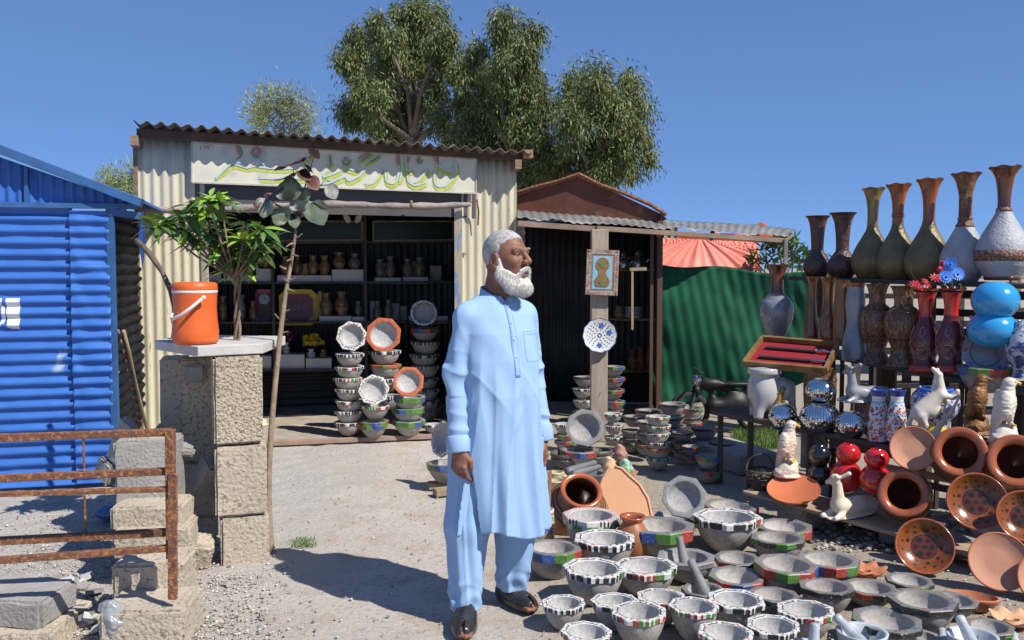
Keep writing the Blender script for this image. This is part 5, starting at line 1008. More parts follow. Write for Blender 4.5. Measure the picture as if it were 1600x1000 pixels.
vase(on3(1210, 531, .02), 531, [(413, 18), (418, 15), (428, 11), (445, 10), (458, 11), (462, 15), (472, 23), (484, 26), (500, 24), (515, 18), (525, 14), (531, 15)], 'brown necked glossy grey vase standing alone at the left end of the stand', mgls, mdn, 459, .08, grp=None)
mstr = mat('streaked_amber', (.33, .13, .03), (.10, .035, .012), rough=.22, scale=8, stretch=(10, 10, 1), lo=.42, hi=.58, coat=.6)
mslb = mat('brown_slab_glaze', (.15, .10, .05), (.28, .09, .02), rough=.35, scale=5, stretch=(4, 4, 1), coat=.4)
mgs = mat('speckled_grey', (.30, .31, .34), (.22, .23, .26), rough=.3, scale=8, coat=.5, speck=(.7, .72, .75), sscale=70, slo=.69, shi=.72, bump=.3)
vase(on3(1256, 533, .08), 533, [(432, 11), (440, 7), (465, 6.5), (490, 8), (510, 11), (525, 12), (533, 12)], 'slim streaked amber vase under the left plum vase', mstr, ruffle=.0, name='slim_vase'); vase(on3(1281, 536, .08), 536, [(432, 14), (440, 10), (465, 8), (490, 10), (510, 14), (528, 15), (536, 14)], 'wider streaked amber vase under the right plum vase', mstr, name='slim_vase')
vase(on3(1303, 540, .08), 540, [(437, 13), (442, 11), (465, 12), (500, 13), (530, 13), (540, 13)], 'straight square brown slab vase between the amber and grey ones', mslb, name='square_vase', sides=4)
vase(on3(1327, 563, .06), 563, [(441, 15), (450, 13), (465, 15), (480, 15), (505, 13), (530, 18), (548, 20), (558, 20), (563, 19)], 'tall square speckled grey vase with a brown dripped top', mgs, mrn, 449, name='square_vase', sides=4)
mcarv = mat('carved_brown', (.26, .13, .055), (.20, .10, .045), rough=.4, scale=20, coat=.4, bump=1, bdist=.006, wave=(14, 9, 2.2, .35, .75, (.09, .04, .02)))
cp = [(443, 18), (449, 15), (458, 13), (474, 12.5), (478, 17), (484, 22), (496, 25), (510, 25), (524, 21), (540, 15), (550, 15), (560, 19), (569, 21)]
vase(on3(1358, 569, .08), 569, cp, 'carved brown jar with swirling relief, left one of the pair', mcarv, name='carved_jar', bands=((481, 484, 0, mdn), (522, 525, 0, mdn))); vase(on3(1402, 573, .06), 573, [(y + 3, w_ * 1.13) for y, w_ in cp], 'carved brown jar with swirling relief, right one next to the red vases', mcarv, name='carved_jar', bands=((486, 489, 0, mdn), (527, 530, 0, mdn)))
mredg = mat('bright_red_glaze', (.55, .022, .01), (.38, .015, .01), rough=.15, scale=4, coat=.8); mmar = mat('maroon_scroll', (.12, .015, .015), (.10, .012, .014), rough=.3, scale=8, coat=.5)
mscr = mat('white_scroll_paint', (.55, .50, .50), rough=.5)
rp = [(450, 19), (455, 16), (465, 12.5), (480, 10.5), (492, 10.5), (500, 12), (510, 16), (525, 21), (538, 22), (550, 19), (558, 16), (566, 18), (573, 21), (578, 22)]
for px, lab in ((1440, 'red necked maroon vase with white scrolls holding red flowers, left of its twin'), (1480, 'red necked maroon vase with white scrolls below the blue flowers')):
    q = on3(px, 580, .04); t, full = vase(q, 580, rp, lab, mmar, mredg, 494, .0, bands=((452, 456, 0, mat('black_rim', (.02, .015, .015), rough=.4)), (570, 580, 0, mredg)), name='red_vase')
    b = MB(); zs = [f[1] for f in full]; rs = [f[0] for f in full]
    def onv(a, z, q=q, zs=zs, rs=rs): r = np.interp(z, zs, rs) + .0015; return q + Vector((r * math.cos(a), r * math.sin(a), z))
    for fl in range(5):
        a0 = fl * 1.257 + .3; zc = .125
        for k in range(4):
            rr0 = .012 + .011 * k; b.tube([onv(a0 + rr0 / .075 * math.cos(u + k), zc + rr0 * math.sin(u + k) * 1.0) for u in np.linspace(0, 5.3, 14)], .0011, 3, cap=False)
        b.tube([onv(a0 + .25 * math.sin(u * 2), zc + .05 + u * .028) for u in np.linspace(0, 3.1, 12)], .0011, 3, cap=False)
        b.tube([onv(a0 + .2 * math.cos(u) * (1 if u < 3.14 else 1), zc + .135 + .03 * math.sin(u)) for u in np.linspace(0, 6.28, 14)], .0011, 3, cap=False)
    b.build('scroll_pattern', mscr, t)
def petals(b, c, n, s_, tilt, w_=.3):
    for k in range(n): a = k * 2 * math.pi / n; d = tilt @ Vector((math.cos(a), math.sin(a), .15)); sd = tilt @ Vector((-math.sin(a), math.cos(a), 0)); b.add([c, c + d * s_ * .6 + sd * s_ * w_ * .5, c + d * s_, c + d * s_ * .6 - sd * s_ * w_ * .5], [(0, 1, 2, 3)])
mfb = mat('blue_petals', (.04, .16, .62), (.08, .26, .75), rough=.5, scale=30); mfr = mat('red_petals', (.55, .02, .03), (.4, .01, .02), rough=.5, scale=30)
fl = thing('artificial_flowers', 'two blue daisy like artificial flowers with red buds in the right red vase', 'flowers', on3(1480, 452, .04))
for (px, py) in ((1485, 412), (1478, 432), (1496, 428)):
    b = MB(); c = P(px, py, T3(1480).y - .05); tl = Vector((-.1, -1, .2)).to_track_quat('Z', 'Y').to_matrix() @ Euler((random.uniform(-.3, .3), random.uniform(-.3, .3), 0)).to_matrix(); petals(b, c, 18, .047, tl, .35); petals(b, c - Vector((0, .008, 0)), 14, .030, tl, .35); b.ico(c - Vector((0, .012, 0)), .009); b.build('blue_flower', mfb, fl)
for (px, py) in ((1468, 421), (1474, 412)): b = MB(); b.ico(P(px, py, T3(1480).y), .02, 2, jit=.15); b.build('red_bud', mfr, fl)
b = MB(); 
for (px, py) in ((1485, 414), (1478, 434), (1496, 430), (1468, 422)): b.tube([on3(1480, 452, .04) - ZV * .02, P(px, py, T3(1480).y)], .003, 5)
for k in range(10): b.ico(on3(1482, 448, .04) + Vector((random.uniform(-.07, .07), random.uniform(-.05, .05), random.uniform(-.01, .03))), .014, 1, jit=.3)
b.build('stems', mat('dark_leaf_plastic', (.02, .05, .02), rough=.5), fl)
fl = thing('artificial_flowers', 'spiky red artificial flowers in the left red vase', 'flowers', on3(1440, 452, .04)); 
for (px, py) in ((1430, 445), (1447, 443), (1462, 435), (1437, 450)):
    b = MB(); c = P(px, py, T3(1440).y - .03); tl = Euler((random.uniform(.2, 1), random.uniform(-.5, .5), 0)).to_matrix(); petals(b, c, 9, .045, tl, .25); petals(b, c + ZV * .008, 7, .03, tl, .25); b.build('red_flower', mfr, fl)
b = MB(); b.tube([on3(1440, 455, .04), P(1425, 430, T3(1440).y), P(1421, 412, T3(1440).y)], .003, 5); b.tube([on3(1440, 455, .04), P(1447, 440, T3(1440).y)], .003, 5); b.build('stems', MATS['dark_leaf_plastic'], fl)
# blue balls, glass octagon plate, painted bowl
mcy = mat('sky_blue_enamel', (.03, .30, .62), rough=.18, coat=.6)
def ballpot(q, pyb, pyt, hw, lab, m, cat='pot', name='round_pot', op=.5, seg=40):
    s = q.y / FP; H = (pyb - pyt) * s; r = hw * s; t = thing(name, lab, cat, q); b = MB(); prof = [(.001, 0)]; th0 = math.asin(min(.98, .45))
    n = 16; zc = H * .5
    for k in range(n + 1): a = -math.pi / 2 + .5 + (math.pi - .5 - op * .95) * k / n; prof.append((r * math.cos(a), zc + H * .5 * math.sin(a) / max(math.sin(math.pi / 2 - op * .95), .8)))
    zt_ = prof[-1][1]; rt = prof[-1][0]; z0_ = prof[1][1]; prof = [(p[0], p[1] - z0_) for p in prof[1:]]; prof = [(.001, 0)] + prof; zt_ -= z0_
    b.lathe(prof, seg, o=q); b.build('body', m, t, smooth=True, auto=60); b = MB(); b.lathe([(rt, zt_), (rt * .93, zt_ + .003), (rt * .86, zt_ - .004), (rt * 1.1, zt_ - .03), (r * .8, H * .3), (.001, .02)], seg, o=q); b.build('mouth', m, t, smooth=True, auto=60); return t
q = on3(1548, 541, .02); ballpot(q, 549, 496, 37, 'lower glossy sky blue globe pot, under its twin', mcy); q = on3(1551, 497, .02); ballpot(q, 499, 442, 35, 'upper glossy sky blue globe pot balanced on another under the tallest vase', mcy, op=.45)
mcg = mat('clear_glass_plate', (.24, .25, .27), (.2, .21, .23), rough=.12, scale=5, coat=.6)
q = P(1540, 551, 5.4); t = thing('octagonal_plate', 'shiny grey octagonal plate with red and blue dots leaning before the blue pots', 'plate', q); Mq = Vector((-.3, -.93, .25)).to_track_quat('Z', 'Y').to_matrix() @ Matrix.Rotation(.3, 3, 'Z')
b = MB(); r = 36 * q.y / FP; b.lathe([(0, -.02), (.55 * r, -.02), (.62 * r, -.008), (.66 * r, 0), (r, .012), (r, .017), (.66 * r, .006), (.6 * r, -.012)], 64, M=Mq, o=q, rf=lambda i, tt, rr, z: (rr * (R8(tt) * 1.02 if rr > .8 * r else 1), z)); b.build('dish', mcg, t, smooth=True, auto=35)
for k in range(8): b = MB(); a = k * .785 + .39; b.lathe([(0, .003), (.011, .003), (.012, 0)], 10, M=Mq, o=q + Mq @ Vector((.82 * r * math.cos(a), .82 * r * math.sin(a), .012))); b.build('painted_dot', mat('dot_red', (.5, .03, .04), rough=.4) if k % 2 else mat('dot_blue', (.06, .12, .5), rough=.4), t)
bowl(P(1538, 612, 5.38), .32, 'rgb', .48, 'white bowl with green and red rim under the shiny octagonal plate', seed=12)
q = on3(1507, 580, .15); vase(q, 580, [(494, 15), (499, 11), (510, 10), (520, 15), (535, 22), (550, 20), (565, 13), (580, 14)], 'pinkish vase behind the right red vase', mat('pink_glaze', (.42, .16, .16), (.3, .25, .3), rough=.3, scale=10, coat=.4), ruffle=.1, name='pink_vase')
q = on3(1590, 590, .05); vase(q, 590, [(500, 8), (510, 12), (525, 20), (545, 24), (565, 18), (580, 12), (590, 14)], 'blue and white scroll painted vase cut off at the right edge', mat('blue_white_scroll', (.45, .48, .55), (.03, .05, .18), rough=.2, scale=22, lo=.47, hi=.53, coat=.5), name='blue_vase')
# display case of swords
cs = thing('display_case', 'shallow wooden case lined in red velvet with two dark swords, propped open towards the camera', 'case', P(1240, 575, 6.1)); c4 = [P(1192, 531, 6.5), P(1309, 541, 6.2), P(1290, 581, 5.95), P(1163, 570, 6.25)]; cn = (c4[1] - c4[0]).cross(c4[3] - c4[0]).normalized(); cn = cn if cn.z > 0 else -cn
b = MB(); b.slab(c4 if (c4[1] - c4[0]).cross(c4[2] - c4[0]).dot(cn) > 0 else c4[::-1], .012, cn); b.build('velvet', mat('red_velvet', (.26, .008, .014), rough=.9), cs); b = MB()
for i in range(4): b.beam(c4[i] + cn * .01, c4[(i + 1) % 4] + cn * .01, .022, .05, up=cn)
b.build('frame', mat('case_wood', (.26, .15, .05), (.16, .08, .03), rough=.5, scale=10), cs)
for k, t_ in enumerate((.33, .7)):
    b = MB(); a = c4[0].lerp(c4[3], t_).lerp(c4[1].lerp(c4[2], t_), .12) + cn * .012; e = c4[0].lerp(c4[3], t_).lerp(c4[1].lerp(c4[2], t_), .78) + cn * .012; b.beam(a, e, .022, .012, up=cn); b.build('sword', mat('dark_blade', (.03, .03, .035), rough=.3), cs)
    b = MB(); b.tube([e, e + (e - a).normalized() * .05 + cn * .01, e + (e - a).normalized() * .11], [.006, .012, .006], 8); b.ico(e + cn * .008, .016, 1, jit=.2); b.build('hilt', mat('silver_hilt', (.55, .55, .58), rough=.25, metal=1), cs)
# ---- tier two ----
def on2(px, pyb, back=.08): q = T2(px, back); q.z = P(px, pyb, q.y).z; return q
mmirror = mat('mirror_tiles', (.80, .82, .85), rough=.06, metal=1, rnd=False)
def discoball(q, pyb, pyt, hw, lab):
    s = q.y / FP; H = (pyb - pyt) * s; r = hw * s; t = thing('mirror_pot', lab, 'pot', q, group='mirror mosaic pots'); n = 22; m_ = 44; b = MB(); prof = [(r * math.cos(a), H * .5 + H * .54 * math.sin(a)) for a in np.linspace(-1.15, 1.12, n)]
    for i in range(n - 1):
        for k in range(m_):
            a0, a1 = 2 * math.pi * k / m_, 2 * math.pi * (k + 1) / m_; g = .08 * (a1 - a0); (r0, z0), (r1, z1) = prof[i], prof[i + 1]; dz = (z1 - z0) * .06; j = random.uniform(-.0012, .0012); j2 = random.uniform(-.0012, .0012)
            b.add([q + Vector((r0 * math.cos(a0 + g), r0 * math.sin(a0 + g), z0 + dz)) + Vector((math.cos(a0) * j, math.sin(a0) * j, 0)), q + Vector((r0 * math.cos(a1 - g), r0 * math.sin(a1 - g), z0 + dz)), q + Vector((r1 * math.cos(a1 - g), r1 * math.sin(a1 - g), z1 - dz)) + Vector((math.cos(a0) * j2, math.sin(a0) * j2, 0)), q + Vector((r1 * math.cos(a0 + g), r1 * math.sin(a0 + g), z1 - dz))], [(0, 1, 2, 3)])
    stuff(b.build('mirror_tile', mmirror, t)); b = MB(); b.lathe([(.001, prof[0][1])] + [(max(.001, p[0] - .003), p[1]) for p in prof] + [(prof[-1][0] * .85, prof[-1][1] + .002), (r * .6, H * .5), (.001, H * .2)], 32, o=q); b.build('shell', mat('grey_grout', (.12, .12, .12), rough=.6), t, smooth=True)
discoball(on2(1220, 672, .04), 672, 630, 22, 'small mirror tiled pot at the left behind the white eagle'); discoball(on2(1275, 679, .06), 679, 627, 31, 'largest mirror tiled pot with a smaller one on top'); discoball(on2(1275, 628, .06), 630, 593, 23, 'mirror tiled pot sitting on top of the largest one'); discoball(on2(1328, 684, .04), 684, 642, 25, 'mirror tiled pot right of the stacked pair')
mjug = mat('jug_enamel', attr=True, rough=.2, scale=20, c2=(.92, .92, .92), coat=.5)
def jugcol(i, k):
    h = math.sin(i * 12.9 + k * 78.2) * 43758.5; h -= math.floor(h)
    return None
def jug(px, lab):
    q = on2(px, 690, .04); s = q.y / FP; t = thing('painted_jug', lab, 'jug', q); prof = [(0.001, 0), (14, 0), (15, 3), (15.5, 10), (15.5, 22), (15, 35), (13.5, 48), (11, 60), (9.5, 66), (10, 72), (12.5, 80), (13.5, 82), (12, 82.5), (8.5, 76), (.01, 60)]
    fine = []
    for i in range(len(prof) - 1):
        for k in range(12): fine.append((lerp(prof[i][0], prof[i + 1][0], k / 12) * s, lerp(prof[i][1], prof[i + 1][1], k / 12) * s))
    SEG = 160; R_ = 14 * s
    spots = [(a + (.4 if j % 2 else 0), z * s) for j, z in enumerate((8, 22, 36, 50)) for a in np.linspace(0, 6.28, 7)[:-1]]
    small = [(random.uniform(0, 6.28), random.uniform(3, 62) * s) for _ in range(330)]
    def cf(i, k):
        a = 2 * math.pi * (k + .5) / SEG; z = fine[min(i, len(fine) - 1)][1] + .5 * s
        if z < 3 * s or z > 73 * s: return (.03, .07, .30)
        if 62 * s < z < 73 * s: return (.75, .75, .73) if z > 65 * s else (.25, .5, .65)
        for j, (b_, zz_) in enumerate(spots):
            d = math.hypot(((a - b_ + math.pi) % (2 * math.pi) - math.pi) * R_, z - zz_)
            if d < 2.9 * s * (1.35 if j % 3 == 0 else 1): return (.72, .16, .02) if j % 2 == 0 else (.45, .03, .03)
        for (b_, zz_) in small:
            if math.hypot(((a - b_ + math.pi) % (2 * math.pi) - math.pi) * R_, z - zz_) < 1.2 * s: return (.02, .03, .14)
        return (.72, .72, .70)
    b = MB(); b.lathe(fine, SEG, o=q, cf=cf); b.build('body', mjug, t, smooth=True)
jug(1370, 'flower painted jug with orange spots and blue rim, left of its twin'); jug(1399, 'flower painted jug with orange spots and blue rim, right one')
vase(on2(1425, 668, .28), 668, [(604, 24), (607, 26), (615, 33), (628, 36), (642, 33), (655, 24), (668, 20)], 'round blue and white flowered pot behind the painted jugs', mat('blue_flower_pot', (.55, .58, .64), (.02, .05, .28), rough=.25, scale=30, lo=.47, hi=.53, coat=.4), name='round_pot', cat='pot', bands=((604, 608, 0, mat('blue_rim', (.03, .13, .42), rough=.3)),))
b_q = on2(1428, 690, .25); ballpot(b_q, 696, 664, 20, 'yellow ochre pot base below the blue flowered pot', myel)
vase(on2(1240, 652, .30), 652, [(575, 26), (580, 24), (600, 25), (630, 24), (652, 22)], 'brown carved wooden barrel jar behind the mirror pots', mat('carved_wood', (.26, .13, .04), (.12, .06, .02), rough=.5, scale=40, bump=.8, bscale=50), name='barrel_jar', cat='jar', bands=((590, 594, 0, mgold), (638, 642, 0, mgold)))
b = MB(); q0, q1 = on2(1305, 662, .22), on2(1362, 668, .22); b.slab([q0, q1, q1 + ZV * .15, q0 + ZV * .15], .16, (-.7, -.7, 0)); tag(b.build('glazed_planter', mdn, bevel=.015), 'long shiny brown planter under the lying grey deer', 'planter')
# elephant-like porcelain stool
q = on2(1182, 652, .12); t = thing('elephant_stool', 'glossy white porcelain stool figure with a yellow and brown painted animal on its side', 'figurine', q); s = q.y / FP
EL = [('e', (-.02, 0, .20), (.115, .11, .16)), ('e', (.10, 0, .20), (.085, .07, .085)), ('c', (-.05, -.04, .2), (-.07, -.05, 0.01), .045, .035), ('c', (-.05, .05, .2), (-.07, .06, 0.01), .045, .035), ('c', (.05, -.04, .18), (.06, -.05, 0.01), .04, .035), ('c', (.17, 0, .22), (.19, -.0, .05), .035, .02), ('c', (.19, 0, .05), (.15, -.02, .01), .02, .016)]
fn = lambda X, Y, Z: smax(smin(prims(X, Y, Z, EL, .03), np.maximum(np.hypot(X + .02, Y) - .118, np.abs(Z - .335) - .020), .04), -(Z - .0), .004)
V_, F_ = sdf_mesh(fn, (-.18, -.16, -.02), (.24, .16, .38), .008); mpor = mat('white_porcelain', (.52, .51, .50), (.44, .43, .42), rough=.15, scale=6, coat=.6); npmesh('body', V_ * .98 + np.array(q), F_, mpor, parent=t, smooth=True)
V_, F_ = sdf_mesh(lambda X, Y, Z: prims(X, Y, Z, [('c', (.03, 0, .10), (.06, 0, .17), .022, .018), ('e', (.07, 0, .20), (.02, .012, .02)), ('c', (.05, 0, .16), (0, 0, .19), .01, .007), ('c', (.04, 0, .1), (.07, 0, .04), .012, .009), ('c', (.03, 0, .1), (.01, 0, .05), .012, .009)], .01), (-.05, -.05, 0), (.12, .05, .26), .006); npmesh('painted_figure', V_ + np.array(q) + np.array((.02, -.085, .01)), F_, mat('yellow_brown_glaze', (.42, .24, .04), (.10, .05, .02), rough=.3, scale=20), parent=t, smooth=True)
# ---- animals ----
def figure(name, lab, cat, q, L_, k, lo, hi, h, m, rz=0, scale=1, dis=None, parts=(), cut=True, mir=False):
    t = thing(name, lab, cat, q); c, s_ = math.cos(rz), math.sin(rz)
    def tf(V): V = V * (np.array((1.15, 1.2, 1)) * scale if name == 'eagle_figure' else scale); return np.stack([V[:, 0] * c - V[:, 1] * s_, V[:, 0] * s_ + V[:, 1] * c, V[:, 2]], 1) + np.array(q)
    def fn(X, Y, Z):
        D = prims(X, Y, Z, L_, k)
        if dis is not None: D = D + dis(X, Y, Z)
        return np.maximum(D, -Z) if cut else D
    V, F = sdf_mesh(fn, lo, hi, h); npmesh('body', tf(V), F, m, parent=t, smooth=True)
    for nm, PL, pk, pm in parts:
        V, F = sdf_mesh(lambda X, Y, Z: prims(X, Y, Z, PL, pk), lo, hi, h); npmesh(nm, tf(V), F, pm, parent=t, smooth=True)
    return t
mpeach = mat('painted_plaster', (.70, .52, .38), (.62, .55, .46), rough=.55, scale=7, bump=.5, bscale=60, bdist=.006); mwpl = mat('white_plaster', (.68, .64, .56), (.6, .54, .44), rough=.4, scale=7, bump=.25, bscale=60, bdist=.004); mbz = mat('bronze_paint', (.26, .12, .035), (.13, .06, .02), rough=.42, scale=14, bump=.9, bscale=60, metal=.2, bdist=.01); mbeak = mat('yellow_beak', (.62, .36, .05), rough=.4); mdkdot = mat('dark_eye', (.02, .015, .01), rough=.2)
def eagle(q, lab, m, scale, rz):
    f = lambda X, Y, Z: .0022 * vnoise(X, Y, Z, 130, 2) + .0012 * np.sin(Z * 260 + 9 * np.sin(Y * 160)) * (Z > .12)
    L_ = [('e', (0, 0, .255), (.055, .058, .085)), ('c', (.005, 0, .31), (.015, 0, .375), .042, .03), ('e', (.02, 0, .385), (.034, .029, .03)), ('e', (0, 0, .20), (.045, .05, .06)),
          ('e', (-.015, .058, .25), (.032, .02, .085)), ('e', (-.015, -.058, .25), (.032, .02, .085)), ('c', (-.02, .05, .2), (-.045, .03, .13), .025, .014), ('c', (-.02, -.05, .2), (-.045, -.03, .13), .025, .014), ('c', (-.03, 0, .19), (-.055, 0, .08), .035, .02),
          ('c', (.01, .025, .2), (.02, .028, .13), .028, .013), ('c', (.01, -.025, .2), (.02, -.028, .13), .028, .013), ('e', (0, 0, .045), (.07, .065, .07)), ('e', (.02, .02, .09), (.045, .045, .035)), ('e', (0, 0, .008), (.085, .08, .022)), ('e', (-.03, -.03, .03), (.05, .045, .04))]
    PB = [('c', (.05, 0, .385), (.068, 0, .378), .013, .009), ('c', (.068, 0, .378), (.072, 0, .365), .009, .003)]
    PF = [('c', (.02, s_ * .028, .13), (.045 + .0, s_ * (.028 + dd), .118), .010, .006) for s_ in (-1, 1) for dd in (-.014, 0, .014)]
    EY = [('e', (.040, .022, .392), (.006, .005, .006)), ('e', (.040, -.022, .392), (.006, .005, .006))]
    return figure('eagle_figure', lab, 'eagle figure', q, L_, .014, (-.12, -.1, -.01), (.1, .1, .44), .0052, m, rz, scale, f, (('beak', PB, .006, mbeak if m is not mbz else mbz), ('claws', PF, .005, mbeak if m is not mbz else mbz), ('eyes', EY, .002, mdkdot)))
q = T1(1216, .16); eagle(Vector((q.x, q.y, P(1216, 744, q.y).z)), 'peach white eagle figure perched at the left end of the lowest shelf', mpeach, (744 - 655) * q.y / FP / .415, -.5)
q = on2(1517, 678, .10); eagle(q, 'bronze brown eagle figure between the white horse and the white eagle', mbz, (678 - 583) * q.y / FP / .415, -.35)
q = on2(1572, 692, .02); eagle(q, 'cream white eagle figure near the right edge', mwpl, (692 - 588) * q.y / FP / .415, -.25)
# rearing horse, facing right with head thrown up
HL = [('e', (-.01, 0, .135), (.062, .04, .05), None), ('c', (-.05, 0, .12), (.04, 0, .21), .045, .038), ('c', (.045, 0, .22), (.035, 0, .31), .030, .018), ('c', (.035, 0, .315), (.005, 0, .345), .017, .010), ('e', (.032, .009, .335), (.005, .003, .012)),
      ('c', (-.055, .02, .10), (-.03, .022, .055), .030, .014), ('c', (-.03, .022, .055), (-.055, .022, .01), .013, .009), ('c', (-.055, -.02, .10), (-.03, -.022, .055), .030, .014), ('c', (-.03, -.022, .055), (-.05, -.022, .01), .013, .009),
      ('c', (.04, .02, .20), (.085, .022, .175), .018, .011), ('c', (.085, .022, .175), (.075, .022, .12), .011, .008), ('c', (.045, -.02, .21), (.10, -.024, .20), .018, .011), ('c', (.10, -.024, .20), (.12, -.024, .235), .010, .008), ('c', (.12, -.024, .235), (.13, -.024, .2), .009, .006),
      ('c', (-.085, 0, .115), (-.105, 0, .06), .012, .012), ('c', (-.105, 0, .06), (-.09, 0, .005), .013, .006)]
q = on2(1455, 680, .02); th = figure('horse_figure', 'white rearing horse figure with its head thrown back, left of the bronze eagle', 'horse figure', q, HL, .012, (-.14, -.07, -.01), (.15, .07, .37), .005, mwpl, -.15, (680 - 573) * q.y / FP / .35, None,
   (('tree_support', [('c', (.02, 0, .0), (.05, 0, .06), .022, .015), ('c', (.05, 0, .06), (.10, .01, .12), .014, .010), ('c', (.10, 0, .12), (.135, 0, .20), .010, .006), ('e', (0, 0, 0), (.09, .04, .015))], .012, mpeach), ('mane', [('c', (.028, 0, .34), (.02, 0, .28), .010, .012), ('c', (.02, 0, .28), (.005, 0, .215), .012, .008)], .008, mwpl)))
def deer(q, lab, m, scale, rz):
    L_ = [('e', (-.12, 0, .055), (.125, .06, .055)), ('c', (-.03, 0, .06), (.045, 0, .075), .052, .048), ('c', (.045, 0, .08), (.06, 0, .20), .038, .026), ('e', (.068, -.008, .228), (.030, .028, .032)), ('c', (.068, -.02, .222), (.082, -.05, .205), .022, .014),
          ('c', (.055, .025, .245), (.03, .055, .268), .010, .014), ('c', (.085, .022, .245), (.118, .045, .258), .010, .014), ('e', (-.2, 0, .05), (.055, .055, .05)), ('c', (.05, -.04, .03), (.125, -.045, .014), .02, .014), ('c', (.05, .03, .03), (.11, .04, .014), .02, .014), ('c', (-.17, -.05, .03), (-.07, -.065, .014), .022, .013), ('c', (-.225, 0, .08), (-.24, 0, .05), .012, .01), ('e', (-.06, 0, .004), (.19, .06, .012))]
    return figure('deer_figure', lab, 'deer figure', q, L_, .018, (-.28, -.12, -.01), (.16, .1, .30), .006, m, rz, scale, None, (('eyes', [('e', (.050, -.026, .236), (.006, .006, .007)), ('e', (.094, -.018, .236), (.006, .006, .007)), ('e', (.084, -.062, .205), (.006, .005, .004))], .002, mdkdot),))
q = T1(1326, .06); deer(Vector((q.x, q.y, T1(1326).z)), 'white lying deer figure with head raised on the lowest shelf', mwpl, .275 / .275 * 1.0, R(180 - 12 + 0)) if 0 else None
q = T1(1322, .03); d_ = deer(Vector((q.x, q.y, q.z)), 'cream white deer figure lying with raised head at the front of the lowest shelf', mat('cream_plaster', (.74, .64, .50), (.66, .56, .42), rough=.45, scale=7, bump=.4, bscale=60, bdist=.005), .98, math.pi + .5); 
q = on2(1312, 628, .22); deer(q, 'grey speckled lying deer figure behind the mirror pots', mgs, .92, math.pi + .25)
# pots on tier one
mblk = mat('black_enamel', (.012, .012, .016), rough=.14, coat=.7); mrd = mat('cherry_enamel', (.50, .010, .012), rough=.13, coat=.8)
def on1(px, pyb, back): q = T1(px, back); q.z = P(px, pyb, q.y).z; return q
ballpot(on1(1257, 757, .26), 757, 725, 18, 'lower glossy black globe pot beside the peach eagle', mblk); ballpot(on1(1257, 727, .26), 727, 695, 17, 'upper glossy black globe pot balanced on its twin', mblk)
ballpot(on1(1302, 768, .24), 768, 720, 25, 'large glossy red globe pot behind the cream deer', mrd); ballpot(on1(1305, 724, .24), 724, 693, 19, 'small glossy red globe pot on top, behind the deer ears', mrd); ballpot(on1(1356, 770, .18), 770, 727, 25, 'large glossy red globe pot right of the deer', mrd); ballpot(on1(1357, 730, .18), 730, 701, 19, 'small glossy red globe pot on top of the right large one', mrd)
mter = mat('terracotta', (.52, .19, .09), (.42, .15, .07), rough=.75, scale=6, bump=.15); mtpk = mat('pinkish_clay', (.50, .24, .15), (.42, .21, .14), rough=.8, scale=5, bump=.15); mbrick = mat('orange_clay', (.55, .15, .06), (.48, .13, .05), rough=.7, scale=5); mgz = mat('glazed_terracotta', (.40, .11, .04), (.30, .08, .03), rough=.22, scale=6, coat=.7); mgin = mat('dark_glazed_inside', (.13, .04, .025), (.08, .028, .02), rough=.12, coat=.8)
def aim(d, spin=0): return Vector(d).normalized().to_track_quat('Z', 'Y').to_matrix() @ Matrix.Rotation(spin, 3, 'Z')
# flat plate on the shelf
q = P(1240, 766, T1(1240, .05).y); t = thing('clay_plate', 'flat orange clay plate lying on the left of the lowest shelf', 'plate', q); r = 41 * q.y / FP; b = MB(); Ma = aim((-.15, -.32, .92)); b.lathe([(0, -.008), (r * .9, -.006), (r, .008), (r * .99, .014), (r * .93, .006), (0, .002)], 48, M=Ma, o=q); b.build('dish', mbrick, t, smooth=True, auto=40)
def potmouth(px, py, hw, Y, d, lab, m=None, inn=None, notch=True, deep=1.0):
    m = m or mgz; q = P(px, py, Y); r = hw * Y / FP; t = thing('clay_pot', lab, 'pot', q, group=None); Ma = aim(d); b = MB()
    b.lathe([(r * .78, -.15 * r), (r * .86, -.3 * r), (r * 1.08, -.62 * r), (r * 1.12, -.95 * r * deep), (r * .85, -1.35 * r * deep), (r * .4, -1.5 * r * deep), (.001, -1.5 * r * deep)], 48, M=Ma, o=q); b.build('body', mat('dull_glazed_body', (.20, .075, .035), (.13, .06, .03), rough=.35, scale=10, coat=.4, speck=(.35, .12, .04), sscale=20, slo=.6, shi=.66) if m is mgz else m, t, smooth=True)
    b = MB(); b.lathe([(r * .78, -.16 * r), (r * .92, -.10 * r), (r, -.02 * r), (r * .99, .05 * r), (r * .92, .09 * r), (r * .78, .05 * r), (r * .66, -.04 * r), (r * .64, -.14 * r)], 72, M=Ma, o=q, rf=(lambda i, tt, rr, z: (rr * (1 + (.012 * math.sin(36 * tt) if i in (2, 3, 4) else 0)), z)) if notch else None); b.build('lip', m, t, smooth=True)
    b = MB(); b.lathe([(r * .64, -.13 * r), (r * .8, -.4 * r), (r * .95, -.8 * r * deep), (r * .7, -1.2 * r * deep), (.001, -1.4 * r * deep)], 48, M=Ma, o=q); b.build('inside', inn or mgin, t, smooth=True); return t
potmouth(1412, 771, 38, T1(1412).y + .02, (-.42, -.85, .30), 'glazed clay pot lying with its notched mouth to the camera beside the cream deer'); potmouth(1500, 706, 40, T1(1500, .12).y, (-.38, -.86, .33), 'smooth wide mouthed glazed clay pot just right of the plain pinkish dish', notch=False); potmouth(1588, 720, 42, T1(1588, .12).y, (-.4, -.85, .33), 'notched glazed clay pot cut by the right edge below the cream eagle')
mpnt = mat('painted_clay', attr=True, rough=.25, scale=14, c2=(.6, .58, .55), coat=.2)
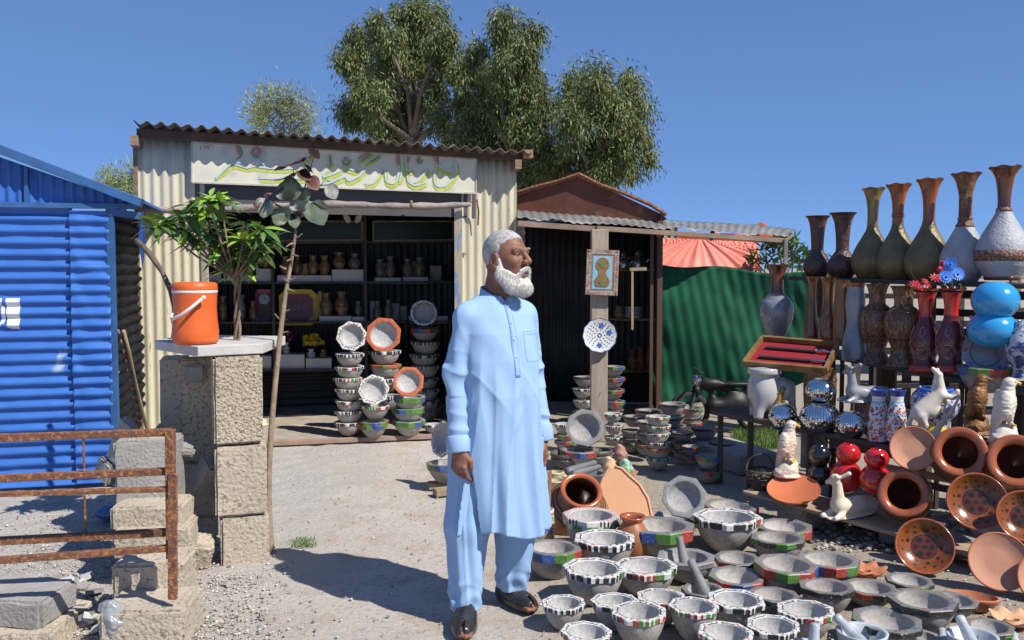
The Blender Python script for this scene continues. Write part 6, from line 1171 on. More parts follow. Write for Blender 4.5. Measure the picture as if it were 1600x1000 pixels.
def plate(px, py, hw, Y, d, lab, style, dp=.28):
    q = P(px, py, Y); r = hw * Y / FP; t = thing('clay_plate', lab, 'plate', q); Ma = aim(d)
    rr_ = np.linspace(0, 1, 26); prof = [(x * r * .93, -dp * r * (1 - max(0, (x - .45) / .55) ** 1.6)) for x in rr_] ; back = [(r, .02 * r), (r * 1.0, -.05 * r), (r * .9, -.12 * r), (r * .6, -(dp + .07) * r), (.001, -(dp + .07) * r)]
    sp = [(.62 + .0 * j, j * 6.28 / 9, .075) for j in range(9)] + [(.30, j * 6.28 / 6, .10) for j in range(6)] + [(0, 0, .09)] + [(.80, j * 6.28 / 14 + .2, .05) for j in range(14)]; SEG = 120
    def cf(i, k):
        x = (i + .5) / 25; a = 2 * math.pi * k / SEG
        if style == 'plain' or i >= 25: return (.44, .16, .075) if i >= 25 or True else 0
        for j, (sr, sa_, ss) in enumerate(sp):
            if math.hypot(x * math.cos(a) - sr * math.cos(sa_), x * math.sin(a) - sr * math.sin(sa_)) < ss: return (.025, .03, .01) if j % 2 else (.06, .012, .01)
        if .44 < x < .47: return (.05, .02, .012)
        return (.26, .075, .018) if x > .46 else (.12, .035, .02)
    b = MB(); b.lathe(prof, SEG, M=Ma, o=q, cf=cf if style != 'plain' else None); b.build('face', mpnt if style != 'plain' else (mtpk if style == 'plain' else mter), t, smooth=True); b = MB(); b.lathe([prof[-1], (r * .97, .04 * r)] + back, 64, M=Ma, o=q); b.build('rim', mter if style == 'plain' else mgz, t, smooth=True); return t
plate(1427, 700, 35, T1(1427, .12).y, (-.35, -.86, .36), 'plain pinkish clay dish leaning in the upper row left of the wide mouthed pot', 'plain', .2)
plate(1527, 783, 45, T1(1527).y - .04, (-.3, -.88, .36), 'dark flower painted clay plate leaning on the lowest shelf', 'flower'); plate(1600, 806, 40, T1(1600).y - .04, (-.3, -.88, .36), 'painted clay plate cut off by the right edge', 'flower')
plate(1445, 853, 44, 4.50, (-.3, -.86, .42), 'orange glazed flower plate leaning below the lowest shelf', 'flower'); plate(1562, 877, 46, 4.22, (-.3, -.86, .42), 'plain clay plate leaning below the lowest shelf at right', 'plain', .16)
plate(1384, 800, 26, 4.95, (-.3, -.86, .42), 'small plain clay saucer leaning under the notched pot', 'plain', .2) if 0 else None
plate(1640, 905, 46, 4.1, (-.3, -.86, .42), 'plain clay plate just inside the right edge', 'plain', .2)
# basket
q = T1(1178, .12); q = Vector((q.x, q.y, P(1178, 766, q.y).z)); t = thing('wire_basket', 'small dark twig basket with a hoop handle at the left end of the lowest shelf', 'basket', q); s = q.y / FP; mtw = mat('dark_twig', (.10, .075, .05), (.05, .04, .03), rough=.8, scale=20)
b = MB()
for k in range(24): a = k * math.pi / 12; b.tube([q + Vector((r * s * math.cos(a + z * .012), r * s * math.sin(a + z * .012), z * s)) for r, z in ((10, 2), (15, 10), (20, 20), (23, 30))], .0035, 4)
for r, z in ((11, 4), (14, 8), (17, 14), (20, 20), (22, 26), (23.5, 31), (23, 33)): b.tube([q + Vector((r * s * math.cos(a), r * s * math.sin(a), (z + math.sin(a * 7) * .7) * s)) for a in np.linspace(0, 6.28, 26)], .0045, 4)
stuff(b.build('woven_wall', mtw, t)); b = MB(); b.lathe([(9 * s, -.0), (10 * s, 3 * s), (.001, 3 * s)], 16, o=q); b.build('foot', mtw, t)
b = MB(); b.tube([q + Vector((22 * s * math.cos(a), 3 * s * math.sin(3 * a), (32 + 26 * math.sin(a)) * s)) for a in np.linspace(0, math.pi, 20)], .006, 6); b.build('handle', mtw, t); b = MB()
for _ in range(40): b.ico(q + Vector((random.uniform(-15, 15) * s, random.uniform(-15, 15) * s, random.uniform(22, 30) * s)), random.uniform(.006, .014), 1, jit=.3)
stuff(b.build('shells', mat('shell_bits', (.5, .42, .33), (.3, .24, .18), scale=30), t))
# ================= ground goods in the middle =================
# big tilted jug pot and friends
q = P(908, 768, 5.2); t = thing('big_clay_pot', 'big glazed orange brown clay pot tilted with its open mouth towards the camera', 'pot', q); Ma = aim((-.02, -.58, .62)); r = 34 * q.y / FP; b = MB()
Ma = aim((.12, -.62, .72)); L_ = [(r * .80, -.02 * r), (r * .78, -.22 * r), (r * .86, -.45 * r), (r * 1.25, -.85 * r), (r * 1.62, -1.4 * r), (r * 1.68, -1.9 * r), (r * 1.45, -2.5 * r), (r * .8, -2.9 * r), (.001, -2.95 * r)]
b.lathe(L_, 56, M=Ma, o=q); b.build('body', mat('big_pot_clay', (.42, .155, .065), (.30, .11, .05), rough=.42, scale=4, coat=.25, speck=(.16, .14, .05), sscale=11, slo=.62, shi=.68), t, smooth=True)
b = MB(); b.lathe([(r * .80, -.03 * r), (r * .96, .0), (r, .07 * r), (r * .97, .14 * r), (r * .86, .15 * r), (r * .76, .08 * r), (r * .74, 0)], 56, M=Ma, o=q); b.build('lip', mgz, t, smooth=True); b = MB(); b.lathe([(r * .74, .02 * r), (r * .74, -.3 * r), (r * 1.1, -.9 * r), (r * 1.4, -1.7 * r), (.001, -2.6 * r)], 40, M=Ma, o=q); b.build('inside', mat('red_glazed_inside', (.14, .04, .02), (.07, .02, .012), rough=.18, coat=.7), t, smooth=True)
for k in range(3): b = MB(); b.lathe([(r * (1.02 + .14 * k), -(.62 + .16 * k) * r), (r * (1.09 + .14 * k), -(.63 + .16 * k) * r), (r * (1.1 + .14 * k), -(.70 + .16 * k) * r)], 56, M=Ma, o=q); b.build('dark_ring', mat('dark_ring', (.08, .04, .025), rough=.4), t, smooth=True)
# teardrop slab
q = P(968, 800, 5.5); t = thing('clay_slab', 'large pale orange leaf shaped clay slab leaning upright behind the small pot', 'slab', q); outl = [(-.02, .235), (.02, .225), (.06, .185), (.11, .14), (.15, .07), (.165, -.01), (.16, -.09), (.12, -.15), (.03, -.18), (-.07, -.17), (-.13, -.12), (-.145, -.03), (-.125, .06), (-.10, .12), (-.08, .17), (-.05, .22)]
Ml = Matrix.Rotation(-.35, 3, 'X'); msl = mat('pale_orange_clay', (.66, .37, .21), (.60, .33, .18), rough=.8, scale=4)
S_ = 1.2; fr_ = [q + Ml @ Vector((x * S_, 0, y * S_)) for x, y in outl]; nn = Ml @ Vector((0, -1, 0)); b = MB(); b.slab(fr_, .03, nn); b.build('panel', msl, t, bevel=.006); b = MB(); b.tube(fr_ + [fr_[0]], .009, 8); b.build('raised_edge', msl, t, smooth=True)
# small round pot
q = G(988, 864); q = P(988, 868, 4.72); q.z = 0; t = thing('small_clay_pot', 'small round brown clay pot with a narrow lip in front of the clay slab', 'pot', q); s = 4.75 / FP; b = MB(); b.lathe([(.001, 0), (15 * s, 0), (24 * s, 14 * s), (27 * s, 30 * s), (24 * s, 46 * s), (17 * s, 56 * s), (15 * s, 60 * s)], 40, o=q); b.build('body', MATS['big_pot_clay'], t, smooth=True); b = MB(); b.lathe([(15 * s, 59 * s), (18 * s, 63 * s), (21 * s, 67 * s), (20 * s, 69 * s), (15 * s, 66 * s), (14 * s, 58 * s), (20 * s, 40 * s), (.001, 10 * s)], 40, o=q); b.build('lip', mgz, t, smooth=True)
# striped jar with a stick
q = G(852, 849); t = thing('striped_jar', 'cream jar banded in blue, green and yellow patterns beside the man', 'jar', q); s = q.y / FP
mjr = mat('jar_paint', attr=True, rough=.3, scale=20, c2=(.9, .9, .9), coat=.3); prof = [(.001, 0), (13, 0)] + [(13.5 + 1.5 * math.sin(z / 50 * 3), z) for z in range(0, 54, 1)] + [(14, 55), (11, 55), (10, 30), (.01, 20)]
def cfj(i, k):
    z = i - 2; 
    if z < 0 or z > 54: return (.6, .55, .45)
    for (z0, z1, c_) in ((3, 18, (.55, .34, .10)), (20, 26, (.05, .12, .42)), (27, 36, (.58, .36, .12)), (38, 44, (.04, .25, .16)), (47, 50, (.35, .1, .06))):
        if z0 <= z <= z1: wv = math.sin(k / 64 * 2 * math.pi * 9 + (z - z0) * .5); return c_ if abs(wv) > .35 or z in (z0, z1) else (.68, .66, .58)
    return (.68, .66, .58)
b = MB(); b.lathe([(r * s, z * s) for r, z in prof], 64, o=q, cf=cfj); b.build('body', mjr, t, smooth=True)
mb = MB(); a = P(860, 735, 5.0); mb.beam(a, P(857, 800, 4.98), .022, .018, up=(1, 0, 0)); tag(mb.build('wooden_stick', mat('reddish_wood', (.40, .18, .10), (.3, .13, .07), scale=12), bevel=.002), 'reddish wooden stick standing in the striped jar beside the man', 'stick')
mcream = mat('cream_glaze', (.62, .55, .40), (.55, .45, .3), rough=.3, scale=10, coat=.3)
for (px, py, hw, lab) in ((868, 737, 13, 'cream cup with a dark rim behind the reddish stick, upper one'), (869, 750, 14, 'cream cup with a dark rim below the upper one'), (893, 743, 15, 'cream cup right of the other two, before the grey mortar')):
    g = G(px, py + 18); s = g.y / FP; t = thing('cream_cup', lab, 'cup', g); b = MB(); b.lathe([(.001, 0), (hw * .7 * s, 0), (hw * .9 * s, 8 * s), (hw * s, 18 * s), (hw * s * .93, 18.5 * s), (hw * .85 * s, 8 * s), (.001, 3 * s)], 32, o=g); b.build('cup', mcream, t, smooth=True, auto=50); b = MB(); b.lathe([(hw * s, 16 * s), (hw * 1.03 * s, 17 * s), (hw * s, 18.6 * s), (hw * .9 * s, 18.6 * s)], 32, o=g); b.build('rim_line', mcream, t, smooth=True)
# grey square mortars lying
for i, (px, py, hw, lab) in enumerate(((926, 745, 24, 'dark grey angular stone mortar behind the big clay pot'),)):
    g = G(px, py + 22); s = g.y / FP; t = thing('angular_mortar', lab, 'mortar', g); b = MB(); b.lathe([(.001, 0), (hw * .55 * s, 0), (hw * s, 28 * s), (hw * .97 * s, 30 * s), (hw * .75 * s, 29 * s), (hw * .5 * s, 12 * s), (.001, 8 * s)], 6, o=g); b.build('body', mat('slate_stone', (.17, .18, .19), (.12, .12, .13), rough=.6, scale=20), t)
pestle(P(931, 722, 6.0), P(885, 738, 5.8) + ZV * .0, .02, .03, 'dark grey pestle lying across the pots behind the cream cups', MATS['slate_stone']); pestle(P(938, 729, 5.9), P(893, 742, 5.75), .02, .028, 'second dark grey pestle lying just below the other', MATS['slate_stone'])
# dish with bags
g = G(968, 752); t = thing('clay_dish', 'terracotta dish holding plastic bags of coloured stones', 'dish', g); s = g.y / FP; b = MB(); b.lathe([(.001, 0), (14 * s, 0), (28 * s, 16 * s), (27 * s, 17 * s), (13 * s, 4 * s), (.001, 3 * s)], 40, o=g); b.build('dish', mter, t, smooth=True)
for (dx, dz, sc, m, lab) in ((-.07, .09, 1.0, mat('amber_bag', (.62, .36, .14), (.8, .7, .55), rough=.15, scale=40, trans=.2), 'plastic bag of amber stones in the terracotta dish'), (.05, .08, .95, mat('green_bag', (.05, .38, .12), (.6, .7, .65), rough=.15, scale=35, trans=.2), 'plastic bag of green stones in the terracotta dish'), (.02, .17, .9, mat('pink_bag', (.42, .22, .18), (.3, .16, .13), rough=.6, scale=25), 'pinkish cloth bag behind the green one')):
    V_, F_ = sdf_mesh(lambda X, Y, Z: prims(X, Y, Z, [('e', (0, 0, 0), (.055, .05, .07)), ('e', (-.015, 0, .06), (.03, .03, .04))], .03) + .007 * vnoise(X, Y, Z, 85, 3), (-.1, -.1, -.1), (.1, .1, .14), .006); tag(npmesh('stone_bag', V_ * sc + np.array(g + Vector((dx, 0 if dz < .1 else .1, dz))), F_, m, smooth=True), lab, 'bag')
# scalloped clay dishes and oval dish at right
for (px, py, hw, lab, sc_) in ((1352, 892, 32, 'scalloped terracotta dish behind the dark octagonal bowls', .35), (1583, 968, 34, 'pale clay scalloped dish at the lower right edge', .45)):
    g = G(px, py + 8); s = g.y / FP; t = thing('scalloped_dish', lab, 'dish', g); b = MB(); b.lathe([(.001, .004), (hw * .35 * s, 0), (hw * .7 * s, 5 * s), (hw * s, 13 * s), (hw * .97 * s, 14 * s), (hw * .66 * s, 7 * s), (hw * .35 * s, 3 * s), (.001, .008)], 72, o=g, rf=lambda i, tt, r, z: (r * (1 + (.10 * math.cos(8 * tt) if i in (3, 4) else .05 * math.cos(8 * tt))), z + (.008 * math.cos(8 * tt) if i in (3, 4) else 0))); b.build('dish', mter if px < 1500 else msl, t, smooth=True)
    b = MB(); b.lathe([(hw * .28 * s, .004), (hw * .32 * s, 9 * s), (hw * .28 * s, 9 * s), (hw * .25 * s, .01)], 32, o=g); b.build('cup_ring', mter if px < 1500 else msl, t, smooth=True)
g = G(1518, 950); t = thing('oval_dish', 'deep oval terracotta dish beside the dark bowls at right', 'dish', g); s = g.y / FP; b = MB(); Mo = Matrix.Rotation(-.5, 3, 'Z'); b.lathe([(.001, 0), (26 * s, 0), (40 * s, 16 * s), (41 * s, 20 * s), (37 * s, 21 * s), (34 * s, 16 * s), (22 * s, 5 * s), (.001, 4 * s)], 48, o=g, M=Mo, sy=.6); b.build('dish', mter, t, smooth=True, auto=50)
# background at far right: roofs and timber rack
far = thing('far_stall_roof', 'brown iron roof of a far stall behind the vases', 'roof', P(1420, 425, 14)); 
for (pts_, nm) in (([P(1290, 418, 14), P(1350, 420, 14), P(1350, 404, 14.5), P(1310, 408, 14.5)], 'sheet'), ([P(1330, 432, 13), P(1660, 436, 12), P(1680, 378, 13), P(1500, 386, 13.5), P(1400, 398, 14)], 'sheet')):
    mb = MB(); mb.slab(pts_, .03, (0, -1, .3)); mb.build(nm, mgalv if nm == 'x' else mat('far_roof_iron', (.26, .17, .12), (.18, .13, .1), scale=4, rough=.8), far)
for px in (1300, 1340, 1420, 1500, 1590): mb = MB(); q = P(px, 425, 13.6); mb.beam(q, (q.x, q.y, 0), .08, .08, up=(1, 0, 0)); mb.build('post', mwood, far)
rk = thing('timber_rack', 'stack of weathered planks on posts behind the stand at the right edge', 'rack', P(1590, 500, 6.6))
for k, yy in enumerate((372, 385, 398, 447, 466, 485, 505, 540, 560)): mb = MB(); mb.beam(P(1575 - (k % 3) * 6, yy, 7.2), P(1780, yy - 3, 6.6), .10, .035); mb.build('plank', mwoodh if k % 2 else mgalv, rk)
for px in (1585, 1640): mb = MB(); mb.beam(P(px, 375, 6.9), (P(px, 375, 6.9).x, 6.9, 0), .04, .04, up=(1, 0, 0)); mb.build('post', mgalv, rk)
c_ = P(1470, 500, 8.2); wl = thing('rear_goods_shelf', 'dim rear shelf of crates and wood seen between the vases of the stand', 'shelf', (c_.x, c_.y, 0))
for yy in (462, 505, 548, 600, 640): mb = MB(); mb.beam(P(1330, yy, 8.2), P(1700, yy + 2, 7.4), .25, .04); mb.build('board', mtop, wl)
for px in (1340, 1420, 1500, 1570, 1660): mb = MB(); q = P(px, 450, 8.0); mb.beam(q, (q.x, q.y, 0), .06, .06, up=(1, 0, 0)); mb.build('upright', mtop, wl)
# motorcycle
LM = len(bpy.data.objects)
mc = P(1110, 650, 8.3); mo_ = thing('motorcycle', 'dark motorcycle parked in the shade before the green net, behind the bowl stacks', 'motorcycle', (mc.x, mc.y, 0)); mdk2 = mat('shade_dark_fork', (.10, .10, .10), rough=.5, metal=.5); mbk = mat('black_metal', (.012, .011, .011), rough=.5, metal=.3); mtyre = mat('tyre_rubber', (.025, .024, .023), rough=.8)  # fork and body tones darkened to stand in for the awning's shade
fx, bx_, my = P(1075, 660, 8.3).x, P(1230, 660, 8.5).x, 8.5
for x in (fx, bx_):
    b = MB(); b.lathe([(.235, -.04), (.29, -.05), (.31, 0), (.29, .05), (.235, .04)], 40, M=aim((0, 1, 0)), o=(x, my, .31)); w1 = b.build('tyre', mtyre, mo_, smooth=True); b = MB(); b.lathe([(.255, -.015), (.265, 0), (.255, .015), (.245, 0), (.255, -.015)], 40, M=aim((0, 1, 0)), o=(x, my, .31))
    for k in range(16): a = k * math.pi / 8; b.beam((x, my, .31), (x + .25 * math.cos(a), my, .31 + .25 * math.sin(a)), .006, .006, up=(0, 1, 0))
    b.build('rim', mdk2, mo_)
b = MB()
for s_ in (-.06, .06): b.tube([(fx, my + s_, .31), (fx + .14, my + s_, .86)], .02, 8)
b.build('fork', mdk2, mo_); b = MB(); b.tube([(fx + .12, my - .3, .93), (fx + .17, my - .1, .90), (fx + .16, my, .88), (fx + .17, my + .1, .90), (fx + .12, my + .3, .93)], .014, 8); b.build('handlebar', mdk2, mo_)
b = MB(); b.lathe([(.001, .02), (.075, .02), (.085, 0), (.07, -.06), (.02, -.09)], 20, M=aim((-1, -.3, 0)), o=(fx + .08, my - .02, .78)); b.build('headlight', mkt, mo_, smooth=True)
V_, F_ = sdf_mesh(lambda X, Y, Z: prims(X, Y, Z, [('e', (.62, 0, .40), (.24, .13, .20)), ('e', (.05, 0, .62), (.06, .10, .09)), ('e', (.25, 0, .72), (.2, .1, .10)), ('e', (.62, 0, .72), (.28, .09, .05)), ('c', (.3, 0, .4), (.5, 0, .4), .13, .12), ('c', (.15, 0, .8), (.4, 0, .35), .03, .04), ('c', (.45, 0, .65), (.95, 0, .5), .04, .03), ('e', (.9, 0, .62), (.16, .07, .05)), ('c', (.35, .1, .3), (.9, .12, .28), .035, .045)], .05), (-.05, -.2, .1), (1.2, .25, .95), .022); npmesh('body', V_ + np.array((fx + .05, my, 0)), F_, mbk, parent=mo_, smooth=True)

mo_.scale = (.64, .64, .64); mo_.location.x -= .04
# ================= orange cooler =================
q = P(306, 540.5, 4.72); q.z = zt; s = q.y / FP; ck = thing('water_cooler', 'orange plastic water cooler with a white stripe and white handle on the concrete slab', 'cooler', q); mo2 = mat('orange_plastic', (.74, .135, .025), (.64, .11, .02), rough=.42, scale=5, bump=.05)
prof = [(.001, 0), (29, 0), (33.5, 3), (35, 8), (35, 20), (34, 30), (33, 42), (32.3, 55), (32.8, 66), (33.5, 78), (33.5, 80)]
pf = []
for i in range(len(prof) - 1):
    n = 5 if i > 3 else 1
    for k in range(n): pf.append((lerp(prof[i][0], prof[i + 1][0], k / n) * s, lerp(prof[i][1], prof[i + 1][1], k / n) * s))
pf = [(r + (.0009 * math.cos(z / s * 1.6) if .15 < z < .26 else 0), z) for r, z in pf] + [(33.5 * s, 80 * s)]
b = MB(); b.lathe(pf, 56, o=q); b.build('body', mo2, ck, smooth=True); b = MB(); b.lathe([(33.9 * s, 80 * s), (34.2 * s, 80.5 * s), (34.2 * s, 83.5 * s), (33.9 * s, 84 * s)], 56, o=q); b.build('stripe', mat('white_plastic', (.72, .70, .64), rough=.4), ck, smooth=True)
b = MB(); b.lathe([(34 * s, 84 * s), (34.4 * s, 86 * s), (34 * s, 93 * s), (31.5 * s, 96 * s), (25 * s, 96.8 * s), (.001, 97 * s)], 56, o=q); b.build('lid', mo2, ck, smooth=True, auto=50)
b = MB(); hp_ = [P(268, 497, q.y - .10), P(271, 498, q.y - .12), P(284, 492, q.y - .155), P(300, 480, q.y - .15), P(313, 469, q.y - .125), P(318, 465, q.y - .118)]; b.tube(hp_, [.006, .009, .009, .009, .009, .007], 8); b.ico(hp_[-1], .012, 2); b.tube([P(269, 505, q.y - .08), P(267, 497, q.y - .1), P(270, 490, q.y - .08)], .006, 6); b.build('handle', MATS['white_plastic'], ck, smooth=True)
# ================= leafy umbrella plant =================
mleaf = mat('glossy_leaf', (.32, .50, .06), (.20, .36, .04), rough=.34, scale=3, lo=.35, hi=.65, spec=.5)
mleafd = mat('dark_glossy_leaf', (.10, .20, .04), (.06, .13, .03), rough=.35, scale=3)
mstem = mat('twisted_stem', (.26, .19, .13), (.16, .11, .08), rough=.9, scale=20, bump=.5)
def leafmesh(name, L, w_, droop, m, fold=.25, n=6):
    vs = []; 
    for i in range(n + 1):
        t = i / n; ww = w_ * math.sin(math.pi * min(1, t * .93 + .05)) ** .8; x = L * t; z = -droop * L * t * t
        vs += [(x, ww, z + fold * ww), (x, 0, z), (x, -ww, z + fold * ww)]
    fs = []
    for i in range(n): a = 3 * i; fs += [(a, a + 1, a + 4, a + 3), (a + 1, a + 2, a + 5, a + 4)]
    me = bpy.data.meshes.new(name); me.from_pydata(vs, [], fs); me.polygons.foreach_set('use_smooth', [True] * len(fs)); me.materials.append(m); return me
YP = 4.95
pl_ = thing('potted_plant', 'bushy green plant with long glossy leaves and a twisted stem behind the orange cooler', 'plant', P(370, 541, YP)); b = MB()
for ph in (0, 2.1, 4.2): b.tube([P(371 + 4 * math.sin(y * .06 + ph), y, YP + .012 * math.cos(y * .06 + ph)) for y in range(560, 430, -8)], [.010 - .003 * i / 16 for i in range(17)], 6)
b.build('stem', mstem, pl_, smooth=True); b = MB(); heads = []
top = P(366, 435, YP)
for (hx, hy, r) in [(330, 300, 16), (345, 312, 18), (318, 322, 18), (300, 318, 16), (285, 330, 18), (262, 340, 18), (248, 348, 14), (335, 335, 18), (312, 345, 18), (290, 355, 20), (385, 345, 16), (395, 358, 18), (405, 368, 18), (380, 370, 18), (365, 375, 18), (328, 362, 16), (410, 352, 14), (422, 368, 14), (400, 385, 18), (385, 392, 16), (370, 398, 16), (355, 392, 16), (342, 385, 16), (300, 366, 14), (378, 415, 14), (362, 420, 14), (325, 308, 16)]:
    d = random.uniform(-.16, .16); h = P(hx, hy + 6, YP + d); heads.append((h, r)); b.tube([top, top.lerp(h, .5) + Vector((0, 0, -.02)), h], [.008, .006, .004], 5)
b.build('branches', mstem, pl_, smooth=True)
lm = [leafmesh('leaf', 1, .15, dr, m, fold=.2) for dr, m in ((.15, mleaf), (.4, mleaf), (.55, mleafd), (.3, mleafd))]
nleaf = 0
for (h, r) in heads:
    for k in range(10):
        if nleaf >= 298: break
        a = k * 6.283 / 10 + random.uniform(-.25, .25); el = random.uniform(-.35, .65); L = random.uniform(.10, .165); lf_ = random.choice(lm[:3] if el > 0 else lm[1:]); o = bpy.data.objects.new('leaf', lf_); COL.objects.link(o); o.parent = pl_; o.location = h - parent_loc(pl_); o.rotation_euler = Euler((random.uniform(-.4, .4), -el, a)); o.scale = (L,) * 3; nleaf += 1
V = []
for (h, r) in heads:
    for k in range(3):
        a = random.uniform(0, 6.28); el = random.uniform(-.8, .9); L = random.uniform(.10, .16); d = Vector((math.cos(a) * math.cos(el), math.sin(a) * math.cos(el), math.sin(el))); sd = d.cross(Vector((0, 0, 1))).normalized() * L * .15; o_ = h - ZV * random.uniform(0, .09); dr = Vector((0, 0, -.02)); V += [o_, o_ + d * L * .45 + sd, o_ + d * L + dr, o_ + d * L * .45 - sd]
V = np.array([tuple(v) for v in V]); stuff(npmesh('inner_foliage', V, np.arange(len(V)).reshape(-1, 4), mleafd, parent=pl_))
# ================= young tree with round leaves =================
mbark = mat('sapling_bark', (.33, .25, .18), (.21, .155, .11), rough=.9, scale=14, bump=.5, bscale=60)
tp = [(423, 866, 4.84), (422, 845, 4.84), (420, 800, 4.84), (420, 740, 4.85), (423, 680, 4.87), (430, 600, 4.9), (437, 530, 4.92), (446, 460, 4.95), (455, 410, 4.97), (461, 370, 4.98), (463, 345, 4.98)]
sap = thing('young_tree', 'thin young tree with a bare thorny trunk and round grey green and purple leaves', 'tree', P(423, 866, 4.84)); b = MB(); b.tube([P(x, y, Y) + (ZV * -.03 if y > 860 else ZV * 0) for x, y, Y in tp], [.024, .021, .0175, .016, .0155, .015, .014, .012, .010, .008, .006], 10); b.build('trunk', mbark, sap, smooth=True)
b = MB()
for (x, y, dx, dy) in ((452, 438, 10, -5), (452, 440, -9, -6), (449, 452, 11, 3), (443, 487, 9, -3), (441, 500, -12, -10), (438, 520, 12, -2), (434, 545, -9, -8), (447, 420, -10, -5), (457, 398, 9, 2), (458, 380, -11, 6), (462, 372, 10, -7), (432, 560, 8, -4), (456, 405, -8, 3)):
    a = P(x, y, 4.95); b.tube([a, P(x + dx * .5, y + dy * .3, 4.94), P(x + dx, y + dy, 4.93)], [.007, .005, .003], 5)
b.build('twig_stub', mbark, sap)
b = MB()
c0_ = P(463, 345, 4.98)
for (x, y) in ((455, 322), (478, 310), (465, 300), (485, 280), (492, 240), (505, 285), (520, 300), (430, 320), (415, 310), (458, 262), (445, 340), (498, 330)): e = P(x, y, 4.95); b.tube([c0_, c0_.lerp(e, .5) + ZV * .015, e], [.005, .004, .0022], 5)
b.build('branches', mat('purple_twig', (.14, .08, .07), rough=.7), sap)
mlg = mat('round_leaf_green', (.17, .205, .14), (.12, .15, .10), rough=.45, scale=4); mlp = mat('purple_leaf', (.12, .05, .07), (.08, .035, .045), rough=.4, scale=5); mlb = mat('dry_brown_leaf', (.13, .05, .035), (.08, .035, .025), rough=.6, scale=8); mlgr = mat('grey_leaf', (.30, .31, .28), (.2, .22, .19), rough=.55, scale=5)
def heart(m):
    n = 20; vs = [(0, 0, 0)]; fs = []
    for k in range(n): a = 2 * math.pi * k / n; aw = (a + math.pi) % (2 * math.pi) - math.pi; r = .47 * (1 - .5 * math.exp(-((a - math.pi) / .4) ** 2) + .30 * math.exp(-(aw / .35) ** 2)); vs.append((r * math.cos(a) + .38, r * 1.02 * math.sin(a), .10 * abs(math.sin(a)) + .05 * math.cos(3 * a) - .08 * (1 + math.cos(a))))
    fs = [(0, 1 + k, 1 + (k + 1) % n) for k in range(n)]; me = bpy.data.meshes.new('leaf'); me.from_pydata(vs, [], fs); me.polygons.foreach_set('use_smooth', [True] * n); me.materials.append(m); return me
hl = {k: heart(m) for k, m in (('g', mlg), ('p', mlp), ('b', mlb), ('w', mlgr))}
for (x, y, wpx, k, rx, ry, rz) in ((451, 298, 44, 'g', 1.35, .1, 1.55), (474, 305, 24, 'g', 1.3, 0, 1.2), (468, 318, 34, 'w', 1.25, .1, 1.8), (494, 330, 40, 'g', 1.5, .1, -1.1), (440, 338, 34, 'g', 1.3, .1, 2.6), (413, 322, 32, 'w', 1.4, .3, -1.8), (420, 302, 22, 'b', 1.0, .5, 2.9), (432, 298, 26, 'p', .4, .2, 3.1), (462, 253, 40, 'p', .35, .1, 3.0), (448, 276, 36, 'p', .25, .1, 3.1), (474, 272, 26, 'b', .45, .4, -.6), (488, 284, 26, 'b', .6, .5, -.8), (482, 262, 24, 'p', .4, .8, .6), (440, 262, 26, 'p', .25, .2, 2.6), (518, 298, 24, 'w', 1.0, .6, -1.0), (490, 238, 26, 'p', .5, .9, 1.0), (460, 345, 20, 'g', 1.3, 0, -1.4), (403, 318, 16, 'b', 1, .2, 2.8)):
    q = P(x, y, 4.93); o = bpy.data.objects.new('leaf', hl[k]); COL.objects.link(o); o.parent = sap; sc_ = wpx * 4.93 / FP; E = Euler((rx, 0, 0)).to_matrix().to_4x4() @ Matrix.Rotation(rz, 4, 'Z') @ Matrix.Rotation(ry, 4, 'Y'); o.location = q - parent_loc(sap) - (E.to_3x3() @ Vector((.38 * sc_, 0, 0))); o.rotation_euler = E.to_euler(); o.scale = (sc_,) * 3
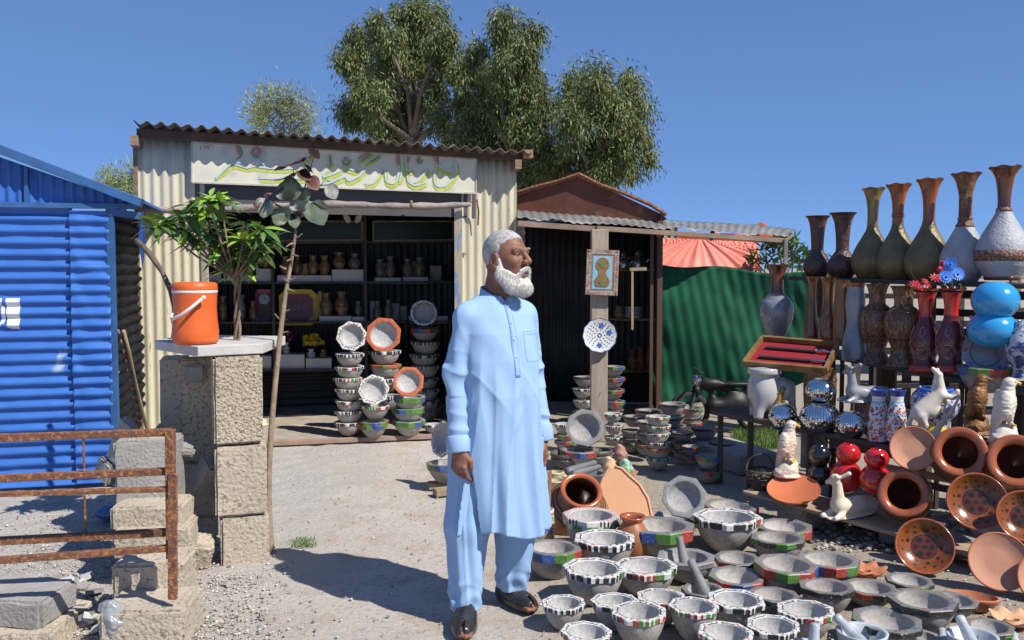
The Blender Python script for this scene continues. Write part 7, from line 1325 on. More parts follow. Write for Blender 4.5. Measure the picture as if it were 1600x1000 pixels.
# ================= eucalyptus and other trees =================
def tree(name, lab, clusters, Y, trunk, leafL, leafW, mleaf_, mtr, dens=1.0, tufts=26, per=70, droop=.9, wisp=0):
    base = Vector((P(trunk[0], 420, Y).x, Y, 0)); t = thing(name, lab, 'tree', base, group=None)
    b = MB(); cs_ = [(P(x, y, Y + random.uniform(-.8, .8)), r * Y / FP) for x, y, r in clusters]; fork = P(trunk[0] + 5, trunk[1], Y); b.tube([base, base.lerp(fork, .5) + Vector((.1, 0, 0)), fork], [.22 * trunk[2], .18 * trunk[2], .13 * trunk[2]], 10); b.build('trunk', mtr, t, smooth=True)
    b = MB()
    for c, r in cs_: m_ = fork.lerp(c, .5) + Vector((random.uniform(-.2, .2), 0, -.15 * (c - fork).length * .3)); b.tube([fork + ZV * random.uniform(-.3, .2), m_, c], [.07 * trunk[2], .045 * trunk[2], .012 * trunk[2]], 6)
    b.build('limbs', mtr, t, smooth=True)
    V = []; cols = []
    for c, r in cs_:
        nt = max(6, int(tufts * dens * (r / .5) ** 1.6)); d = rng.normal(size=(nt, 3)); d /= np.linalg.norm(d, axis=1)[:, None]; rad = .86 * r * rng.uniform(.15, 1, nt) ** .5; tc_ = np.array(c) + d * rad[:, None] * np.array([1, 1, .95])
        for q in tc_:
            n = int(per * rng.uniform(.6, 1.3)); tr_ = rng.uniform(.10, .22) * (1 + .4 * wisp); off = rng.normal(size=(n, 3)) * tr_ * np.array([.55, .55, .75]); pos = q + off; out = off / (np.linalg.norm(off, axis=1)[:, None] + 1e-6) * .55 + rng.normal(size=(n, 3)) * .35; dr = out + np.array([0, 0, -droop]); dr /= np.linalg.norm(dr, axis=1)[:, None]
            sd = np.cross(dr, rng.normal(size=(n, 3))); sd /= np.linalg.norm(sd, axis=1)[:, None] + 1e-6; L = leafL * rng.uniform(.6, 1.2, n)[:, None]; w_ = leafW * rng.uniform(.7, 1.2, n)[:, None]
            V.append(np.stack([pos, pos + dr * L * .45 + sd * w_, pos + dr * L, pos + dr * L * .45 - sd * w_], 1).reshape(-1, 3)); tint = rng.uniform(.75, 1.2); cc = np.tile(np.array(mleaf_), (n, 1)) * tint * rng.uniform(.8, 1.2, (n, 1)); br = rng.random(n) < .05; cc[br] = (.20, .11, .04); cols.append(cc)
    V = np.concatenate(V); F = np.arange(len(V)).reshape(-1, 4); stuff(npmesh('crown', V, F, mat('tree_leaf', attr=True, rough=.5, scale=1.2, c2=(.7, .72, .6), spec=.35), parent=t, cols=np.concatenate(cols))); return t
MD = 0
meuc = mat('pale_tree_bark', (.20, .16, .12), (.13, .10, .08), rough=.9, scale=6)
EG = (.155, .19, .065)
tree('eucalyptus_tree', 'tall drooping eucalyptus behind the left of the gift shop roof, leftmost of three', [(640, 25, 34), (675, 20, 26), (600, 50, 30), (560, 68, 26), (545, 95, 24), (570, 110, 34), (610, 95, 36), (650, 70, 38), (690, 60, 26), (690, 95, 26), (655, 115, 32), (620, 140, 34), (575, 150, 34), (548, 170, 26), (600, 180, 34), (640, 175, 32), (680, 150, 26), (560, 185, 20), (640, 200, 30), (600, 205, 30), (686, 190, 22)], 19, (640, 215, 1), .13, .013, EG, meuc, tufts=27, per=120)
tree('eucalyptus_tree', 'dense drooping eucalyptus in the middle of the three, behind the right of the shop roof', [(785, 38, 24), (785, 65, 28), (830, 55, 22), (828, 85, 26), (745, 85, 22), (740, 120, 32), (785, 110, 38), (830, 125, 32), (725, 160, 30), (770, 160, 42), (820, 165, 40), (850, 170, 26), (730, 200, 28), (780, 205, 42), (830, 215, 42), (745, 225, 28), (820, 255, 38), (855, 235, 30), (850, 270, 30), (870, 285, 22), (715, 120, 20), (710, 215, 22)], 18, (800, 240, 1.1), .125, .013, (.145, .18, .06), meuc, tufts=27, per=120)
tree('eucalyptus_tree', 'rightmost eucalyptus rising behind the rusty brown gable', [(900, 130, 30), (935, 128, 28), (990, 135, 26), (960, 150, 30), (905, 165, 36), (950, 180, 38), (995, 170, 28), (890, 205, 34), (935, 220, 38), (980, 210, 32), (905, 245, 34), (950, 255, 32), (975, 245, 22), (1005, 225, 16), (1010, 250, 13), (990, 268, 13), (920, 280, 26), (880, 260, 26), (940, 285, 22)], 17.5, (925, 290, 1), .12, .012, (.16, .195, .065), meuc, tufts=27, per=120)
tree('pale_tree', 'small feathery pale green tree showing above the gift shop roof at left', [(400, 165, 22), (430, 150, 22), (460, 160, 24), (480, 175, 18), (420, 185, 26), (455, 190, 26), (400, 195, 20), (480, 200, 18)], 24, (440, 230, .5), .16, .012, (.28, .31, .13), meuc, dens=.7, per=60, droop=-.2, wisp=1)
tree('pale_tree', 'faint pale green tree between the blue shed and the gift shop', [(175, 282, 16), (205, 280, 18), (190, 300, 24), (215, 300, 18), (165, 300, 14)], 26, (190, 330, .5), .18, .014, (.26, .31, .12), meuc, dens=.8, per=60, droop=-.1, wisp=1)
# oleander behind the net
ol = thing('oleander_bush', 'green long leaved bush behind the red tarpaulin and the plum vases', 'bush', P(1240, 440, 9.6)); b = MB(); V = []
for (x, y) in [(1190, 395), (1205, 400), (1215, 388), (1228, 402), (1240, 392), (1250, 405), (1262, 398), (1180, 408), (1200, 415), (1230, 418), (1280, 408), (1310, 418), (1325, 412), (1255, 420), (1215, 380), (1240, 380)]:
    c = P(x, y, 9.6 + random.uniform(-.2, .2)); b.tube([P(1235, 470, 9.6), c], .008, 5)
    for k in range(26):
        d = Vector((random.gauss(0, 1), random.gauss(0, 1), abs(random.gauss(.6, .7)))).normalized(); L = random.uniform(.09, .16); sd = d.cross(Vector((random.random(), random.random(), random.random()))).normalized() * .013; o_ = c + Vector((random.gauss(0, .03), random.gauss(0, .03), random.gauss(0, .04))); V += [o_, o_ + d * L * .5 + sd, o_ + d * L, o_ + d * L * .5 - sd]
b.build('stems', mstem, ol); V = np.array([tuple(v) for v in V]); stuff(npmesh('foliage', V, np.arange(len(V)).reshape(-1, 4), mat('oleander_leaf', (.14, .26, .05), (.06, .15, .03), rough=.4, scale=6), parent=ol))
# ================= the man =================
MC = Vector((-.07, 3.98, 0)); man = thing('person', 'white bearded man in a long pale blue tunic and trousers standing looking right', 'person', (MC.x, MC.y, 0))
PHI = R(-55); cP, sP = math.cos(PHI), math.sin(PHI); HPH = R(-36); HC = Vector((.046, -.015, 1.583))
def loc(X, Y): return X * cP + Y * sP, -X * sP + Y * cP          # world offset -> body frame (x forward, y his left)
def wrl(x, y, z): return Vector((x * cP - y * sP, x * sP + y * cP, z))
def NP(v): return np.array(tuple(v))
mskin = mat('brown_skin', (.25, .112, .066), (.165, .068, .042), rough=.58, scale=26, lo=.35, hi=.7, bump=.25, bscale=170, bdist=.002, sub=.08)
mcl = mat('pale_blue_cotton', (.30, .455, .68), (.28, .43, .65), rough=.85, scale=3, bump=.10, bscale=420, bdist=.001, spec=.2)
mclin = mat('blue_seam', (.21, .35, .58), rough=.85)  # darker blue of the placket and pocket seams
def head_fn(X, Y, Z):
    x, y, z = X, np.abs(Y), Z
    D = s_ell(x, Y, z, (-.012, 0, .038), (.096, .076, .094))
    D = smin(D, s_ell(x, Y, z, (.035, 0, -.03), (.060, .056, .088)), .03)
    D = smin(D, s_cone(x, y, z, (-.005, .045, -.05), (.060, .018, -.095), .022, .020), .025)
    D = smin(D, s_ell(x, Y, z, (.074, 0, -.098), (.022, .024, .020)), .02)
    D = smin(D, s_ell(x, y, z, (.058, .040, -.002), (.026, .022, .022)), .02)
    D = smin(D, s_cone(x, y, z, (.085, .010, .045), (.073, .044, .044), .0115, .0095), .012)
    D = smax(D, -s_ell(x, y, z, (.099, .031, .026), (.016, .016, .0095)), .012)
    D = smin(D, s_cone(x, y, z, (.088, 0, .036), (.114, 0, .000), .0095, .0135), .010)
    D = smin(D, s_ell(x, y, z, (.104, .015, -.004), (.013, .009, .010)), .006)
    D = smin(D, s_cone(x, y, z, (.0775, .018, .036), (.073, .042, .034), .0105, .009), .003)
    D = smin(D, s_ell(x, y, z, (.089, 0, -.044), (.014, .024, .0065)), .006); D = smin(D, s_ell(x, y, z, (.087, 0, -.058), (.014, .021, .007)), .006)
    D = smax(D, -s_ell(x, y, z, (.103, 0, -.051), (.010, .022, .0022)), .003)
    ear = s_ell(x, y, z, (-.010, .079, .003), (.021, .010, .034), ((.96, 0, .28), (0, 1, 0), (-.28, 0, .96)))
    ear = smax(ear, -s_ell(x, y, z, (-.006, .090, .006), (.012, .008, .021)), .004); ear = smin(ear, s_ell(x, y, z, (-.006, .080, -.026), (.010, .007, .010)), .006)
    D = smin(D, ear, .006)
    D = D + .0012 * np.sin((z - .06) * 420) * np.exp(-((x - .085) / .02) ** 2) * (z > .055) * (z < .10)
    nk = s_cone(x, Y, z, (-.025, 0, -.04), (-.055, 0, -.19), .058, .066); D = smin(D, nk, .03); D = smin(D, s_cone(x, y, z, (-.02, .05, -.06), (.02, .012, -.17), .012, .010), .012)
    return D
V_, F_ = sdf_mesh(head_fn, (-.14, -.11, -.24), (.14, .11, .15), .0028)
def hw_(V): c, s = math.cos(HPH), math.sin(HPH); V = V * 1.05; return np.stack([V[:, 0] * c - V[:, 1] * s, V[:, 0] * s + V[:, 1] * c, V[:, 2]], 1) + NP(HC)
VV = [hw_(V_)]; FF = [F_]; nV = len(V_)
# torso and limbs under the clothes
def core(X, Y, Z):
    x, y = loc(X, Y); D = prims(x, y, Z, [('c', (-.01, 0, 1.33), (0, 0, 1.0), .10, .11), ('c', (0, -.15, 1.345), (-.02, -.215, 1.09), .045, .036), ('c', (-.02, -.215, 1.09), (.05, -.232, .80), .036, .026), ('c', (0, .15, 1.345), (-.02, .215, 1.09), .045, .036), ('c', (-.02, .215, 1.09), (.04, .222, .80), .036, .026), ('c', (-.01, 0, 1.36), (-.01, 0, 1.44), .07, .055)], .04)
    E = prims(X, Y, Z, [('c', (-.08, -.02, .85), (-.12, -.08, .48), .08, .055), ('c', (-.12, -.08, .48), (-.130, -.13, .06), .05, .032), ('c', (.06, .04, .85), (.08, .04, .48), .08, .055), ('c', (.07, .06, .48), (.050, .12, .06), .05, .032), ('c', (0, 0, 1.0), (0, 0, .85), .11, .11)], .03); return smin(D, E, .04)
a_, b_ = sdf_mesh(core, (-.32, -.3, .02), (.32, .3, 1.5), .014); VV.append(a_); FF.append(b_ + nV); nV += len(a_)
def hand_fn(side):
    # local hand frame: z down the hand from the wrist, x towards the front (thumb side), y away from the thigh
    def fn(X, Y, Z):
        d = -Z; L_ = [('c', (0, 0, .03), (0, 0, -.01), .027, .026), ('e', (.0, .0, -.055), (.040, .017, .050)), ('e', (-.004, .004, -.085), (.038, .015, .02))]
        D = prims(X, Y, Z, L_, .02)
        for k, (fx_, l1, l2, l3, r) in enumerate(((.028, .040, .024, .019, .0092), (.010, .044, .028, .021, .0096), (-.009, .041, .026, .020, .0092), (-.027, .033, .020, .017, .0082))):
            p0 = (fx_, .006, -.085); c_ = .30 + .12 * k; a = -c_; p1 = (fx_ * 1.06, p0[1] + l1 * math.sin(a), p0[2] - l1 * math.cos(a)); a -= .55; p2 = (fx_ * 1.03, p1[1] + l2 * math.sin(a), p1[2] - l2 * math.cos(a)); a -= .40; p3 = (fx_, p2[1] + l3 * math.sin(a), p2[2] - l3 * math.cos(a))
            q = smin(smin(s_cone(X, Y, Z, p0, p1, r * 1.08, r), s_cone(X, Y, Z, p1, p2, r * 1.02, r * .93), .003), s_cone(X, Y, Z, p2, p3, r * .93, r * .78), .002); q = smin(q, s_ell(X, Y, Z, (p0[0], p0[1] + .006, p0[2] + .002), (.009, .007, .009)), .006); D = smin(D, q, .0035)
        D = smin(D, s_cone(X, Y, Z, (.022, -.006, -.025), (.046, -.014, -.060), .015, .0115), .010); D = smin(D, s_cone(X, Y, Z, (.046, -.014, -.060), (.048, -.018, -.092), .0112, .0085), .004)
        return D
    return fn
hv, hf = sdf_mesh(hand_fn(1), (-.07, -.09, -.22), (.08, .05, .06), .0026)
for s_, wr in ((1, (.052, -.232, .785)), (-1, (.042, .228, .785))):
    v = hv.copy() * 1.02; v[:, 1] *= 1; 
    # his right hand: away from thigh is -y ; left hand: +y
    x = v[:, 0]; y = -v[:, 1] * s_; z = v[:, 2]; xr = x * math.cos(.25) - 0; tl = .10
    x2 = x * math.cos(tl) - z * math.sin(tl); z2 = x * math.sin(tl) + z * math.cos(tl)
    aa = .35 * s_; x3 = x2 * math.cos(aa) - y * math.sin(aa); y3 = x2 * math.sin(aa) + y * math.cos(aa)
    p = np.stack([x3 + wr[0], y3 + wr[1], z2 + wr[2]], 1); q = np.stack([p[:, 0] * cP - p[:, 1] * sP, p[:, 0] * sP + p[:, 1] * cP, p[:, 2]], 1); VV.append(q); FF.append((hf if s_ > 0 else hf)[:, ::(-1 if s_ > 0 else 1)] + nV); nV += len(q)
# toes and feet
FD = {1: (Vector((-.130, -.085, 0)), Vector((-.02, -1, 0)).normalized()), 2: (Vector((.015, .165, 0)), Vector((.60, -.80, 0)).normalized())}
def shoe_tf(V, k): o, d = FD[k]; return np.stack([V[:, 0] * d.x - V[:, 1] * d.y, V[:, 0] * d.y + V[:, 1] * d.x, V[:, 2]], 1) + NP(o)
def foot_fn(X, Y, Z):
    L_ = [('c', (.04, 0, .06), (.17, 0, .045), .030, .026), ('c', (.05, 0, .06), (.05, 0, .16), .032, .036), ('e', (.2, 0, .034), (.05, .040, .018))] + [('c', (.225, y, .030), (.262 - abs(y - .01) * .45, y, .026), r, r * .9) for y, r in ((.030, .013), (.012, .010), (-.003, .0095), (-.017, .009), (-.030, .0085))]
    return prims(X, Y, Z, L_, .008)
fv, ff = sdf_mesh(foot_fn, (-.03, -.07, 0), (.3, .07, .22), .0045)
for k in (1, 2): v = fv.copy(); v[:, 1] *= (1 if k == 1 else -1); VV.append(shoe_tf(v, k)); FF.append((ff if k == 1 else ff[:, ::-1]) + nV); nV += len(v)
npmesh('body', np.concatenate(VV) + NP(MC), np.concatenate(FF), mskin, parent=man, smooth=True)
# eyes
mey = mat('eye_white', (.30, .24, .20), rough=.15); miris = mat('dark_iris', (.03, .015, .01), rough=.1)
def hp2(x, y, z): x, y, z = x * 1.05, y * 1.05, z * 1.05; c, s = math.cos(HPH), math.sin(HPH); return MC + HC + Vector((x * c - y * s, x * s + y * c, z))
for s_ in (-1, 1):
    b = MB(); b.ico(hp2(.0745, s_ * .031, .0275), .0110, 3); e = b.build('eye', mey, man, smooth=True); b = MB(); b.ico(hp2(.0808, s_ * .0312, .0268), .0060, 2); b.build('iris', miris, e, smooth=True)
# hair, brows, beard
def fuzz(x, y, z, a, f): return a * vnoise(x, y, z, f, 3) + a * .7 * vnoise(x, y, z, f * 2.3, 5)
def hair_fn(X, Y, Z):
    D = s_ell(X, Y, Z, (-.013, 0, .038), (.0995, .0790, .0965)); y = np.abs(Y)
    cut = X - np.interp(Z, [-.02, .02, .062, .085, .104, .122], [.010, .018, .026, .046, .078, .12]) + np.maximum(0, y - .04) * .25 + .0025 * np.sin(Y * 210 + Z * 150)     # face opening
    D = smax(D, cut, .008)
    side = np.where(X > -.025, .024 - Z, -.050 - Z + np.maximum(0, X + .07) * .6); D = smax(D, side, .012)
    D = smax(D, -s_ell(X, y, Z, (-.010, .085, .003), (.024, .03, .036)), .006)
    D = smax(D, -s_ell(X, Y, Z, (-.014, 0, .036), (.088, .070, .086)), .004)
    return D + fuzz(X, Y, Z, .0004, 300)
mhair = mat('grey_white_hair', (.47, .455, .44), (.27, .26, .25), rough=.8, scale=70, lo=.4, hi=.62, bump=.3, bscale=500, bdist=.001); mbeard = mat('white_beard', (.78, .76, .70), (.60, .58, .53), rough=.7, scale=120, bump=.5, bscale=300, bdist=.003)
V_, F_ = sdf_mesh(hair_fn, (-.13, -.1, -.08), (.11, .1, .15), .0028); npmesh('hair', hw_(V_) + NP(MC), F_, mhair, parent=man, smooth=True)
hairV = V_
def beard_fn(X, Y, Z):
    y = np.abs(Y)
    D = s_cone(X, y, Z, (.010, .0675, .026), (.018, .060, -.055), .0050, .016); D = smin(D, s_cone(X, y, Z, (.010, .060, -.05), (.055, .036, -.10), .022, .034), .02)
    D = smin(D, s_ell(X, Y, Z, (.084, 0, -.108), (.042, .040, .036)), .02); D = smin(D, s_cone(X, y, Z, (.040, .052, -.045), (.072, .030, -.075), .014, .018), .015)
    mo_ = s_cone(X, y, Z, (.107, .004, -.026), (.094, .026, -.040), .0062, .0062); mo_ = smin(mo_, s_cone(X, y, Z, (.094, .026, -.040), (.082, .036, -.064), .0062, .009), .006); D = smin(D, mo_, .006)
    D = smax(D, -s_ell(X, Y, Z, (.108, 0, -.049), (.020, .022, .0075)), .005)
    return D + fuzz(X, Y, Z, .0010, 190) + .0008 * np.sin(Z * 60 + Y * 420 + X * 300 + 3 * np.sin(Z * 60))
V_, F_ = sdf_mesh(beard_fn, (-.03, -.1, -.17), (.15, .1, .06), .0028); npmesh('beard', hw_(V_) + NP(MC), F_, mbeard, parent=man, smooth=True)
def strands(name, V, cen, n, L, m, grav, wd=.0005):
    i = rng.integers(0, len(V), n); p = V[i]; o = p - np.array(cen); o /= np.linalg.norm(o, axis=1)[:, None]; d = o * .8 + np.array(grav) + rng.normal(size=(n, 3)) * .25; d /= np.linalg.norm(d, axis=1)[:, None]; L_ = L * rng.uniform(.5, 1.2, n)[:, None]; sd = np.cross(d, rng.normal(size=(n, 3))); sd /= np.linalg.norm(sd, axis=1)[:, None]
    v = np.stack([p - sd * wd, p + sd * wd, p + d * L_], 1).reshape(-1, 3); return stuff(npmesh(name, hw_(v) + NP(MC), np.arange(len(v)).reshape(-1, 3), m, parent=man))
bm_ = (V_[:, 0] > .0)
strands('beard_strands', V_[bm_], (.02, 0, -.03), 14000, .012, mbeard, (.1, 0, -1.1), .0005); out = (np.linalg.norm((hairV - np.array((-.014, 0, .04))) / np.array((.104, .083, .099)), axis=1) > .97); strands('hair_strands', hairV[out], (-.014, 0, .03), 22000, .006, mhair, (-.4, 0, .1), .0005)
for s_ in (-1, 1):
    b = MB()
    for k in range(34): x = random.random(); c = hp2(.093 - .012 * x + random.uniform(-.002, .002), s_ * (.012 + .036 * x), .050 + .004 * math.sin(x * 3) + random.uniform(-.0025, .0025)); b.tube([c, c + (hp2(.1, s_ * .04, .053) - hp2(.093, s_ * .02, .050)) * .45], [.0008, .0003], 3)
    b.build('eyebrow', mhair, man)
# ---- tunic ----
ZS = np.array([.33, .38, .55, .70, .85, 1.0, 1.15, 1.27, 1.35, 1.39, 1.415, 1.44, 1.46]); AS = np.array([.226, .222, .208, .198, .190, .186, .188, .188, .165, .125, .092, .070, .060]); BS = np.array([.185, .182, .168, .158, .152, .150, .142, .128, .108, .095, .085, .072, .062]); CS = np.array([.02, .02, .02, .02, .022, .022, .014, .004, -.004, -.008, -.010, -.010, -.010])
def rg2(p, n=2.5): return (1 - np.abs(np.sin(p))) ** n
def tunic_fn(X, Y, Z):
    x, y = loc(X, Y); a = np.interp(Z, ZS, AS); b = np.interp(Z, ZS, BS); c = np.interp(Z, ZS, CS); y0 = np.interp(Z, [.38, .9], [.012, 0])
    th_ = np.arctan2(y - y0, x - c); k = (np.abs((y - y0) / a) ** 2.3 + np.abs((x - c) / b) ** 2.3 + 1e-9) ** (1 / 2.3); D = (k - 1) * np.minimum(a, b) * .95
    lowf = np.clip((1.25 - Z) / .85, 0, 1)
    D = D + (.013 * lowf ** 1.3) * np.sin(7 * th_ + 1.2 + .8 * np.sin(Z * 5)) + .006 * lowf * np.sin(13 * th_ + 4 * Z + 2.0) + .0018 * np.sin(30 * y + 14 * x + 22 * (Z - 1.2) + 2.2 * np.sin(5 * Z) + 1.5 * np.sin(11 * y))  * np.clip((1.45 - Z) / .2, 0, 1) * np.clip((Z - .7) / .3, 0, 1)
    rg = lambda p, n=3: (1 - np.abs(np.sin(p))) ** n
    D = D - .014 * rg(3.5 * th_ + .7 * np.sin(Z * 4) + 1.0) * lowf - .010 * rg(5.5 * th_ + 1.2 * Z + .9 * np.sin(Z * 3 + 1)) * lowf - .0015 * rg(9 * y + 7 * (Z - 1.1) + .6 * np.sin(6 * y)) * np.clip((1.36 - Z) / .1, 0, 1) * np.clip((Z - .85) / .2, 0, 1) - .0045 * rg(14 * (y + .1) - 9 * (Z - 1.2), 4) * (y < .02) * np.clip((Z - .95) / .1, 0, 1) * np.clip((1.36 - Z) / .1, 0, 1)
    D = D - .0038 * rg(16 * y - 5 * (Z - 1.0) + 1.2 * np.sin(4 * Z + 3 * y), 4) * (y < .05) * np.clip((1.30 - Z) / .08, 0, 1) * np.clip((Z - .72) / .15, 0, 1) - .0030 * rg(21 * y - 3 * (Z - .9) + .9 * np.sin(7 * Z), 4) * np.clip((1.22 - Z) / .1, 0, 1) * np.clip((Z - .6) / .2, 0, 1) - .004 * rg(11 * Z + 6 * y + 2 * np.sin(5 * y), 5) * np.clip((1.3 - Z) / .2, 0, 1) * np.clip((Z - .9) / .1, 0, 1)
    D = D + .0014 * vnoise(X, Y, Z * .35, 42, 3)
    for s_ in (-1, 1):
        ys = y * s_; fo = -.007 * rg2(Z * 26 + 8 * x + .8 * np.sin(Z * 21)) * np.exp(-((Z - 1.08) / .11) ** 2) - .006 * rg2(Z * 33 + 10 * y) * np.exp(-((Z - .87) / .07) ** 2) - .006 * rg2(28 * x + 9 * Z) * (Z > 1.12) + .0025 * np.sin(Z * 62 + 9 * x + 2.5 * np.sin(Z * 21 + s_) + s_) * np.exp(-((Z - 1.08) / .09) ** 2) + .0045 * np.sin(Z * 75 + 12 * y + s_ * 2 + 2 * np.sin(Z * 30)) * np.exp(-((Z - .86) / .07) ** 2) + .0055 * np.sin(60 * x + 22 * Z + 2 * np.sin(Z * 12)) * (Z > 1.0)
        S_ = s_cone(x, ys, Z, (-.008, .148, 1.335), (-.010, .203, 1.09), .060, .050); S_ = smin(S_, s_cone(x, ys, Z, (-.010, .203, 1.09), (.046, .226, .765), .050, .044), .03) + fo * .9
        S_ = smax(S_, .772 - Z + .0 * x, .004); D = smin(D, S_, .014)
    sh = s_cone(x, np.abs(y), Z, (-.008, .02, 1.415), (-.008, .145, 1.338), .050, .060); D = smin(D, sh, .03)
    hem = .395 - .02 * np.sin(th_ * 2 + .5) - .01 * np.cos(5 * th_); arm = (np.abs(y) > .16) & (Z > .7); D = np.where(arm & (Z < .78), D, D); D = smax(D, hem - Z, .003); D = np.maximum(D, Z - 1.432)
    wd = np.clip((.74 - Z) * .075, 0, .03); slit = np.maximum(np.maximum(np.abs(x - .085 - .02 * (.74 - Z)) - wd, y + .11), Z - .74); D = smax(D, -slit, .004) if True else D
    neck = s_cone(x - .0, y, Z, (-.005, 0, 1.43), (.0, 0, 1.56), .050, .062); D = smax(D, -neck, .004)
    D = smax(D, -s_ell(x, y, Z, (.068, 0, 1.452), (.03, .014, .045)), .004); return D
TV, TF = sdf_mesh(tunic_fn, (-.36, -.34, .33), (.36, .34, 1.50), .0054); npmesh('tunic', TV + NP(MC), TF, mcl, parent=man, smooth=True)
def surf(y, z, off=.0015):
    xs = np.linspace(.35, -.05, 400); p = [wrl(x, y, z) for x in xs]; X = np.array([q.x for q in p]); Y = np.array([q.y for q in p]); D = tunic_fn(X, Y, np.full(400, z)); i = np.argmax(D < 0); return MC + wrl(xs[i] + off, y, z)
b = MB(); zs = np.linspace(1.085, 1.405, 26); L1 = [surf(.013, z, .002) for z in zs]; L2 = [surf(-.015, z, .002) for z in zs]
b.add(L1 + L2, [(i, i + 1, i + 27, i + 26) for i in range(25)]); b.build('placket', mcl, man, smooth=True, solid=.003)
b = MB(); b.tube([surf(-.016, z, .001) for z in zs], .0013, 4); b.tube([surf(.015, z, .001) for z in zs], .0012, 4); b.tube([surf(y, 1.10, .001) for y in np.linspace(-.016, .015, 5)], .0013, 4); b.tube([surf(y, 1.085, .001) for y in np.linspace(-.016, .015, 5)], .0013, 4); b.build('placket_seam', mclin, man)
for z in (1.385, 1.315, 1.245, 1.17): b = MB(); b.ico(surf(-.001, z, .003), .0058, 2, sc=(1, 1, 1)); b.build('button', mat('grey_blue_button', (.42, .52, .66), rough=.3), man, smooth=True)
b = MB(); pk = [(.055, 1.275), (.165, 1.275), (.165, 1.16), (.155, 1.145), (.065, 1.145), (.055, 1.16), (.055, 1.275)]
for i in range(6): b.tube([surf(lerp(pk[i][0], pk[i + 1][0], t), lerp(pk[i][1], pk[i + 1][1], t), .0008) for t in np.linspace(0, 1, 8)], .0014, 4)
b.tube([surf(y, 1.262, .0008) for y in np.linspace(.055, .165, 8)], .0012, 4); b.build('chest_pocket_seam', mclin, man)
# stand collar open at the front
b = MB(); n = 40; Vv = []
for j, (r, z, dr) in enumerate(((.072, 1.418, 0), (.069, 1.436, 0), (.066, 1.458, 0), (.062, 1.459, 0), (.064, 1.43, 0))):
    for i in range(n + 1):
        a = R(16) + (2 * math.pi - R(32)) * i / n; front = .5 + .5 * math.cos(a); back_ = .5 - .5 * math.cos(a); rr = r * (1 + .12 * front); Vv.append(MC + wrl(-.004 + rr * 1.0 * math.cos(a), rr * .98 * math.sin(a), z + .016 * back_ - .034 * front ** 2))
b.add(Vv, [(j * (n + 1) + i, j * (n + 1) + i + 1, (j + 1) * (n + 1) + i + 1, (j + 1) * (n + 1) + i) for j in range(4) for i in range(n)]); b.build('collar', mcl, man, smooth=True, solid=.003)
# cuffs
for s_ in (-1, 1):
    b = MB(); ax = (wrl(.046, s_ * .236, .765) - wrl(-.020, s_ * .214, 1.09)).normalized(); c = MC + wrl(.043, s_ * .226, .785); b.lathe([(.0455, -.005), (.0485, 0), (.0495, .03), (.0500, .062), (.047, .066)], 40, M=(-ax).to_track_quat('Z', 'Y').to_matrix(), o=c + ax * .018, rf=lambda i, t, r, z: (r * (1 + .02 * math.sin(3 * t + z * 40)), z)); b.build('cuff', mcl, man, smooth=True, solid=.003)
# ---- trousers ----
def trouser_fn(X, Y, Z):
    D = None
    for i, (hp__, kn, an, rs) in enumerate((((-.075, -.02, .78), (-.128, -.085, .42), (-.134, -.125, .07), (.14, .093, .062)), ((.075, .04, .78), (.09, .055, .42), (.070, .100, .07), (.14, .104, .066)))):
        q = smin(s_cone(X, Y, Z, hp__, kn, rs[0], rs[1]), s_cone(X, Y, Z, kn, an, rs[1], rs[2]), .03); th_ = np.arctan2(Y - an[1], X - an[0])
        q = q + .005 * np.sin(Z * 70 + 3 * np.sin(th_ * 2 + i) + 2 * th_) * np.exp(-((Z - .13) / .07) ** 2) + .006 * np.sin(5 * th_ + 8 * Z + i * 2) * np.clip((.7 - Z) / .3, 0, 1) + .0025 * vnoise(X, Y, Z * .5, 36, i)
        q = q - .010 * rg2(2.5 * th_ + 2.2 * Z + i) * np.clip((.75 - Z) / .3, 0, 1) - .006 * rg2(Z * 24 + 1.5 * np.sin(th_)) * np.exp(-((Z - .14) / .07) ** 2); q = smax(q, (.062 + .012 * i) - Z, .003); D = q if D is None else smin(D, q, .01)
    return D
V_, F_ = sdf_mesh(trouser_fn, (-.3, -.3, .04), (.3, .3, .8), .006); npmesh('trousers', V_ + NP(MC), F_, mcl, parent=man, smooth=True)
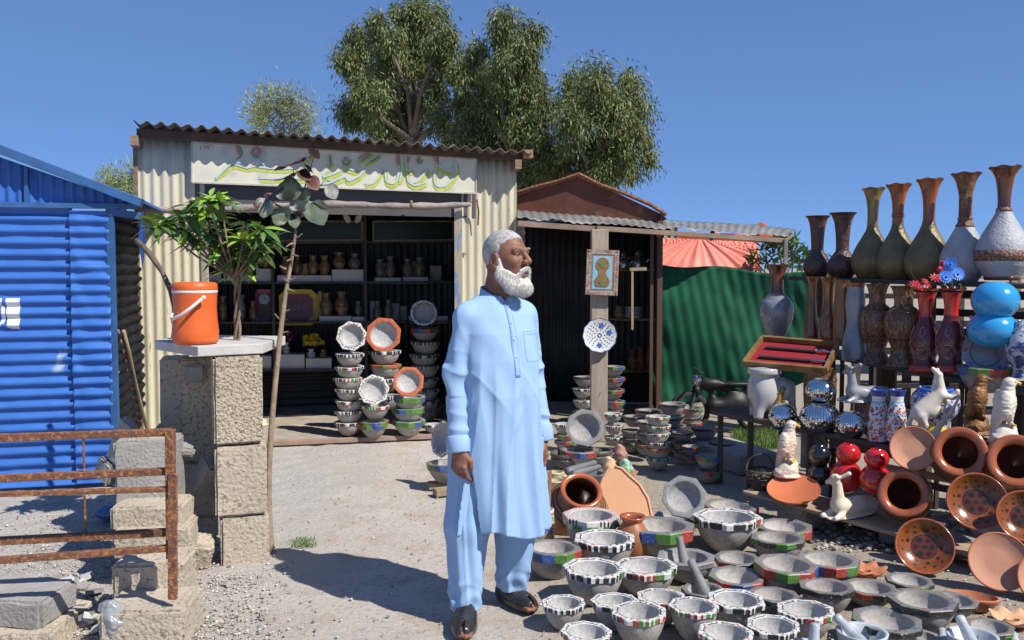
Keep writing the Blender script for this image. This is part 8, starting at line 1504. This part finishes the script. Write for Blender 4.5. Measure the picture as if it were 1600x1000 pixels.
# ---- shoes ----
mlea = mat('black_leather', (.014, .013, .013), (.03, .028, .027), rough=.32, scale=9, coat=.25, bump=.15, bscale=120)
def upper_fn(X, Y, Z):
    D = smin(s_ell(X, Y, Z, (.155, 0, .030), (.115, .055, .052)), s_ell(X, Y, Z, (.06, 0, .04), (.080, .048, .075)), .03); D = smax(D, X - .268 + .25 * Z + .25 * np.abs(Y), .004)
    D = smax(D, -np.maximum(np.abs(Y - .0) - .006 - (.25 - X) * .02, np.maximum(.205 - X, .02 - Z)), .003)
    D = smax(D, -s_cone(X, Y, Z, (.045, 0, .125), (.05, 0, .20), .034, .05), .004); D = np.maximum(D, -(Z - .012)); return D + .0012 * np.sin(X * 260) * np.exp(-((X - .17) / .03) ** 2)
def sole_fn(X, Y, Z):
    k = np.hypot((X - .135) / .150, Y / (.046 + .010 * np.sin(X * 16 - .6))) - 1; return np.maximum(k * .045, np.abs(Z - .012) - .011)
uv, uf = sdf_mesh(upper_fn, (-.03, -.08, 0), (.28, .08, .14), .004); sv, sf = sdf_mesh(sole_fn, (-.04, -.08, -.01), (.31, .08, .035), .004)
for k in (1, 2):
    e = thing('x', '', '') if 0 else None
    o = npmesh('shoe', shoe_tf(uv, k) + NP(MC), uf, mlea, parent=man, smooth=True); so2 = npmesh('sole', shoe_tf(sv, k) + NP(MC), sf, mat('worn_sole', (.09, .08, .07), rough=.8, scale=20), smooth=True); so2.parent = o
    b = MB(); pts = [shoe_tf(np.array([[x, y, z]]), k)[0] for x, y, z in ((.06, .044, .05), (.02, .046, .06), (-.012, .02, .066), (-.02, -.0, .07), (-.012, -.02, .066), (.02, -.046, .06), (.06, -.044, .05))]; b.tube([MC + Vector(tuple(p)) for p in pts], .008, 6); st2 = b.build('heel_strap', mlea, None, smooth=True); st2.parent = o
    b = MB(); p = [MC + Vector(tuple(shoe_tf(np.array([[x, y, z]]), k)[0])) for x, y, z in ((-.01, .03, .068), (-.05, .05, .072), (-.052, .056, .055), (-.012, .04, .05))]; b.slab(p, .005, (0, -.3, 1)); fl_ = b.build('strap_end', mlea, None); fl_.parent = o
